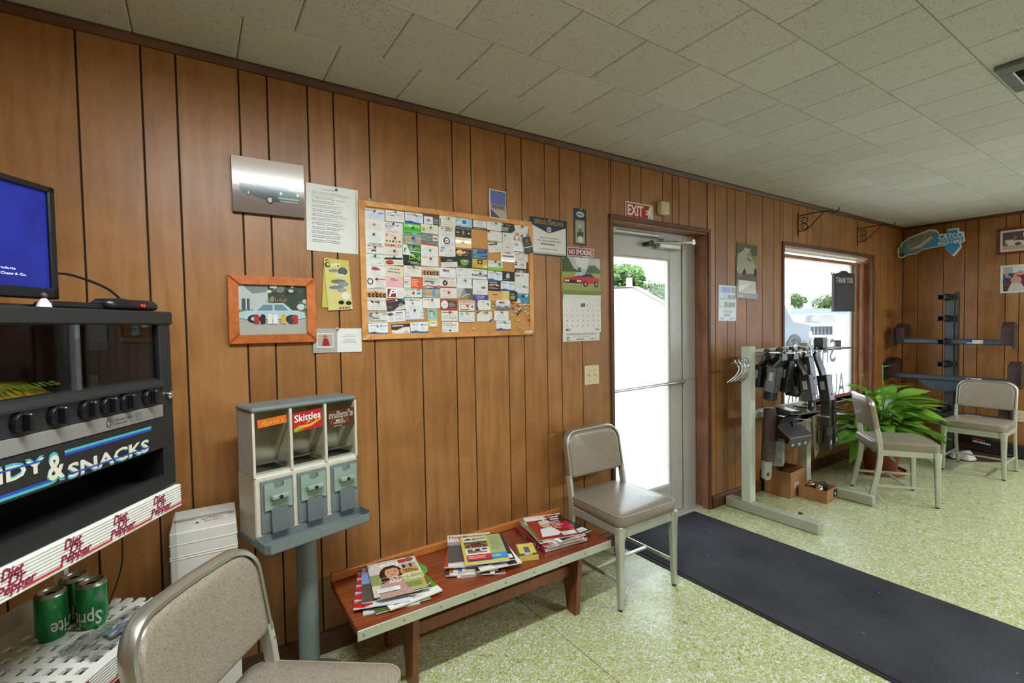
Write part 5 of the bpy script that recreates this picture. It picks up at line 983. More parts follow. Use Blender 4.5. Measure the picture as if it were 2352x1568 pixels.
C(0.8595, 1.7102, -1, '23231f', 'black card with lime green initials', lambda a: (a.text('DNJ', .36, .5, .96, .96, '8ad032', .02), a.text('Transmission', .3, .34, .86, .46, 'd8d8d0', .02), a.text('& COMPONENTS', .45, .2, .98, .3, 'd8d8d0', .02), a.rect(.65, .04, .9, .12, '6aa832'), a.ring(.2, .6, .1, .18, .1, '4a4a44', 10)), 'white', .006, .02)
C(0.8634, 1.6605, -1, 'd9d3c8', 'cream card with salmon heading', lambda a: (a.text('PRECISION', .2, .7, .82, .9, 'd07060', .03), L_(2, 'aeaaa0', .3, .8, .4, .62)(a), a.lines(.08, .08, .42, .3, 3, 'a8a49a', 3, .3)), 'green', .002, .024)
C(0.8620, 1.6075, -2, 'd8572e', 'half white and half orange-red card', lambda a: (a.rect(0, 0, .38, 1, 'd8d4ce'), a.ring(.19, .5, .15, .27, .12, '9a9892', 14), a.lines(.06, .42, .32, .58, 1, 'b0402c', 3, .7), a.lines(.42, .12, .92, .85, 5, 'f0c8b4', 3, .4)), None)
C(0.8623, 1.5580, 0, 'd4d8d0', 'white card with green heading and dark blue foot', lambda a: (a.text('CEDAR CREEK', .02, .74, .6, .92, '7aa860', .04), a.rect(.7, .72, .92, .92, 'c08a84'), a.ell(.82, .5, .13, .1, '4a90a0'), a.rect(0, 0, 1, .13, '2f5a78'), a.rect(.1, .03, .9, .1, '7a9a5a'), L_(2, 'a0a49c', .02, .4, .2, .4)(a)), 'red', 0, .001)
C(0.8636, 1.5083, 0, 'dedcd4', 'white card with a small red cross', lambda a: (a.text('The Mac Doctor', .02, .78, .9, .92, '4a4846', .02), a.rect(.38, .5, .52, .56, 'c8503c'), a.rect(.42, .42, .48, .64, 'c8503c'), L_(3, 'b4b2aa', .1, .95, .12, .38)(a), a.lines(.25, .06, .7, .14, 1, '55534e')), 'white', -.008, .02)
C(0.8676, 1.4586, 1, 'd2d2d8', 'white and lavender striped card', lambda a: (a.rect(0, .6, 1, .74, 'b4b4cc'), a.rect(0, .25, 1, .38, 'b4b4cc'), a.rect(0, 0, 1, .1, 'b4b4cc'), a.rect(.22, .2, .8, .84, 'dcdad4'), L_(4, 'b4b2b0', .3, .7, .3, .7)(a)), 'blue', -.001, .019)
C(0.8888, 1.3960, 2, 'e0e2e4', 'white card with a ship over a blue wave, tilted', WAVE, None)
C(0.7983, 1.3877, 2, 'dcdad8', 'white card with a black and red curved header', lambda a: (a.poly([(0, 1), (1, 1), (1, .78), (.6, .76), (.3, .52), (0, .56)], '36322f'), a.poly([(1, .78), (.6, .76), (.3, .52), (0, .56), (0, .5), (.3, .46), (.62, .7), (1, .72)], 'b03a34'), a.lines(.06, .8, .94, .94, 1, 'e4e0da', 13, .7), a.car(.6, .05, .36, .34, 'c4c2be', glass='8a8a88'), a.rect(.05, .05, .1, .3, 'd87868')), None)
C(0.9651, 1.9092, 0, '504e4c', 'charcoal card with a white star box', lambda a: (a.rect(.06, .12, .58, .82, 'dedcd8'), a.poly([(.32, .75), (.36, .55), (.52, .55), (.4, .42), (.45, .25), (.32, .36), (.2, .25), (.24, .42), (.12, .55), (.28, .55)], '8a8c9c'), a.lines(.64, .2, .95, .7, 4, 'c0bebc', 3, .4)), 'red', .006, .022)
C(0.9530, 1.8627, -1, 'd8d2c2', 'cream card with a gold sunburst', lambda a: (a.ell(.16, .5, .12, .22, 'cfb060', 10), a.text('H', .12, .4, .2, .6, '6a5020', .03), a.rect(.3, .46, .92, .58, 'd8c48c'), L_(1, 'aaa490', .3, .85, .2, .35)(a)), 'green', .004, .012)
C(0.9519, 1.8199, -2, '66777a', 'slate card with a small red car photo and orange foot', lambda a: (a.rect(.68, .35, .97, .85, 'd8d4cc'), a.ell(.83, .58, .12, .12, 'c85a3c'), a.rect(0, 0, 1, .1, 'd06a44'), a.rect(0, .1, 1, .13, '8a4030'), a.lines(.05, .3, .6, .9, 5, 'a8b8b8', 4, .3)), 'beige', -.002, .004)
C(0.9521, 1.7620, -2, 'dddcd8', 'glossy white card with a grey arc', lambda a: (a.ring(.5, .4, .42, .4, .06, 'b8b6b0', 20), a.rect(0, 0, 1, .38, 'dddcd8'), L_(2, 'b4b2ae', .1, .9, .1, .35)(a)), 'green', 0, .004)
C(0.9508, 1.7115, -1, 'dcd8d2', 'white card with red script over a red edge', lambda a: (a.lines(.08, .8, .4, .92, 1, 'c8564a', 2, .6), a.rect(0, 0, 1, .06, 'c05040'), L_(4, 'b4b0a8', .35, .75, .25, .7)(a)), 'red', .003, .015)
C(0.9544, 1.6597, 0, 'd6d2c8', 'card with tyres on orange under a yellow pin', tires, 'yellow', .002, .006)
C(0.9575, 1.6107, -1, 'c9c4ba', 'card with a red white and blue waving flag', lambda a: (a.lines(.1, .5, .9, .7, 1, '4a4644', 7, .7), a.poly([(0, .1), (.3, .3), (.6, .18), (1, .3), (1, .18), (.6, .06), (.3, .18), (0, 0)], 'b84a4c'), a.poly([(0, .2), (.3, .4), (.6, .28), (1, .38), (1, .3), (.6, .18), (.3, .3), (0, .1)], 'e0dcd8'), a.rect(.6, .0, 1, .1, '44589a'), a.lines(.05, .75, .95, .95, 2, '9a948a', 3, .5)), 'green', 0, .001)
C(0.9563, 1.5626, -1, '96978f', 'grey card with orange letters on a gate, lower of two alike', gate, None)
C(0.9550, 1.5108, 0, 'dddad2', 'white card with red script on a terracotta edge', lambda a: (a.lines(.08, .78, .42, .9, 1, 'c8564a', 2, .6), a.rect(0, 0, 1, .05, 'c0604c'), L_(4, 'b4b0a8', .25, .8, .2, .65)(a)), 'red', .002, .017)
C(0.9571, 1.4406, 2, 'd8cc78', 'upright cartoon card in sky blue and yellow', lambda a: (a.rect(0, .45, 1, 1, '7fc0c4'), a.rect(0, 0, 1, .45, 'cfc06a'), a.ell(.45, .68, .16, .18, 'd8c08a', 10), a.ell(.7, .75, .1, .14, '7a8a94', 10), a.poly([(.0, .85), (.5, .95), (.7, .88), (.4, .84)], '8a5a30'), a.ell(.55, .2, .36, .14, 'ece9e4', 14), a.lines(.3, .2, .82, .27, 1, '2a3a80', 6, .7)), None, size=(.0508, .0889))
C(1.0489, 1.9128, -1, 'd9d5c6', 'cream ruled card with maroon vertical lettering', lambda a: (a.rect(.03, .05, .08, .7, '8a3a34'), L_(5, 'b0aca0', .15, .95, .1, .9)(a)), 'green', .004, .012)
C(1.0448, 1.8610, -1, 'd7d3ca', 'white card with teal mark and grey lettering', lambda a: (a.poly([(.12, .9), (.3, .9), (.22, .66), (.18, .74)], '4a9aa8'), a.lines(.38, .74, .95, .9, 1, '6a6660', 10, .7), a.lines(.38, .58, .9, .7, 1, '55524c', 10, .7), L_(2, 'b0aca4', .1, .9, .1, .4)(a)), 'yellow', .006, .02)
C(1.0425, 1.8131, -1, 'd9d7d8', 'white card with a black gear logo and red letters', lambda a: (a.ring(.5, .6, .2, .34, .3, '28262a', 12), a.lines(.36, .54, .64, .68, 1, 'b04450', 4, .7), a.lines(.6, .2, .9, .4, 2, 'd09aa0', 2, .4), L_(1, '9a9898', .1, .9, .04, .16)(a)), None)
C(1.0436, 1.7658, -1, 'd9d6cf', 'white card with small red green and blue letters', lambda a: (a.lines(.12, .72, .26, .9, 1, '4a4846', 2, .7), a.rect(.26, .74, .36, .9, '4a98c8'), a.text('3', .08, .42, .2, .64, 'b84a44', .04), a.text('F', .22, .5, .32, .66, '6ab08a', .04), a.rect(.68, .55, .78, .65, '8a8680'), L_(2, 'b8b4ac', .3, .95, .12, .4)(a)), None)
C(1.0526, 1.7148, 5, 'd6d0c6', 'tilted card with a black header and pale car outline', lambda a: (a.rect(0, .5, 1, 1, '2e2c29'), a.poly([(.3, .6), (.42, .75), (.62, .75), (.75, .62)], '8a8880'), L_(3, 'c09a94', .1, .9, .08, .4)(a)), None)
C(1.0444, 1.6602, -1, 'dad8d8', 'white card with black and red letters over a purple foot', lambda a: (ameart(a), a.rect(0, 0, 1, .09, '4a4478'), L_(2, 'b4b2b0', .3, .8, .3, .5)(a)), None)
C(1.0472, 1.6122, 0, 'd8d0c0', 'cream card with a black wheel and red foot', lambda a: (a.ell(.3, .5, .16, .26, '3a3634', 14), a.ell(.3, .5, .07, .12, '9a948a', 10), a.rect(0, 0, 1, .15, 'b02a2c'), a.lines(.05, .84, .9, .94, 1, 'c07a60', 2, .6), L_(3, 'aaa090', .5, .95, .3, .7)(a)), None)
C(1.0460, 1.5620, 1, 'd9d2c8', 'cream card with salmon script', lambda a: (a.text("Shorty's", .12, .6, .62, .86, 'd8735c', .02, .2), L_(2, 'c8b4a4', .1, .6, .3, .5)(a), a.lines(.1, .08, .9, .2, 1, '9a948c')), 'red', -.001, .004)
C(1.0475, 1.5065, 0, '4a4844', 'red and charcoal card with a white disc', lambda a: (a.rect(0, .82, 1, 1, 'c23a38'), a.rect(0, 0, 1, .2, 'c23a38'), a.ell(.22, .5, .22, .4, 'd9d5cc', 18), a.lines(.12, .44, .32, .56, 1, '6a6862', 2, .3), a.lines(.5, .3, .9, .7, 3, 'd8d4cc', 4, .35)), 'green', 0, .023)
C(1.0501, 1.4514, -1, 'dad7cc', 'white card with a pencil drawn engine', lambda a: (a.lines(.05, .76, .95, .9, 1, '4a463e', 16, .7), a.ring(.68, .4, .22, .2, .12, '8a867c', 10), a.rect(.5, .3, .9, .34, '9a968c'), L_(3, 'b4b0a6', .05, .45, .2, .6)(a)), 'red', -.001, .018)
C(1.0522, 1.3957, 0, 'dedcd8', 'white tyre service card with bold black line', lambda a: (a.lines(.05, .82, .95, .94, 1, '6a6866', 1, .5), a.text('AC TIRE SERVICE', .06, .6, .85, .74, '2c2a28', .02), L_(2, '94928e', .1, .85, .38, .54)(a), a.rect(.42, .1, .55, .24, '34322f'), a.lines(.05, .08, .35, .26, 2, '6a6866')), None)
C(1.1403, 1.9186, 0, '9cc2c6', 'pale blue card with a bright blue badge', lambda a: (a.ell(.5, .5, .26, .36, 'c8d4dc', 16), a.ell(.52, .5, .16, .22, '2f7ac0', 12), a.poly([(0, .4), (.3, .6), (.2, .2), (0, .1)], 'c4dce0')), None)
C(1.1350, 1.8693, -2, '3c3835', 'black upholstery card', lambda a: (a.text('UPHOLSTERY', .03, .72, .97, .92, 'a8a49c', .0), a.ell(.15, .4, .1, .06, 'b8b4aa'), a.ell(.85, .4, .1, .08, 'b8b4aa'), a.rect(.42, .28, .55, .6, '9a968c'), a.lines(.1, .1, .9, .2, 1, '8a867e')), None)
C(1.1355, 1.8158, 0, 'd6b979', 'tan coloured card', lambda a: (a.lines(.3, .76, .9, .84, 1, '8a7440'), a.ell(.12, .7, .06, .1, 'c4a468', 10), L_(3, 'b89c5e', .1, .9, .1, .5)(a)), 'white', -.004, .002)
C(1.1354, 1.7643, -1, '34322e', 'black card with an orange band and pale oval sign', lambda a: (a.rect(0, .86, 1, 1, 'd0602c'), a.ell(.25, .5, .22, .3, 'd0c890', 14), a.rect(.08, .28, .42, .42, 'd0602c'), a.lines(.5, .2, .95, .75, 4, 'a89a50', 3, .4)), 'white', 0, .002)
C(1.1373, 1.7171, -1, '34322e', 'black card with a lime green flower', lambda a: (a.ell(.42, .62, .18, .2, '7ab84a'), a.ell(.62, .62, .18, .2, '8a8a84'), a.ell(.5, .42, .22, .2, '6aa840'), a.lines(.1, .06, .9, .16, 1, 'c0bcb2')), 'white', .002, .005)
C(1.1342, 1.6642, 0, 'd8d5d0', 'white card with grey handwritten initials', lambda a: (a.text('QM', .08, .66, .34, .9, '77757a', .0, .3), a.lines(.08, .2, .3, .3, 1, '6a7aa8', 2, .5), L_(4, 'b8b5b0', .4, .95, .15, .8)(a)), None)
C(1.1360, 1.6141, -2, 'd9dad8', 'white card edged in blue', lambda a: (a.rect(0, .35, .04, 1, '2f68a8'), a.rect(.96, .35, 1, 1, '2f68a8'), a.rect(.04, .33, .96, .36, 'a8c0d4'), L_(3, 'b4b6b6', .15, .85, .45, .85)(a)), 'green', .002, .015)
C(1.1354, 1.5639, -1, '8a8a86', 'grey gradient card with a white car outline', lambda a: (a.poly([(0, 0), (0, 1), (.45, 1), (.2, 0)], 'b4b3ae'), a.poly([(.75, 0), (.5, 1), (1, 1), (1, 0)], '5c5b57'), a.poly([(.3, .06), (.45, .3), (.8, .5), (.82, .46), (.48, .26), (.34, .06)], 'dcdcd4'), a.poly([(.7, .5), (.82, .15), (.86, .18), (.8, .5)], '8ac06a')), None)
C(1.1453, 1.5005, 1, 'd9d5cc', 'white card with bold red capital letters', lambda a: (a.text('ROBERTSON', .06, .78, .96, .94, 'b03030', .04), a.lines(.06, .62, .95, .72, 1, 'b8605c', 2, .6), a.lines(.06, .06, .96, .2, 1, 'b03030', 13, .7), a.lines(.3, .4, .7, .5, 1, 'c88a86'), a.ell(.85, .42, .07, .1, '4a4644', 8), a.ell(.12, .42, .05, .12, 'a8b0a0', 8)), 'red', .002, .001)
C(1.1445, 1.4447, 0, 'd9d8d8', 'white card with a small teal logo', lambda a: (a.ell(.18, .8, .1, .12, '7ab4a8', 10), a.rect(.06, .56, .28, .62, '9ac4bc'), a.lines(.45, .66, .92, .72, 1, '7a787a'), L_(3, 'b8b6b8', .1, .9, .1, .5)(a)), 'yellow', 0, .021)
C(1.2318, 1.9156, -1, 'd6d4d0', 'white card with blue sides and black foot', lambda a: (a.rect(0, 0, .06, 1, '2f4c90'), a.rect(.94, 0, 1, 1, '2f4c90'), a.rect(0, 0, 1, .2, '2c2a2a'), a.lines(.1, .05, .9, .14, 1, 'b8b4ae', 2, .6), L_(4, '8a8884', .25, .75, .35, .92)(a)), None)
C(1.2277, 1.7679, -1, '2c5a80', 'dark blue card with red lettering and a light beam', lambda a: (a.poly([(0, .3), (1, .62), (1, .4), (0, .12)], '3f8ab4'), a.lines(.5, .74, .9, .95, 1, 'c04450', 4, .7), a.lines(.04, .4, .45, .92, 5, 'c0ccd4', 3, .4), a.lines(.1, .06, .9, .2, 1, '9ab0bc', 2, .7)), None)
C(1.2253, 1.7140, -1, 'c2a548', 'mustard yellow card with a black square logo', lambda a: (a.rect(.36, .5, .68, .96, '26241c'), a.rect(.44, .6, .6, .86, 'c2a548'), a.poly([(.6, .1), (1, .6), (1, .1)], 'd9cc9a'), a.rect(0, 0, 1, .12, '5a4e2a'), a.lines(.05, .3, .5, .4, 1, '8a7430')), None)
C(1.2222, 1.6628, -2, 'd8d6c8', 'white card with olive heading and a blue band', lambda a: (a.lines(.08, .7, .95, .94, 1, 'b4b070', 9, .7), a.rect(0, .3, 1, .48, '2f5a9c'), a.lines(.1, .34, .9, .44, 1, 'c4c8a8', 2, .6)), 'dkgreen', .002, .004)
C(1.2272, 1.5821, -1, 'd9d7d4', 'tall white card with a purple foot', lambda a: (a.rect(0, 0, 1, .28, '4a4890'), a.lines(.2, .05, .8, .24, 3, 'c4c4dc', 2, .4, True), a.ell(.7, .62, .16, .06, '77746f', 10), a.lines(.25, .34, .8, .46, 3, 'c89a7a', 3, .4), a.lines(.15, .85, .85, .95, 2, 'b4b2ae', 3, .3)), None, size=(.089, .106))
C(1.2422, 1.5055, 0, 'd8d8d2', 'white card with a navy and lime swoosh', lambda a: (a.poly([(0, 0), (.18, 0), (.1, .5), (.12, 1), (0, 1)], '45496e'), a.poly([(.1, .6), (.22, 1), (.12, 1)], '9ac040'), a.lines(.3, .4, .8, .5, 1, 'c8cc8a', 2, .4), a.ell(.5, .78, .08, .12, 'a8b0a8', 8)), None)
C(1.2472, 1.4469, -1, 'd8d8d4', 'white rounded card with dark blue corners and a red mark', lambda a: (a.poly([(0, 1), (.28, 1), (0, .72)], '4a6072'), a.poly([(1, 0), (.76, 0), (1, .3)], '4a6072'), a.rect(.42, .8, .58, .96, 'c23a34'), a.rect(.47, .85, .53, .91, 'ece8e4'), a.lines(.36, .64, .66, .7, 1, '8a8884')), 'green', .012, .02)
C(1.3164, 1.9186, -1, 'd6d6cf', 'white card with pale green print', lambda a: (a.lines(.2, .5, .7, .75, 2, 'a9b8a4', 2, .4), L_(2, 'b8b8b0', .6, .95, .15, .4)(a)), 'green', .008, .012)
C(1.3203, 1.8644, -2, 'dad8d6', 'white card with pale pink and green marks', lambda a: (a.lines(.1, .85, .95, .92, 1, 'd8a8a8'), L_(2, 'c0bec0', .2, .8, .4, .7)(a), a.rect(.82, .22, .87, .38, '7ac07a')), 'red', -.040, .022)
C(1.3222, 1.8060, 7, 'd7d4cc', 'tilted white card with bold black script', lambda a: (a.lines(.06, .72, .95, .94, 1, '2c2a28', 13, .7), a.lines(.15, .58, .8, .64, 1, 'c88a84'), L_(4, 'd0a09a', .4, .9, .12, .5)(a)), 'green', .002, .024)
C(1.3188, 1.7109, 0, 'd6d8d2', 'white card with a lime green lower half', lambda a: (a.rect(0, 0, 1, .34, '84b83a'), a.text('C N V', .06, .66, .54, .88, '7a8ab0', .0), a.ell(.8, .66, .12, .26, '6aa84a', 8), a.ell(.8, .66, .06, .12, '4a80b0', 8), a.lines(.06, .14, .4, .24, 1, 'a8cc70')), 'red', -.002, .022)
C(1.3156, 1.6558, -2, 'd6dbe0', 'pale ship-and-wave card under an orange pin', WAVE, 'orange', -.002, .024)
C(1.3100, 1.6062, -2, '2c2a2a', 'black card with a pink banner', lambda a: (a.poly([(.06, .5), (.2, .72), (.8, .72), (.94, .5), (.8, .46), (.2, .46)], 'd88a84'), a.lines(.1, .8, .9, .92, 1, 'd8d4d0', 17, .7), a.lines(.1, .2, .9, .36, 2, 'c8c4be', 3, .5)), 'blue', 0, .0, (.0762, .0508))
C(1.3179, 1.5541, 0, 'd2a468', 'kraft brown card', lambda a: (a.lines(.28, .56, .74, .72, 1, '6a4a2a', 11, .7), L_(2, 'b0844a', .3, .75, .3, .45)(a)), None)
C(1.3626, 1.5077, 0, 'd8d8dc', 'white card with a grey mountain scene and red letters', lambda a: (a.rect(0, 0, 1, .5, 'b4b8c8'), a.poly([(0, .0), (0, .25), (.2, .4), (.45, .2), (.7, .4), (1, .2), (1, 0)], '77777c'), ameart(a)), None)
C(1.3501, 1.4492, -1, 'dcdad6', 'white text card above the lowest wave card', L_(4, 'a8a6a2'), 'green', 0, .02)
C(1.3642, 1.3989, 1, 'e0e2e4', 'white ship-and-wave card lowest at the loose pin end', WAVE, 'green', .001, .018)
C(1.4033, 1.9133, 0, '3c3c3c', 'charcoal card with a pale blue corner', lambda a: (a.poly([(.7, 0), (1, .4), (1, 0)], '8ab4cc'), a.ell(.1, .82, .06, .12, 'a0bcc8', 10), a.lines(.05, .15, .6, .6, 4, 'd0d0cc', 2, .5), a.lines(.3, .75, .95, .88, 1, 'c8c8c4')), 'red', .004, .024)
C(1.4056, 1.8634, 0, 'd7d4cd', 'white card with a tiny blue sail', lambda a: (a.poly([(.12, .6), (.2, .85), (.28, .6)], '4a6a8a'), L_(2, 'b4b0a8', .1, .7, .2, .45)(a)), None, size=(.076, .0508))
C(1.4012, 1.8129, -1, 'd4d0c8', 'grey-white card with a red bird mark', lambda a: (a.poly([(.25, .6), (.4, .42), (.6, .5), (.4, .52)], 'b85a54'), L_(1, 'b4b0a8', .5, .9, .75, .9)(a)), None, size=(.076, .0508))
C(1.4001, 1.7627, -1, 'd8d4c8', 'white card with red heading over a black band', lambda a: (a.lines(.1, .78, .9, .92, 1, 'a85a50', 12, .7), a.rect(.08, .46, .9, .64, '34322f'), L_(2, 'b4b0a4', .1, .9, .1, .38)(a)), 'yellow', .002, .02)
C(1.3978, 1.6592, -1, '302e2b', 'black card with a white building drawing', lambda a: (a.rect(.34, .3, .62, .7, 'c4c2bc'), a.poly([(.34, .7), (.5, .88), (.62, .7)], 'a8a6a0'), a.lines(.15, .1, .85, .2, 1, 'b8b4ac')), None, size=(.078, .0508))
C(1.3947, 1.6071, -1, 'd6dbe0', 'pale ship-and-wave card beside the pink banner card', WAVE, None)
C(1.4293, 1.5545, -2, '2e2c28', 'small black card with yellow and white print', lambda a: (a.rect(.1, .66, .6, .76, 'b8a83a'), a.lines(.1, .15, .8, .55, 5, 'd0ccc4', 2, .5)), None, size=(.05, .0508))
C(1.3855, 1.5554, 0, 'd8c870', 'small plain yellow card', L_(3, 'b4a44e', .2, .9, .3, .7), None, size=(.05, .0508))
C(1.4885, 1.9214, -1, 'd8d4ce', 'white card in the corner by the certificate', lambda a: (a.lines(.3, .42, .75, .5, 1, '77746e'), L_(2, 'b8b4ae', .1, .9, .65, .9)(a)), 'red', .003, .009)
C(1.4770, 1.8695, 0, 'd8d4cc', 'white card with an orange-red shield shape', lambda a: (a.poly([(.04, .2), (.1, .8), (.4, .95), (.5, .2)], 'c85830'), a.ell(.28, .5, .14, .26, 'd8d4cc', 12), a.rect(.55, .6, .75, .75, '3a4a7a'), a.rect(.6, .72, .72, .86, 'c05a44')), None)
C(1.4760, 1.8213, -1, 'd9d7d3', 'white card with a black oval ring', lambda a: (a.ring(.25, .7, .14, .14, .3, '33363c', 14), L_(2, 'b4b2ae', .1, .6, .2, .4)(a)), None)
C(1.4852, 1.7652, -2, 'd7d3cb', 'white card with an orange oval swirl', lambda a: (a.ring(.4, .65, .34, .28, .1, 'c89a7c', 18), a.poly([(.1, .7), (.3, .86), (.5, .8), (.3, .78)], 'd8784a'), L_(2, 'b4aea4', .1, .9, .1, .35)(a)), None)
C(1.4842, 1.7168, -1, 'd9d6cf', 'white card with a face photo and maroon edge', lambda a: (a.rect(.04, .55, .2, .95, '5a4a44'), a.ell(.12, .78, .05, .12, 'c89a80', 8), a.rect(.86, 0, 1, 1, '8a3038'), L_(4, 'b4b0a8', .3, .8, .15, .7)(a)), 'yellow', .002, .012)
C(1.4849, 1.6839, -1, '3a2c28', 'dark brown card strip', lambda a: (a.lines(.1, .5, .9, .8, 2, 'c0b4a4', 2, .4), a.ell(.45, .6, .1, .2, 'c8b090', 8)), None, size=(.0889, .04))
C(1.4857, 1.6258, -1, 'd7d6d2', 'tall white card with navy letters', lambda a: (a.lines(.04, .8, .5, .9, 1, '3a4470', 4, .7), a.poly([(.45, .82), (.6, .98), (.56, .86)], '2f3c70'), L_(3, 'b8b6b2', .05, .6, .25, .45)(a), a.ell(.85, .3, .1, .03, '8a8aa4', 8)), 'green', .010, -.018, (.0889, .112))
C(1.4910, 1.5448, 1, '3f86a4', 'teal blue card with a white sail', lambda a: (a.poly([(.55, .7), (.9, .95), (.85, .66)], 'd8e0e2'), a.poly([(0, 0), (.35, .0), (.3, .4), (.1, .5), (0, .3)], 'd0d0c8'), a.lines(.1, .8, .5, .92, 1, 'c0d4dc'), a.lines(.6, .1, .9, .3, 2, 'a8c4d0', 2, .3)), 'navy', 0, .012)
C(1.5229, 1.8316, 14, '4c4a48', 'tilted dark grey card hanging over the oak frame', lambda a: (a.rect(.36, .66, .64, .88, '77746f'), a.rect(0, .36, 1, .42, 'd0ccc6'), a.lines(.2, .52, .8, .6, 1, '8a8680', 2, .4, True), a.lines(.2, .1, .8, .3, 4, '8a8680', 3, .35, True)), 'blue', -.006, .04, (.055, .0889))
rows_ = {}
YB = -.0118
XZ = [(c[0], c[1]) for c in CARDS]
PL = {'dkgreen': 'dark green', 'navy': 'navy blue', 'beige': 'beige'}
for i, (px, py, rot, base, look, art, pc, pdx, pdz, size) in enumerate(CARDS):
    x, z = XZ[i]; x = min(max(x, .652+size[0]*.4), 1.60)
    row = 1+int((1.93-z)/.0515); col = 1+sum(1 for j in range(len(CARDS)) if 1+int((1.93-XZ[j][1])/.0515) == row and XZ[j][0] < x-.001)
    w_, h_ = size
    a = Art(w_, h_, base); art(a); o = a.build('business_card', GLOSSP if i % 7 == 0 else PRINT, thick=.0004)
    yl = YB-.0009*(1+(i*5) % 4)
    if 'hanging over' in look: yl = -.0222
    o.location = (x, yl, z); o.rotation_euler = (R(1.5)*((i % 3)-1)*.6, -R(rot), 0)
    n_ = len(look.split()); tag(o, f'{look}, row {row} place {col} from photo frame' if n_ < 9 else f'{look}, on the cork board' if n_ < 13 else look, 'business card', 'business cards on the cork board')
    if pc: pin(x+pdx, z+pdz, pc, yl-.0022, f"{PL.get(pc, pc)} push pin through the {look}", 'push pins holding business cards', random.uniform(-14, 14))
LP = [(1.2676, 1.5107, 'dkgreen'), (1.3027, 1.5126, 'green'), (1.4183, 1.5194, 'red'), (1.4353, 1.5196, 'yellow'), (1.4211, 1.4901, 'blue'), (1.4302, 1.5037, 'yellow'), (1.4555, 1.5039, 'red'), (1.4659, 1.5074, 'clear'), (1.4728, 1.5058, 'white'), (1.4903, 1.5099, 'white'), (1.5043, 1.5117, 'white'), (1.5240, 1.5108, 'clear'), (1.4449, 1.4885, 'clear'), (1.4619, 1.4812, 'white'), (1.4725, 1.4915, 'clear'), (1.4933, 1.4887, 'yellow'), (1.5109, 1.4917, 'clear'), (1.4411, 1.4726, 'clear'), (1.4651, 1.4687, 'dkgreen'), (1.4756, 1.4761, 'teal'), (1.4545, 1.4573, 'black'), (1.4169, 1.4534, 'clear'), (1.5048, 1.4687, 'white'), (1.5187, 1.4600, 'clear'), (1.5100, 1.4497, 'yellow'), (1.5251, 1.4282, 'red'), (1.4572, 1.4231, 'clear'), (1.4599, 1.3849, 'yellow'), (1.2993, 1.5016, 'clear'), (1.1807, 1.3855, 'clear')]
for px, py, c in LP:
    pin(px, py, c, YB, f"{PL.get(c, c)} loose push pin stuck in bare cork below the cards", 'loose push pins in the cork', random.uniform(-20, 20))

# leaflet tucked behind the board, certificate, strip, signs, calendars
lf_ = thing('leaflet', 'small leaflet with blue sky and desert rocks tucked behind the cork board', 'leaflet', (1.342, -.012, 2.03), (R(-4), R(2), 0))
a = Art(.104, .152, 'd8d4cc').rect(.07, .48, .97, .97, '6a70a8').rect(.07, .62, .97, .8, '848cb8').rect(.07, .3, .97, .5, '9a8e80').rect(.07, .03, .97, .32, 'b4a594').poly([(.07, .03), (.62, .03), (.07, .32)], '5c5468')
for i in range(5): a.rect(.18+i*.14, .36, .28+i*.14, .47, '6a5f58')
a.build('leaflet_face', GLOSSP, lf_, bend=lambda u, v: .01*(v-.5)**2)
ct = thing('certificate', 'navy and gold certificate of appreciation on the wall beside the board', 'certificate', (1.683, -.005, 1.891), (0, R(.6), 0))
a = Art(.262, .208, '2c3648').poly([(.03, .04), (.97, .04), (.97, .8), (.5, .6), (.03, .8)], 'd8d6cf').text('CERTIFICATE OF APPRECIATION', .1, .83, .9, .94, 'b4944a', .02).ring(.5, .70, .07, .088, .22, 'b08a40', 18).ell(.5, .7, .05, .064, 'c8ccd0', 14).ell(.5, .7, .035, .04, '5a80b4', 10)
a.text('Thank you for supporting the', .25, .45, .75, .49, '55534e', .01).text('Polk County Sheriff\'s Office', .18, .36, .82, .42, '77756f', .0, .1).lines(.28, .28, .72, .33, 1, '77756f', 19, .7).lines(.25, .15, .75, .2, 1, '94928c', 2, .3).rect(.05, .06, .95, .075, 'b4944a')
a.build('certificate_face', GLOSSP, ct); pin(1.683, 1.985, 'clear', -.008, 'clear push pin at the top of the certificate', PG)
a = Art(.098, .214, '2b3a58').rect(.12, .05, .86, .68, 'a49a80').ell(.5, .84, .33, .08, 'b8c4b0').lines(.24, .81, .78, .87, 1, '9a4a44', 6, .7).ell(.48, .5, .12, .1, 'c0b49a').poly([(.38, .3), (.44, .46), (.56, .46), (.6, .3)], '4a5a70').rect(.25, .22, .75, .36, '44503a').ell(.5, .16, .22, .09, 'd8d0b4')
hang(tag(a.build('bookmark_calendar', GLOSSP), 'narrow navy blue picture strip above the no smoking sign', 'card'), 1.918, 1.972, -.004, 0); pin(1.918, 2.072, 'silver', -.007, 'silver push pin at the top of the navy strip', PG)
a = Art(.208, .051, 'd9d5ce').rect(.02, .08, .98, .92, '8a2444').text('NO SMOKING', .06, .22, .94, .78, 'ece8e4', .03)
hang(tag(a.build('no_smoking_sign', GLOSSP, thick=.002), 'maroon and white sign reading NO SMOKING', 'sign'), 1.920, 1.823, -.0035, .3)
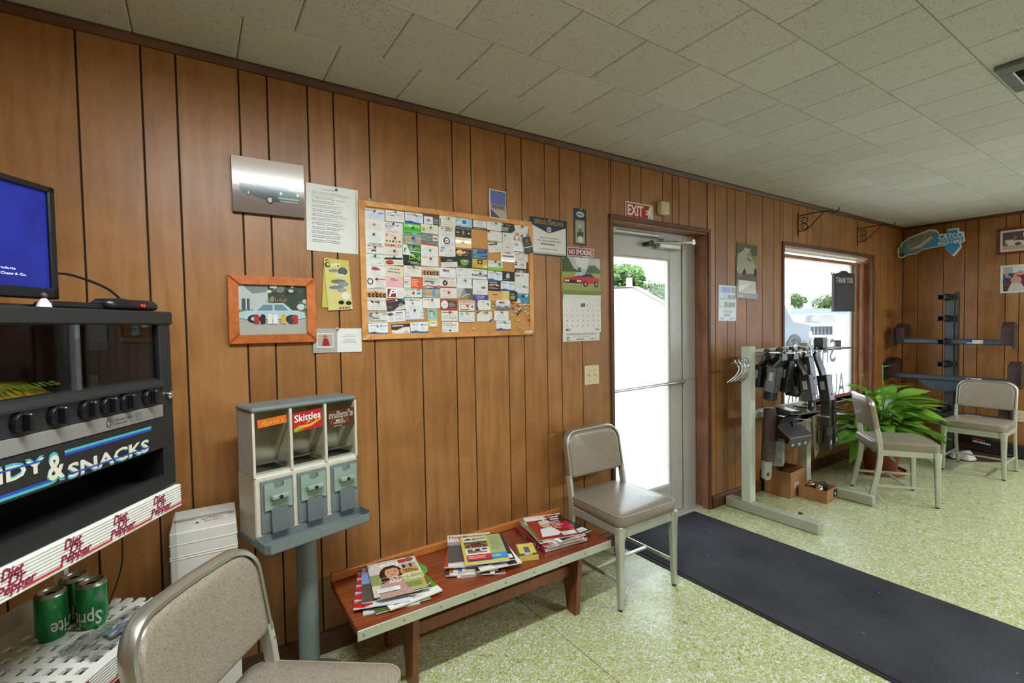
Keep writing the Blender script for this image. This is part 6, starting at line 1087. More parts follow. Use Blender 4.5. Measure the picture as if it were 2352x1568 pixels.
# large calendar
cl_ = thing('wall_calendar', 'large wall calendar with a red convertible above the month grid', 'calendar', (1.925, -.004, 1.5435))
a = Art(.298, .222, '8a9a94').rect(0, .62, 1, 1, 'b4b8b4').poly([(0, .6), (.0, .95), (.15, .98), (.3, .7), (.45, .62)], '46583c').poly([(.6, .6), (.7, .8), (.85, .82), (1, .7), (1, .58)], '46583c').poly([(.38, .6), (.44, .86), (.5, .6)], '4a5c40').poly([(.3, 1), (.7, 1), (.62, .7), (.4, .75)], 'cfd2ce').rect(0, 0, 1, .6, '96a05a').rect(0, 0, 1, .12, '7d8a44')
a.car34(.02, .2, .96, .42, 'c8302c', '3c2a28'); a.poly([(.3, .5), (.36, .6), (.5, .62), (.62, .58), (.5, .52)], 'a8c0c8'); a.build('calendar_picture', GLOSSP, cl_).location = (0, 0, .138)
a = Art(.298, .222, 'dddbd4').rect(0, .8, 1, .83, 'b8403a').rect(.46, .68, .58, .78, '5c6c78')
nums = [str(k) for k in range(1, 32)]; k0 = 4
for k, nn in enumerate(nums):
    r_, c_ = divmod(k+k0, 7); x0 = .085+c_*.137; y0 = .70-r_*.135
    if not (.4 < x0 < .6 and r_ == 0): a.text(nn, x0, y0, x0+(.018 if len(nn) == 1 else .032), y0+.035, 'b8403a' if c_ == 0 else '77756f', .01)
for k in range(5): a.rect(.05, .775-k*.135, .95, .7765-k*.135, 'c4c2bc')
a.text('MAY', .07, .05, .2, .105, 'b02a28', .03).text('2025', .84, .05, .95, .1, 'b02a28', .01)
a.build('calendar_grid', PRINT, cl_, bend=lambda u, v: .006*max(0, v-.85)*6).location = (0, -.001, -.083)
a = Art(.29, .052, 'd5d3cb').text('SHEWMAKER AUTO PARTS', .1, .68, .9, .92, '4a4846', .0).lines(.27, .42, .73, .56, 1, '8a8882', 2, .35).lines(.36, .14, .62, .32, 1, '6a6864', 12, .7).lines(.72, .16, .88, .3, 1, '55534e', 2, .6).rect(.1, .12, .17, .5, '4a4846').rect(.115, .2, .155, .42, 'd5d3cb')
a.build('calendar_footer', PRINT, cl_).location = (-.006, -.0004, -.2195)
pin(1.925, 1.795, 'silver', -.007, 'small silver pin above the red convertible calendar', PG)
# switch plate
sp_ = thing('switch_plate', 'ivory double light switch plate between the calendar and glass door', 'light switch', (1.994, -.003, 1.090))
box('plate', IVORY, sp_, (-.059, -.006, -.059), (.059, 0, .059), .003)
for xx in (-.023, .023):
    MB().box(xx-.005, -.016, -.004, xx+.005, -.006, .011, .002).build('toggle', IVORY, sp_)
    for zz in (-.03, .03): MB().lathe([(.003, -.0072), (.003, -.006)], 8, axis='y').build('screw', IRON, sp_, loc=(xx, 0, zz))
ex = thing('exit_sign', 'white and red EXIT sign with running figure above the door', 'sign', (2.428, -.004, 2.121))
a = Art(.262, .102, 'd9d5cf').rect(.03, .08, .97, .92, 'b3262c').text('EXIT', .08, .2, .62, .82, 'ece8e2', .05)
a.poly([(.66, .08), (.97, .08), (.97, .92), (.9, .86), (.82, .7), (.78, .55)], 'b3262c').rect(.86, .12, .965, .9, 'd9d5cf').ell(.87, .74, .035, .08, 'ece8e2', 10).poly([(.8, .66), (.9, .68), (.92, .4), (.86, .34), (.84, .1), (.8, .1), (.81, .38), (.74, .3), (.70, .38), (.78, .46), (.8, .56), (.73, .5), (.71, .56)], 'ece8e2')
a.build('sign_face', GLOSSP, ex, thick=.003)
sn = thing('door_chime_sensor', 'beige rounded sensor box beside the EXIT sign', 'sensor', (2.637, -.003, 2.16))
box('sensor_body', IVORY, sn, (-.043, -.045, -.045), (.043, 0, .045), .012, 40); box('sensor_slot', CREAM, sn, (-.03, -.047, -.03), (.03, -.044, -.022))
# narrow calendar with a pale vintage car, and price card
sc2 = thing('narrow_calendar', 'tall narrow calendar with a pale vintage car picture', 'calendar', (3.655, -.006, 1.792), (0, R(2), 0))
a = Art(.285, .432, '6a6654').rect(0, .52, 1, 1, '8f8c5e').rect(0, .8, 1, 1, '5c5a46').rect(0, .36, 1, .47, '7d6a5c').text('MAY', .36, .86, .66, .92, 'd9d4c4', .05)
a.poly([(.0, .5), (.1, .8), (.4, .9), (.66, .86), (.75, .72), (.98, .6), (.96, .48), (.1, .44)], 'a9a796').poly([(.45, .5), (.5, .75), (.7, .72), (.8, .5)], '6d6a58').ell(.36, .5, .1, .08, '2e2c28', 14).ell(.36, .5, .05, .045, 'c8c4b8', 10).ell(.92, .5, .07, .08, '2e2c28', 12).poly([(.5, .78), (.55, .86), (.63, .84), (.66, .76)], '8a9088')
a.rect(.1, .1, .92, .34, 'd5d2ca').rect(.1, .33, .92, .345, '4a4640')
for i in range(6): a.rect(.1, .1+i*.04, .92, .1015+i*.04, 'b4b1a8')
for i in range(6): a.rect(.1+(i+1)*.117, .1, .1025+(i+1)*.117, .3, 'b4b1a8')
a.lines(.08, .02, .3, .06, 1, 'd8d4c8', 2, .6); a.build('calendar_face', GLOSSP, sc2, bend=lambda u, v: .018*max(0, .5-v)*(.4+u)).location = (0, 0, 0)
box('calendar_pages', WBOX, sc2, (-.13, 0, .05), (.13, .003, .21)); pin(3.655, 2.015, 'silver', -.007, 'silver pin above the pale vintage car calendar', PG)
a = Art(.228, .268, 'cdd0d4').rect(.03, .78, .97, .97, '9ab0d4').rect(.2, .8, .65, .95, '5a74b4').rect(.72, .8, .95, .96, '7a5a4a').rect(.03, .58, .97, .76, 'a8b8c8').rect(.03, .36, .97, .56, 'b4c8c8')
for i in range(4): a.rect(.06+i*.235, .61, .24+i*.235, .74, ('c8ccc8', 'a8b4b8', '6a4a40', '8a3a38')[i]).rect(.06+i*.235, .61, .24+i*.235, .64, '6a9a4a')
for i, (x0, x1, c) in enumerate(((.06, .28, 'd0d0cc'), (.33, .5, '9a3a38'), (.56, .93, '7a4a3a'))): a.rect(x0, .38, x1, .53, c).rect(x0, .38, x1, .41, '6a9a4a')
a.lines(.2, .2, .85, .33, 3, '77787c', 3, .35, True).lines(.3, .13, .72, .18, 1, '55565a', 12, .7).lines(.1, .03, .4, .1, 2, '7a8aa8', 5, .5).lines(.6, .03, .92, .1, 2, '7a8aa8', 6, .5)
hang(tag(a.build('picture_card', GLOSSP, thick=.002), 'blue and white card of shed pictures below the narrow calendar', 'card'), 3.395, 1.538, -.004, -1)
# scroll brackets
def bracket(x, lab):
    t = thing('scroll_bracket', lab, 'bracket', (x, -.003, 2.238), (0, 0, R(20)), 'wrought iron scroll brackets over the window')
    MB().box(-.006, -.006, -.10, .006, 0, .10, .001).build('wall_plate', IRON, t)
    MB().tube([(0, -.004, .075), (0, -.16, .09), (0, -.24, .085), (0, -.255, .07), (0, -.275, .065), (0, -.295, .08), (0, -.30, .105)], .005, 6).build('arm', IRON, t, 50)
    MB().tube([(0, -.006, -.055), (0, -.05, -.06), (0, -.10, -.02), (0, -.16, .05), (0, -.2, .088)], .0045, 6).build('brace', IRON, t, 50)
    for zc, s in ((.03, 1), (-.025, 1)):
        MB().tube([(0, -.045-.036*math.cos(a)*(1-k/26), zc+.032*math.sin(a)*(1-k/26)) for k, a in enumerate([R(150-k*24) for k in range(20)])], .004, 6).build('scroll', IRON, t, 50)
bracket(4.459, 'black iron scroll bracket over the middle of the window top'); bracket(5.652, 'black iron scroll bracket nearer the room corner above the window')
# THANK YOU board hung in the window
ty = thing('thank_you_board', 'small black board reading THANK YOU hanging in the window', 'sign', (5.56, .085, 1.68), (0, 0, R(-14)))
MB().prism([(-.15, -.20), (.15, -.20), (.15, .185), (.06, .195), (.03, .215), (-.03, .215), (-.06, .195), (-.15, .185)], -.012, .012).build('board', BLKM, ty)
v, f = textfit('THANK YOU', -.12, .09, .12, .145, .03); MB().add([(a, 0, b) for a, b in v], f).build('board_lettering', mat('chalk_white', 'cfc8bc', .6), ty, loc=(0, -.0128, 0))
box('menu_panel', mat('board_slate', '33312e', .5), ty, (-.12, -.014, -.17), (.12, -.012, .065)); MB().tube([(-.13, 0, .185), (-.16, 0, .2), (-.175, 0, .17)], .004, 6).build('hook', IRON, ty)

# ================================================================== FAR WALL AND CORNER
def hang2(o, y, z, x=XR-.005, rot=0): o.location = (x, y, z); o.rotation_euler = (R(rot), 0, R(-90)); return o
f2 = hang2(thing('red_framed_photo', 'red-framed photo of people beside cars on the far wall', 'picture'), -1.0, 2.155, XR-.003)
frame4(f2, .43, .258, .022, .02, MAHOG)
a = Art(.39, .218, 'd4d2cc').rect(.05, .1, .95, .9, '5c4a48').rect(.05, .1, .95, .32, 'b4a48a').rect(.42, .62, .9, .82, 'cfccc8').rect(.1, .3, .25, .55, 'c8ccc8').ell(.34, .38, .14, .12, 'd0ccc8').ell(.33, .34, .06, .08, '8a4a40').rect(.25, .5, .31, .74, '8a6a58').rect(.5, .3, .58, .6, 'b04a4c').poly([(.6, .3), (.62, .52), (.9, .55), (.9, .28)], 'c8c8cc').rect(.08, .28, .14, .38, 'a83a3c')
a.build('photo_print', GLOSSP, f2).location = (0, -.008, 0)
f3 = hang2(thing('photo_print', 'white-bordered photo of a crowd in red and blue on the far wall', 'picture'), -1.03, 1.775, XR-.003)
a = Art(.44, .278, 'd9d7d0').rect(.05, .06, .96, .94, '4a4448').rect(.05, .7, .96, .94, '9ab0b8').rect(.2, .72, .45, .94, 'cfd4d4')
rnd = random.Random(9)
for i in range(22):
    x_, y_ = rnd.uniform(.1, .92), rnd.uniform(.45, .72); a.poly([(x_-.06, y_-.3), (x_-.05, y_-.1), (x_+.05, y_-.1), (x_+.06, y_-.3)], rnd.choice(['8a2430', '34487a', 'a83038', '3a3a44', 'c8c4bc'])).ell(x_, y_, .035, .06, rnd.choice(['c08a74', 'b47a68', 'd0a088']), 10)
a.ell(.26, .45, .09, .14, 'c89684').poly([(.12, .06), (.18, .34), (.34, .34), (.42, .06)], 'c8c0b8').ell(.78, .4, .11, .16, 'd0ccc4').poly([(.55, .06), (.65, .3), (.9, .3), (.96, .06)], '9a2830')
a.build('photo_face', GLOSSP, f3, thick=.002)
ol = hang2(thing('wall_outlet', 'ivory electrical outlet plate on the far wall', 'outlet'), -.965, .40, XR-.003)
box('plate', IVORY, ol, (-.035, -.006, -.057), (.035, 0, .057), .003)
for zz in (-.022, .022):
    box('receptacle', CREAM, ol, (-.016, -.008, zz-.013), (.016, -.005, zz+.013), .003)
    for xx in (-.006, .006): box('slot', BLKP, ol, (xx-.001, -.0085, zz-.005), (xx+.001, -.0078, zz+.006))
# muffler sign hanging from the ceiling
ms = thing('muffler_sign', 'blue cut-out muffler sign with down arrow hanging from ceiling', 'sign', (6.60, -.33, 2.155), (0, 0, R(-90)))
def S_(pts): return [(u, v) for u, v in pts]
sil = [(-.30, -.005), (-.295, .03), (-.27, .045), (-.265, .075), (-.20, .13), (-.02, .19), (.03, .18), (.06, .15), (.06, .125), (.13, .125), (.13, .165), (.22, .165), (.225, .125), (.26, .12), (.27, .02), (.235, .005), (.245, -.035), (.185, -.125), (.115, -.035), (.125, .0), (.0, -.01), (-.08, -.02), (-.13, -.055), (-.20, -.06), (-.25, -.085), (-.285, -.08)]
MB().prism(sil, 0, .006).build('backing', WHTP, ms)
cx_, cz_ = -.02, .045
MB().add([(cx_+(p[0]-cx_)*.95, -.0008, cz_+(p[1]-cz_)*.88) for p in sil], [tuple(range(len(sil)))]).build('blue_face', mat('sign_blue', '2f86bc', .4), ms)
m = MB(); m.col = (1, 1, 1)
m.add([(-.275, -.0016, -.045), (-.262, -.0016, -.01), (-.235, -.0016, .01), (-.235, -.0016, .06), (-.19, -.0016, .105), (-.03, -.0016, .17), (.02, -.0016, .165), (.035, -.0016, .13), (.02, -.0016, .07), (-.06, -.0016, .01), (-.13, -.0016, -.03), (-.2, -.0016, -.03), (-.235, -.0016, -.068), (-.262, -.0016, -.068)], [tuple(range(14))]); m.build('muffler_picture', mat('muffler_grey', '7c7e7d', .45, var=.25, scale=14), ms)
MB().add([(-.2, -.0022, .0), (-.12, -.0022, .03), (-.0, -.0022, .12), (.01, -.0022, .095), (-.1, -.0022, .0)], [(0, 1, 2, 3, 4)]).build('muffler_highlight', mat('muffler_light', 'b8b9b4', .4), ms)
MB().lathe([(.024, 0), (.024, -.001)], 16, axis='y').build('pipe_mouth', STEELB, ms, loc=(-.257, -.0022, -.048))
WSIGN = mat('sign_white', 'e4e6e4', .4)
for s_, w_, h_, x_, z_ in (('CATCO', .19, .045, .155, .093), ('Catalytic Converters', .18, .016, .155, .058), ('SOLD HERE', .19, .03, .15, .028)): v, f = textfit(s_, -w_/2, -h_/2, w_/2, h_/2, .04); MB().add([(a, 0, b) for a, b in v], f).build('sign_lettering', WSIGN, ms, loc=(x_, -.0022, z_))
for x_ in (-.1, .17): MB().cyl((x_, .003, .16), (x_, .003, ZC-2.155), .0012, n=6).build('hanging_wire', SILV, ms)

# hitch display: black post with receiver tubes and bumper bars
hd = thing('hitch_display', 'tall dark steel hitch display post with bumper bars on the far wall side', 'display stand', (6.45, -.53, 0))
box('post', STEELG, hd, (-.035, -.035, 0), (.035, .035, 1.64), .004); box('post_back', STEELB, hd, (-.02, -.065, 0), (.035, -.035, 1.66), .003)
MB().prism([(-.28, .0), (-.25, -.20), (.0, -.42), (.32, -.36), (.36, .3), (-.28, .42)], 0, .012, 'z').build('base_plate', RUST, hd)
for zz in (1.605, 1.39, 1.155, .93, .48):
    r_ = MB().box(-.19, -.005, zz-.03, -.03, .055, zz-.022).box(-.19, -.005, zz+.022, -.03, .055, zz+.03).box(-.19, -.005, zz-.03, -.03, .003, zz+.03).box(-.19, .047, zz-.03, -.03, .055, zz+.03); r_.build('receiver_tube', STEELB, hd)
    MB().box(-.05, -.045, zz-.03, .035, -.034, zz+.03).build('mount_strap', RUST, hd)
def bar(z_, x_, yl, yr, lab, kind):
    t = thing('bumper_hitch_bar', lab, 'hitch bar', (x_, 0, z_), group='hitch bars on the display post')
    MB().tube([(0, yl, 0), (0, (yl+yr)/2, .0), (0, yr, -.005)], 0, sq=(.055, .055, (1, 0, 0))).build('cross_tube', STEELG, t)
    for yy, s in ((yl, 1), (yr, -1)):
        MB().prism([(-.05, -.06), (.05, -.06), (.05, .10), (.02, .15), (-.05, .13)], yy-.006, yy+.006).build('end_plate', STEELB, t)
        MB().prism([(-.03, -.02), (.13, .0), (.16, .16), (.06, .19), (-.02, .14)], yy-.10*s*.9, yy-.01*s).build('frame_bracket', RUST, t)
    if kind: Art(.12, .04, '8a94a8').rect(0, .4, .35, 1, '2a3a80').rect(.35, 0, 1, 1, 'b49a90').lines(.35, .1, 1, .9, 4, 'd8d4cc', 2, .5).build('flag_sticker', PRINT, t).location = (-.0285, -.74, 0)
    else:
        Art(.11, .035, 'd0d0cc').rect(.05, .1, .3, .9, '333333').lines(.35, .2, .95, .8, 2, '444444', 2, .5).build('maker_sticker', PRINT, t).location = (-.0285, -.74, 0)
        MB().prism([(-.2, -.028), (.2, -.028), (.12, -.10), (.02, -.14), (-.1, -.13), (-.17, -.07)], -.02, -.012).build('gusset_plate', STEELG, t, loc=(-.02, -.49, 0), rot=(0, 0, R(90)))
    for ch in t.children:
        if 'sticker' in ch.name: ch.rotation_euler = (0, 0, R(-90))
bar(1.157, 6.37, -.09, -1.01, 'dark steel hitch bar with flag sticker, upper on the post', 1)
bar(.785, 6.36, -.02, -1.06, 'dark steel hitch bar with white sticker, lower on the post', 0)
bar(.42, 6.37, -.12, -1.0, 'dark steel hitch bar lowest on the post, behind plant and chair', 0)
kt = thing('running_board_box', 'black carton with red and white print on the floor at far wall', 'box', (6.72, -.80, .055), (R(0), R(-8), R(90)))
box('carton', BLKM, kt, (-.26, -.05, 0), (.26, .05, .10), .004)
a = Art(.26, .06, '1c1c1e').rect(.02, .6, .4, .85, 'c03a30').lines(.05, .12, .85, .5, 1, 'd0d4d8', 8, .7); o = a.build('carton_print', PRINT, kt); o.location = (.03, .0505, .06); o.rotation_euler = (0, 0, R(180))
wp = MB(); rb = random.Random(8)
wp.add([((i/5-.5)*.24+rb.uniform(-.02, .02), (j/4-.5)*.2+rb.uniform(-.02, .02), .012+rb.uniform(0, .07)*(0 < i < 5 and 0 < j < 4)) for j in range(5) for i in range(6)], [(j*6+i, j*6+i+1, (j+1)*6+i+1, (j+1)*6+i) for j in range(4) for i in range(5)])
tag(wp.build('crumpled_bag', WBOX, loc=(6.33, -.66, .0)), 'crumpled white paper bag on the base of the hitch display', 'bag')

# ================================================================== TOW BALL RACK
rk = thing('tow_hitch_rack', 'pale grey steel floor rack with rods holding ball mounts', 'rack', (0, 0, 0))
for xx, hw in ((3.36, .035), (4.19, .025)): box('foot_beam', RACKD, rk, (xx-hw, -.68, .004), (xx+hw, -.03, .075), .004); box('upright', RACKP, rk, (xx-.035, -.225, .075), (xx+.035, -.155, 1.215), .004)
box('top_rail', RACKP, rk, (3.395, -.205, 1.145), (4.43, -.165, 1.19), .003); box('middle_rail', RACKP, rk, (3.395, -.205, .68), (4.165, -.165, .735), .003)
RODX = [3.44+.08*i for i in range(7)]+[4.02, 4.15, 4.28, 4.39]
for xx in RODX: MB().cyl((xx, -.2, 1.168), (xx, -.475, 1.172), .006, n=10).build('display_rod', CHROME, rk, 40)
for xx, ln in ((3.50, .36), (3.72, .38), (3.98, .36), (4.12, .30)): MB().cyl((xx, -.2, .712), (xx, -.2-ln, .712), .006, n=10).build('display_rod', STEELG if xx > 3.9 else CHROME, rk, 40)
MB().cyl((3.33, -.20, 1.10), (3.09, -.23, 1.11), .006, n=10).build('display_rod', CHROME, rk, 40); MB().box(3.4, -.54, .075, 3.42, -.52, .085).build('foot_bolt', RUST, rk)
def ball_mount(x, y, drop, off, lab, sh=.20, m=STEELB, ang=0):
    """square shank hanging down, bent plate above it with the ball hole on the rod"""
    t = thing('ball_mount', lab, 'ball mount', (x, y, 1.17), (0, 0, R(ang)), 'ball mounts hanging on the top rods')
    hole = [(.0095*math.cos(R(30*k)), .0095*math.sin(R(30*k))) for k in range(12)]; out = [(.03*math.cos(R(30*k)), .028*math.sin(R(30*k))) for k in range(12)]
    m_ = MB(); n = 12
    vs = [(p[0], d, p[1]) for d in (-.009, .009) for p in hole]+[(p[0], d, p[1]) for d in (-.009, .009) for p in out]
    m_.add(vs, [(i, (i+1) % n, n+(i+1) % n, n+i) for i in range(n)]+[(2*n+i, 2*n+(i+1) % n, 3*n+(i+1) % n, 3*n+i) for i in range(n)]+[(i, (i+1) % n, 2*n+(i+1) % n, 2*n+i) for i in range(n)]+[(n+i, n+(i+1) % n, 3*n+(i+1) % n, 3*n+i) for i in range(n)])
    m_.build('ball_plate', m, t, 40)
    oy = off*1.25; w = .072
    MB().tube([(0, 0, -.02), (0, 0, -.045), (0, oy*.75, -.055-drop*.7), (0, oy, -.06-drop)], 0, sq=(w, .022, (1, 0, 0))).build('drop_arm', m, t)
    z0 = -.045-drop; hw = .036; rz_ = R(14)*(1 if off > 0 else -1)
    s_ = MB().box(-hw, -hw, -sh, hw, hw, 0, .004).build('shank', m, t, loc=(0, oy, z0), rot=(rz_*.6, 0, 0))
    MB().lathe([(.0085, -hw-.0012), (.0085, -hw+.001)], 10, axis='y').build('pin_hole', BLKI, s_, loc=(0, 0, -sh*.75)); MB().box(-hw+.006, -hw+.006, -sh-.0006, hw-.006, hw-.006, -sh+.001).build('tube_mouth', BLKI, s_)
    st_ = Art(.03, .06, 'c4bfa8').lines(.1, .1, .9, .9, 5, '8a8678', 2, .3).build('shank_sticker', PRINT, s_); st_.location = (-hw-.0004, 0, -sh*.4); st_.rotation_euler = (0, 0, R(-90))
seqs = [(.05, .045), (.10, .06), (.02, .04), (.12, -.05), (.0, .0), (.08, .05), (.14, -.04), (.03, .055)]
desc = ['nearest the rack upright', 'second along the top rods from the upright', 'third along the top rods from the upright', 'fourth along the top rods from the upright', 'fifth along the top rods from the upright', 'sixth along the top rods from the upright', 'seventh along the top rods from the upright', 'last along the top rods from the upright']
for i, xx in enumerate(RODX[:7]):
    ball_mount(xx, -.40+.03*(i % 2), seqs[i][0], seqs[i][1], 'black steel ball mount '+desc[i], sh=.19+.02*(i % 3), ang=(3 if i % 2 else -3))
    if i in (0, 2, 3, 5, 6): ball_mount(xx, -.285+.03*(i % 2), seqs[i][0], seqs[i][1], 'black ball mount behind the one '+desc[i].replace(' along the top rods', ' on the top rods'), sh=.16, ang=(3 if i % 2 else -3))
sq_ = thing('square_tube_adapter', 'short black square tube standing on top of the rods', 'hitch adapter', (3.98, -.40, 1.179)); MB().box(-.032, -.032, 0, .032, .032, .006).box(-.032, -.032, 0, -.026, .032, .085).box(.026, -.032, 0, .032, .032, .085).box(-.026, -.032, 0, .026, -.026, .085).box(-.026, .026, 0, .026, .032, .085).build('tube_walls', STEELB, sq_)
# hitch pins on the short side rod
for i in range(4):
    t = thing('hitch_pin', 'bent chrome hitch pin on the rack side rod, '+('next to the upright', 'second from the upright', 'third from the upright', 'outermost at the rod tip')[i], 'hitch pin', (3.30-.052*i, -.205-.004*i, 1.105), (0, 0, R(-12+i*8)), 'chrome hitch pins on the side rod')
    MB().tube(catmull([(0, 0, .02), (0, -.015, .0), (0, -.03, -.04), (0, -.01, -.085), (0, .04, -.13)], 4), .0055, 8).build('pin_rod', CHROME, t, 50); MB().lathe([(.009, 0), (.009, .01)], 10).build('pin_head', CHROME, t, 40, loc=(0, .045, -.14))
    MB().tube([(.012*math.cos(R(a)), -.004, .018+.012*math.sin(R(a))) for a in range(0, 360, 40)], .002, 6, closed=True).build('clip_ring', CHROME, t)
# long draw bar
t = thing('draw_bar', 'long brown steel draw bar with flattened holed end on the rack', 'draw bar', (3.47, -.29, .76), (0, R(4), R(-15)), 'towing parts on the middle rods')
box('bar', RUST, t, (-.035, -.03, -.38), (.035, .03, 0), .005); MB().prism(rrect(.065, .16, .03, 5, 0, -.44), -.014, .014).build('flat_end', SILV, t); MB().lathe([(.014, -.0155), (.014, -.0135)], 12, axis='y').build('end_hole', RUST, t, loc=(0, 0, -.475))
t = thing('pintle_hook_box', 'weathered steel bracket box behind the long draw bar', 'bracket', (3.55, -.29, .46), (0, 0, R(20)), 'towing parts on the middle rods'); MB().box(-.05, -.05, -.12, .05, -.044, .06).box(-.05, .044, -.12, .05, .05, .06).box(-.05, -.044, -.12, -.044, .044, .06).box(.044, -.044, -.12, .05, .044, .06).build('box_walls', GALV, t); MB().cyl((.05, 0, -.09), (.085, 0, -.09), .012, n=8).build('bolt', GALV, t)
MB().tube([(0, 0, .06), (0, .02, .2), (0, .0, .262)], .004, 6).build('hanging_strap', STEELB, t)
def holeplate(name, par, pts, th, m, holes, hm):
    o = MB().prism(pts, -th/2, th/2).build(name, m, par)
    for x_, z_, r_ in holes: MB().lathe([(r_, -th/2-.0006), (r_, th/2+.0006)], 14, axis='y').build('hole', hm, o, loc=(x_, 0, z_))
    return o
HOLEW = mat('hole_light', 'b8bcbc', .6)
t = thing('bent_mount_plate', 'large bent grey-black mounting plate hanging from the middle rods', 'mounting plate', (3.47, -.385, .715), (0, 0, R(-8)), 'towing parts on the middle rods')
P_ = [(-.117, .036), (-.05, .02), (0, 0), (.039, -.067), (.03, -.085), (-.045, -.135), (-.055, -.15), (-.022, -.225)]; Q_ = [(a+.006, b-.009) for a, b in P_]
m = MB(); m.loft([[(0, a, b) for a, b in P_]+[(0, a, b) for a, b in Q_[::-1]], [(.24, a, b) for a, b in P_]+[(.24, a, b) for a, b in Q_[::-1]]]); o = m.build('bent_plate', STEELB, t, 30)
for k in range(3): MB().lathe([(.011, -.006), (.011, .008)], 12, axis='y').build('bolt_hole', HOLEW, o, loc=(.05+.07*k, -.033, -.20), rot=(R(-66), 0, 0))
for k in range(2): MB().lathe([(.010, -.006), (.010, .008)], 12, axis='y').build('bolt_hole', HOLEW, o, loc=(.04, -.03-.05*k, .0+.018*k), rot=(R(60), 0, 0))
t = thing('winch_mount', 'black folded mounting plate behind the bent grey-black plate', 'mounting plate', (3.68, -.275, .70), (0, 0, R(60)), 'towing parts on the middle rods'); MB().prism([(-.10, .03), (.12, .03), (.16, -.10), (.10, -.22), (-.06, -.22), (-.14, -.12)], -.006, .006).build('plate', STEELB, t); box('flange', STEELB, t, (-.10, -.07, .022), (.12, .0, .032))
t = thing('clevis_mount', 'black clevis ball mount dangling above the middle rods', 'clevis', (3.84, -.40, .73), (0, 0, R(10)), 'towing parts on the middle rods'); holeplate('lower_plate', t, rrect(.09, .12, .03, 4, 0, .05), .02, STEELB, [(0, .035, .016)], HOLEW); MB().prism([(-.035, .1), (.035, .1), (.05, .24), (-.01, .26)], -.012, .012).build('arm', STEELB, t)
t = thing('perforated_strap', 'galvanised steel strap with round holes leaning on the rack', 'strap', (3.93, -.38, .72), (0, R(-10), R(10)), 'towing parts on the middle rods'); holeplate('strap_plate', t, [(-.055, .14), (.03, .18), (.055, -.36), (-.045, -.38)], .008, GALV, [(0, -.03+.0, .013), (.0, -.14, .013), (.005, -.24, .013), (.005, -.33, .013)], RUST)
for i, (x_, y_, lb) in enumerate(((4.03, -.42, 'black clevis draw bar with round hole nearest the perforated strap'), (4.16, -.40, 'black clevis draw bar with round hole at the plant end'))):
    t = thing('clevis_bar', lb, 'draw bar', (x_, y_, .76), (0, R(2-4*i), R(12)), 'towing parts on the middle rods')
    box('square_bar', STEELB if i == 0 else RUST, t, (-.035, -.03, -.20), (.035, .03, .04), .004); MB().prism([(-.04, -.18), (.04, -.18), (.055, -.24), (.05, -.345), (.02, -.36), (-.03, -.36), (-.055, -.33), (-.055, -.24)], -.035, -.015).build('clevis_plate', STEELB, t); MB().lathe([(.019, -.036), (.019, -.0345)], 14, axis='y').build('clevis_hole', HOLEW, t, loc=(0, -.0, -.30)); MB().prism([(-.04, -.18), (.04, -.18), (.05, -.24), (.045, -.33), (-.045, -.33), (-.05, -.24)], .015, .032).build('clevis_plate', STEELB, t)
# cartons under the rack
t = thing('cardboard_carton', 'brown cardboard carton against the wall under the rack', 'box', (3.985, -.135, 0), (0, 0, R(4))); MB().box(-.14, -.10, 0, .14, .10, .004).box(-.14, -.10, 0, -.136, .10, .20).box(.136, -.10, 0, .14, .10, .20).box(-.14, -.10, 0, .14, -.096, .20).box(-.14, .096, 0, .14, .10, .20).build('carton_walls', CARD, t); MB().add([(-.14, .098, .2), (.14, .098, .2), (.14, .02, .225), (-.14, .02, .225)], [(0, 1, 2, 3)]).build('flap', CARD, t); Art(.08, .045, 'c8bda8').lines(.1, .2, .9, .8, 3, '8a8070').build('carton_label', PRINT, t).location = (-.03, -.1005, .09)
t = thing('parts_box', 'open shallow cardboard box holding tow balls on the floor', 'box', (4.055, -.35, 0), (0, 0, R(3))); MB().box(-.10, -.10, 0, .10, .10, .004).box(-.10, -.10, 0, -.096, .10, .095).box(.096, -.10, 0, .10, .10, .095).box(-.10, -.10, 0, .10, -.096, .095).box(-.10, .096, 0, .10, .10, .095).build('box_walls', CARD, t); Art(.06, .06, '26262a').ell(.5, .4, .2, .2, 'd0ccc4', 10).build('box_print', PRINT, t).location = (.06, -.1005, .05)
for i, (dx, dy, m, lb) in enumerate(((-.06, -.04, CHROME, 'chrome tow ball in the parts box corner nearest the upright'), (-.01, -.02, CHROME, 'chrome tow ball in the middle of the parts box'), (.015, .05, CHROME, 'chrome tow ball at the wall side of the parts box'))):
    b = thing('tow_ball', lb, 'tow ball', (4.055+dx, -.35+dy, .0045), group='tow balls in the parts box'); MB().lathe([(.012, 0), (.012, .04), (.022, .042), (.022, .05), (.012, .055), (.02, .062), (.026, .078), (.024, .092), (.012, .102), (.003, .104)], 18).build('ball', m, b, 60)
b = thing('pipe_coupler', 'black ribbed pipe piece lying in the parts box', 'pipe', (4.10, -.37, .085), (0, 0, R(25))); MB().cyl((-.055, 0, 0), (.055, 0, 0), .026, n=18).build('pipe_wall', STEELB, b, 40); 
for k in range(4): MB().lathe([(.0262, -.004), (.028, -.003), (.028, .003), (.0262, .004)], 18, axis='x').build('rib', STEELB, b, 40, loc=(-.04+.027*k, 0, 0))

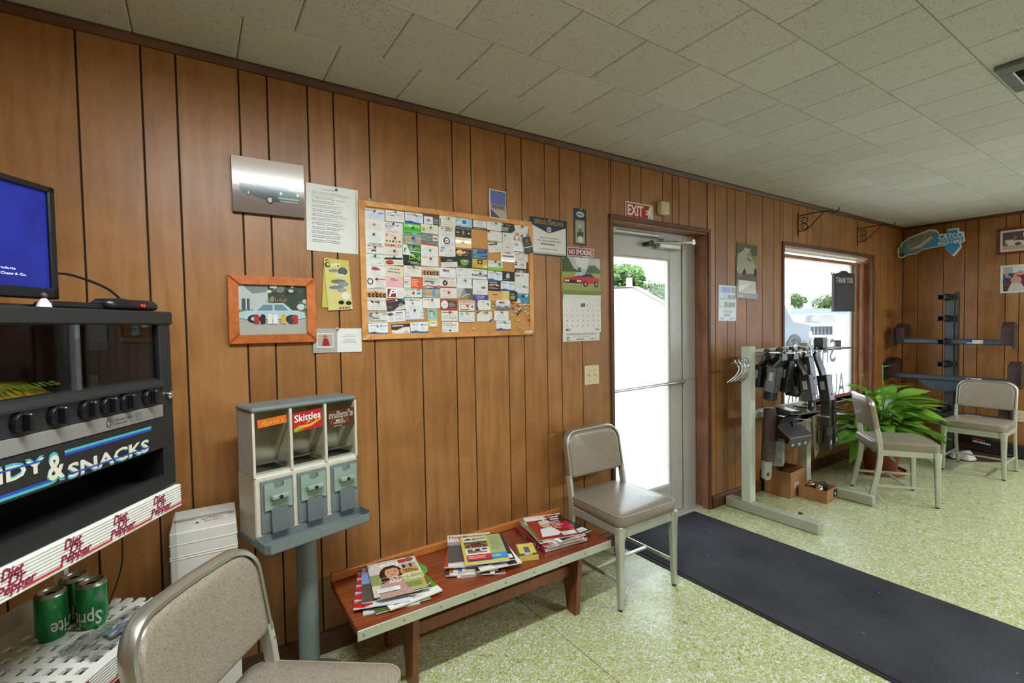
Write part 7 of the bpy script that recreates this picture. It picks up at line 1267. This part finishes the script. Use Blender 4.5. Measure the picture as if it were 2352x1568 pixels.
# ================================================================== POTTED PEACE LILY
pt = thing('potted_plant', 'bushy green peace lily in a terracotta pot by the window', 'plant', (5.20, -.37, 0))
MB().lathe([(.125, 0), (.18, 0), (.19, .012), (.195, .035), (.185, .036), (.178, .015), (.05, .012)], 32).build('saucer', TERRAL, pt, 40)
MB().lathe([(.115, .014), (.155, .24), (.168, .24), (.172, .285), (.16, .286), (.15, .262), (.02, .26)], 32).build('pot', TERRA, pt, 40); MB().lathe([(.001, .262), (.148, .262), (.148, .266), (.001, .27)], 24).build('soil', SOIL, pt)
def leaf_mesh(n=9):
    m = MB(); vs = []
    for i in range(n+1):
        t = i/n; w = .5*.36*math.sin(math.pi*min(1, t**.8))*(1-.1*t); z = -.30*t*t; x = t*.95
        for s in (-1, -.5, 0, .5, 1): vs.append((x, s*w, z+.05*abs(s)*w*4*(1-t)+.006*math.sin(t*9+s*2)))
    m.add(vs, [(i*5+k, i*5+k+1, (i+1)*5+k+1, (i+1)*5+k) for i in range(n) for k in range(4)]); return m
lm = leaf_mesh().mesh('leaf', LEAF, 60); lmy = leaf_mesh().mesh('leaf', LEAFY, 60); rnd = random.Random(21)
for i in range(150):
    az = rnd.uniform(0, 2*math.pi); el = R(rnd.uniform(12, 82)); rr = rnd.uniform(.14, .46)
    bx, by, bz = rr*math.cos(az)*math.cos(el)*1.05, rr*math.sin(az)*math.cos(el)*.72, .27+rr*math.sin(el)*1.05
    by = min(by, .10)
    L_n = rnd.uniform(.22, .36); dr = R(rnd.uniform(-8, 50))*math.sin(el)+R(8)
    az = az if by+L_n*math.sin(az) < .30 else -abs(az if math.sin(az) > 0 else -az) % (2*math.pi)
    tip = Vector((5.20+bx+L_n*.8*math.cos(az), -.37+by+L_n*.8*math.sin(az), bz))
    if min((Vector((5.20+bx, -.37+by))-Vector((4.517, -.678))).length, (tip.xy-Vector((4.517, -.678))).length) < .30 and bz < .88: continue
    MB().tube([(.05*math.cos(az), .05*math.sin(az), .262), (bx*.6, by*.6, .26+(bz-.26)*.75), (bx, by, bz)], [.005, .004, .003], 5).build('stalk', LEAF, pt, 60)
    o = bpy.data.objects.new('leaf', lmy if i in (17, 53) else lm); COL.objects.link(o); o.parent = pt; o.location = (bx, by, bz); o.scale = (L_n, L_n*rnd.uniform(.8, 1.15), L_n)
    o.rotation_euler = (rnd.uniform(-.5, .5), -(el*.75-.15-rnd.uniform(0, .6)), az+rnd.uniform(-.3, .3))
for i, (dx, dy, z1) in enumerate(((-.34, .02, .93), (-.02, -.02, .98))):
    MB().tube([(0, 0, .262), (dx*.5, dy, .26+(z1-.26)*.6), (dx, dy, z1)], [.004, .003, .003], 5).build('flower_stalk', LEAF, pt, 60)
    o = bpy.data.objects.new('leaf', lm); COL.objects.link(o); o.parent = pt; o.location = (dx, dy, z1-.02); o.scale = (.13, .14, .13); o.rotation_euler = (0, R(-20), R(200 if i == 0 else -30))
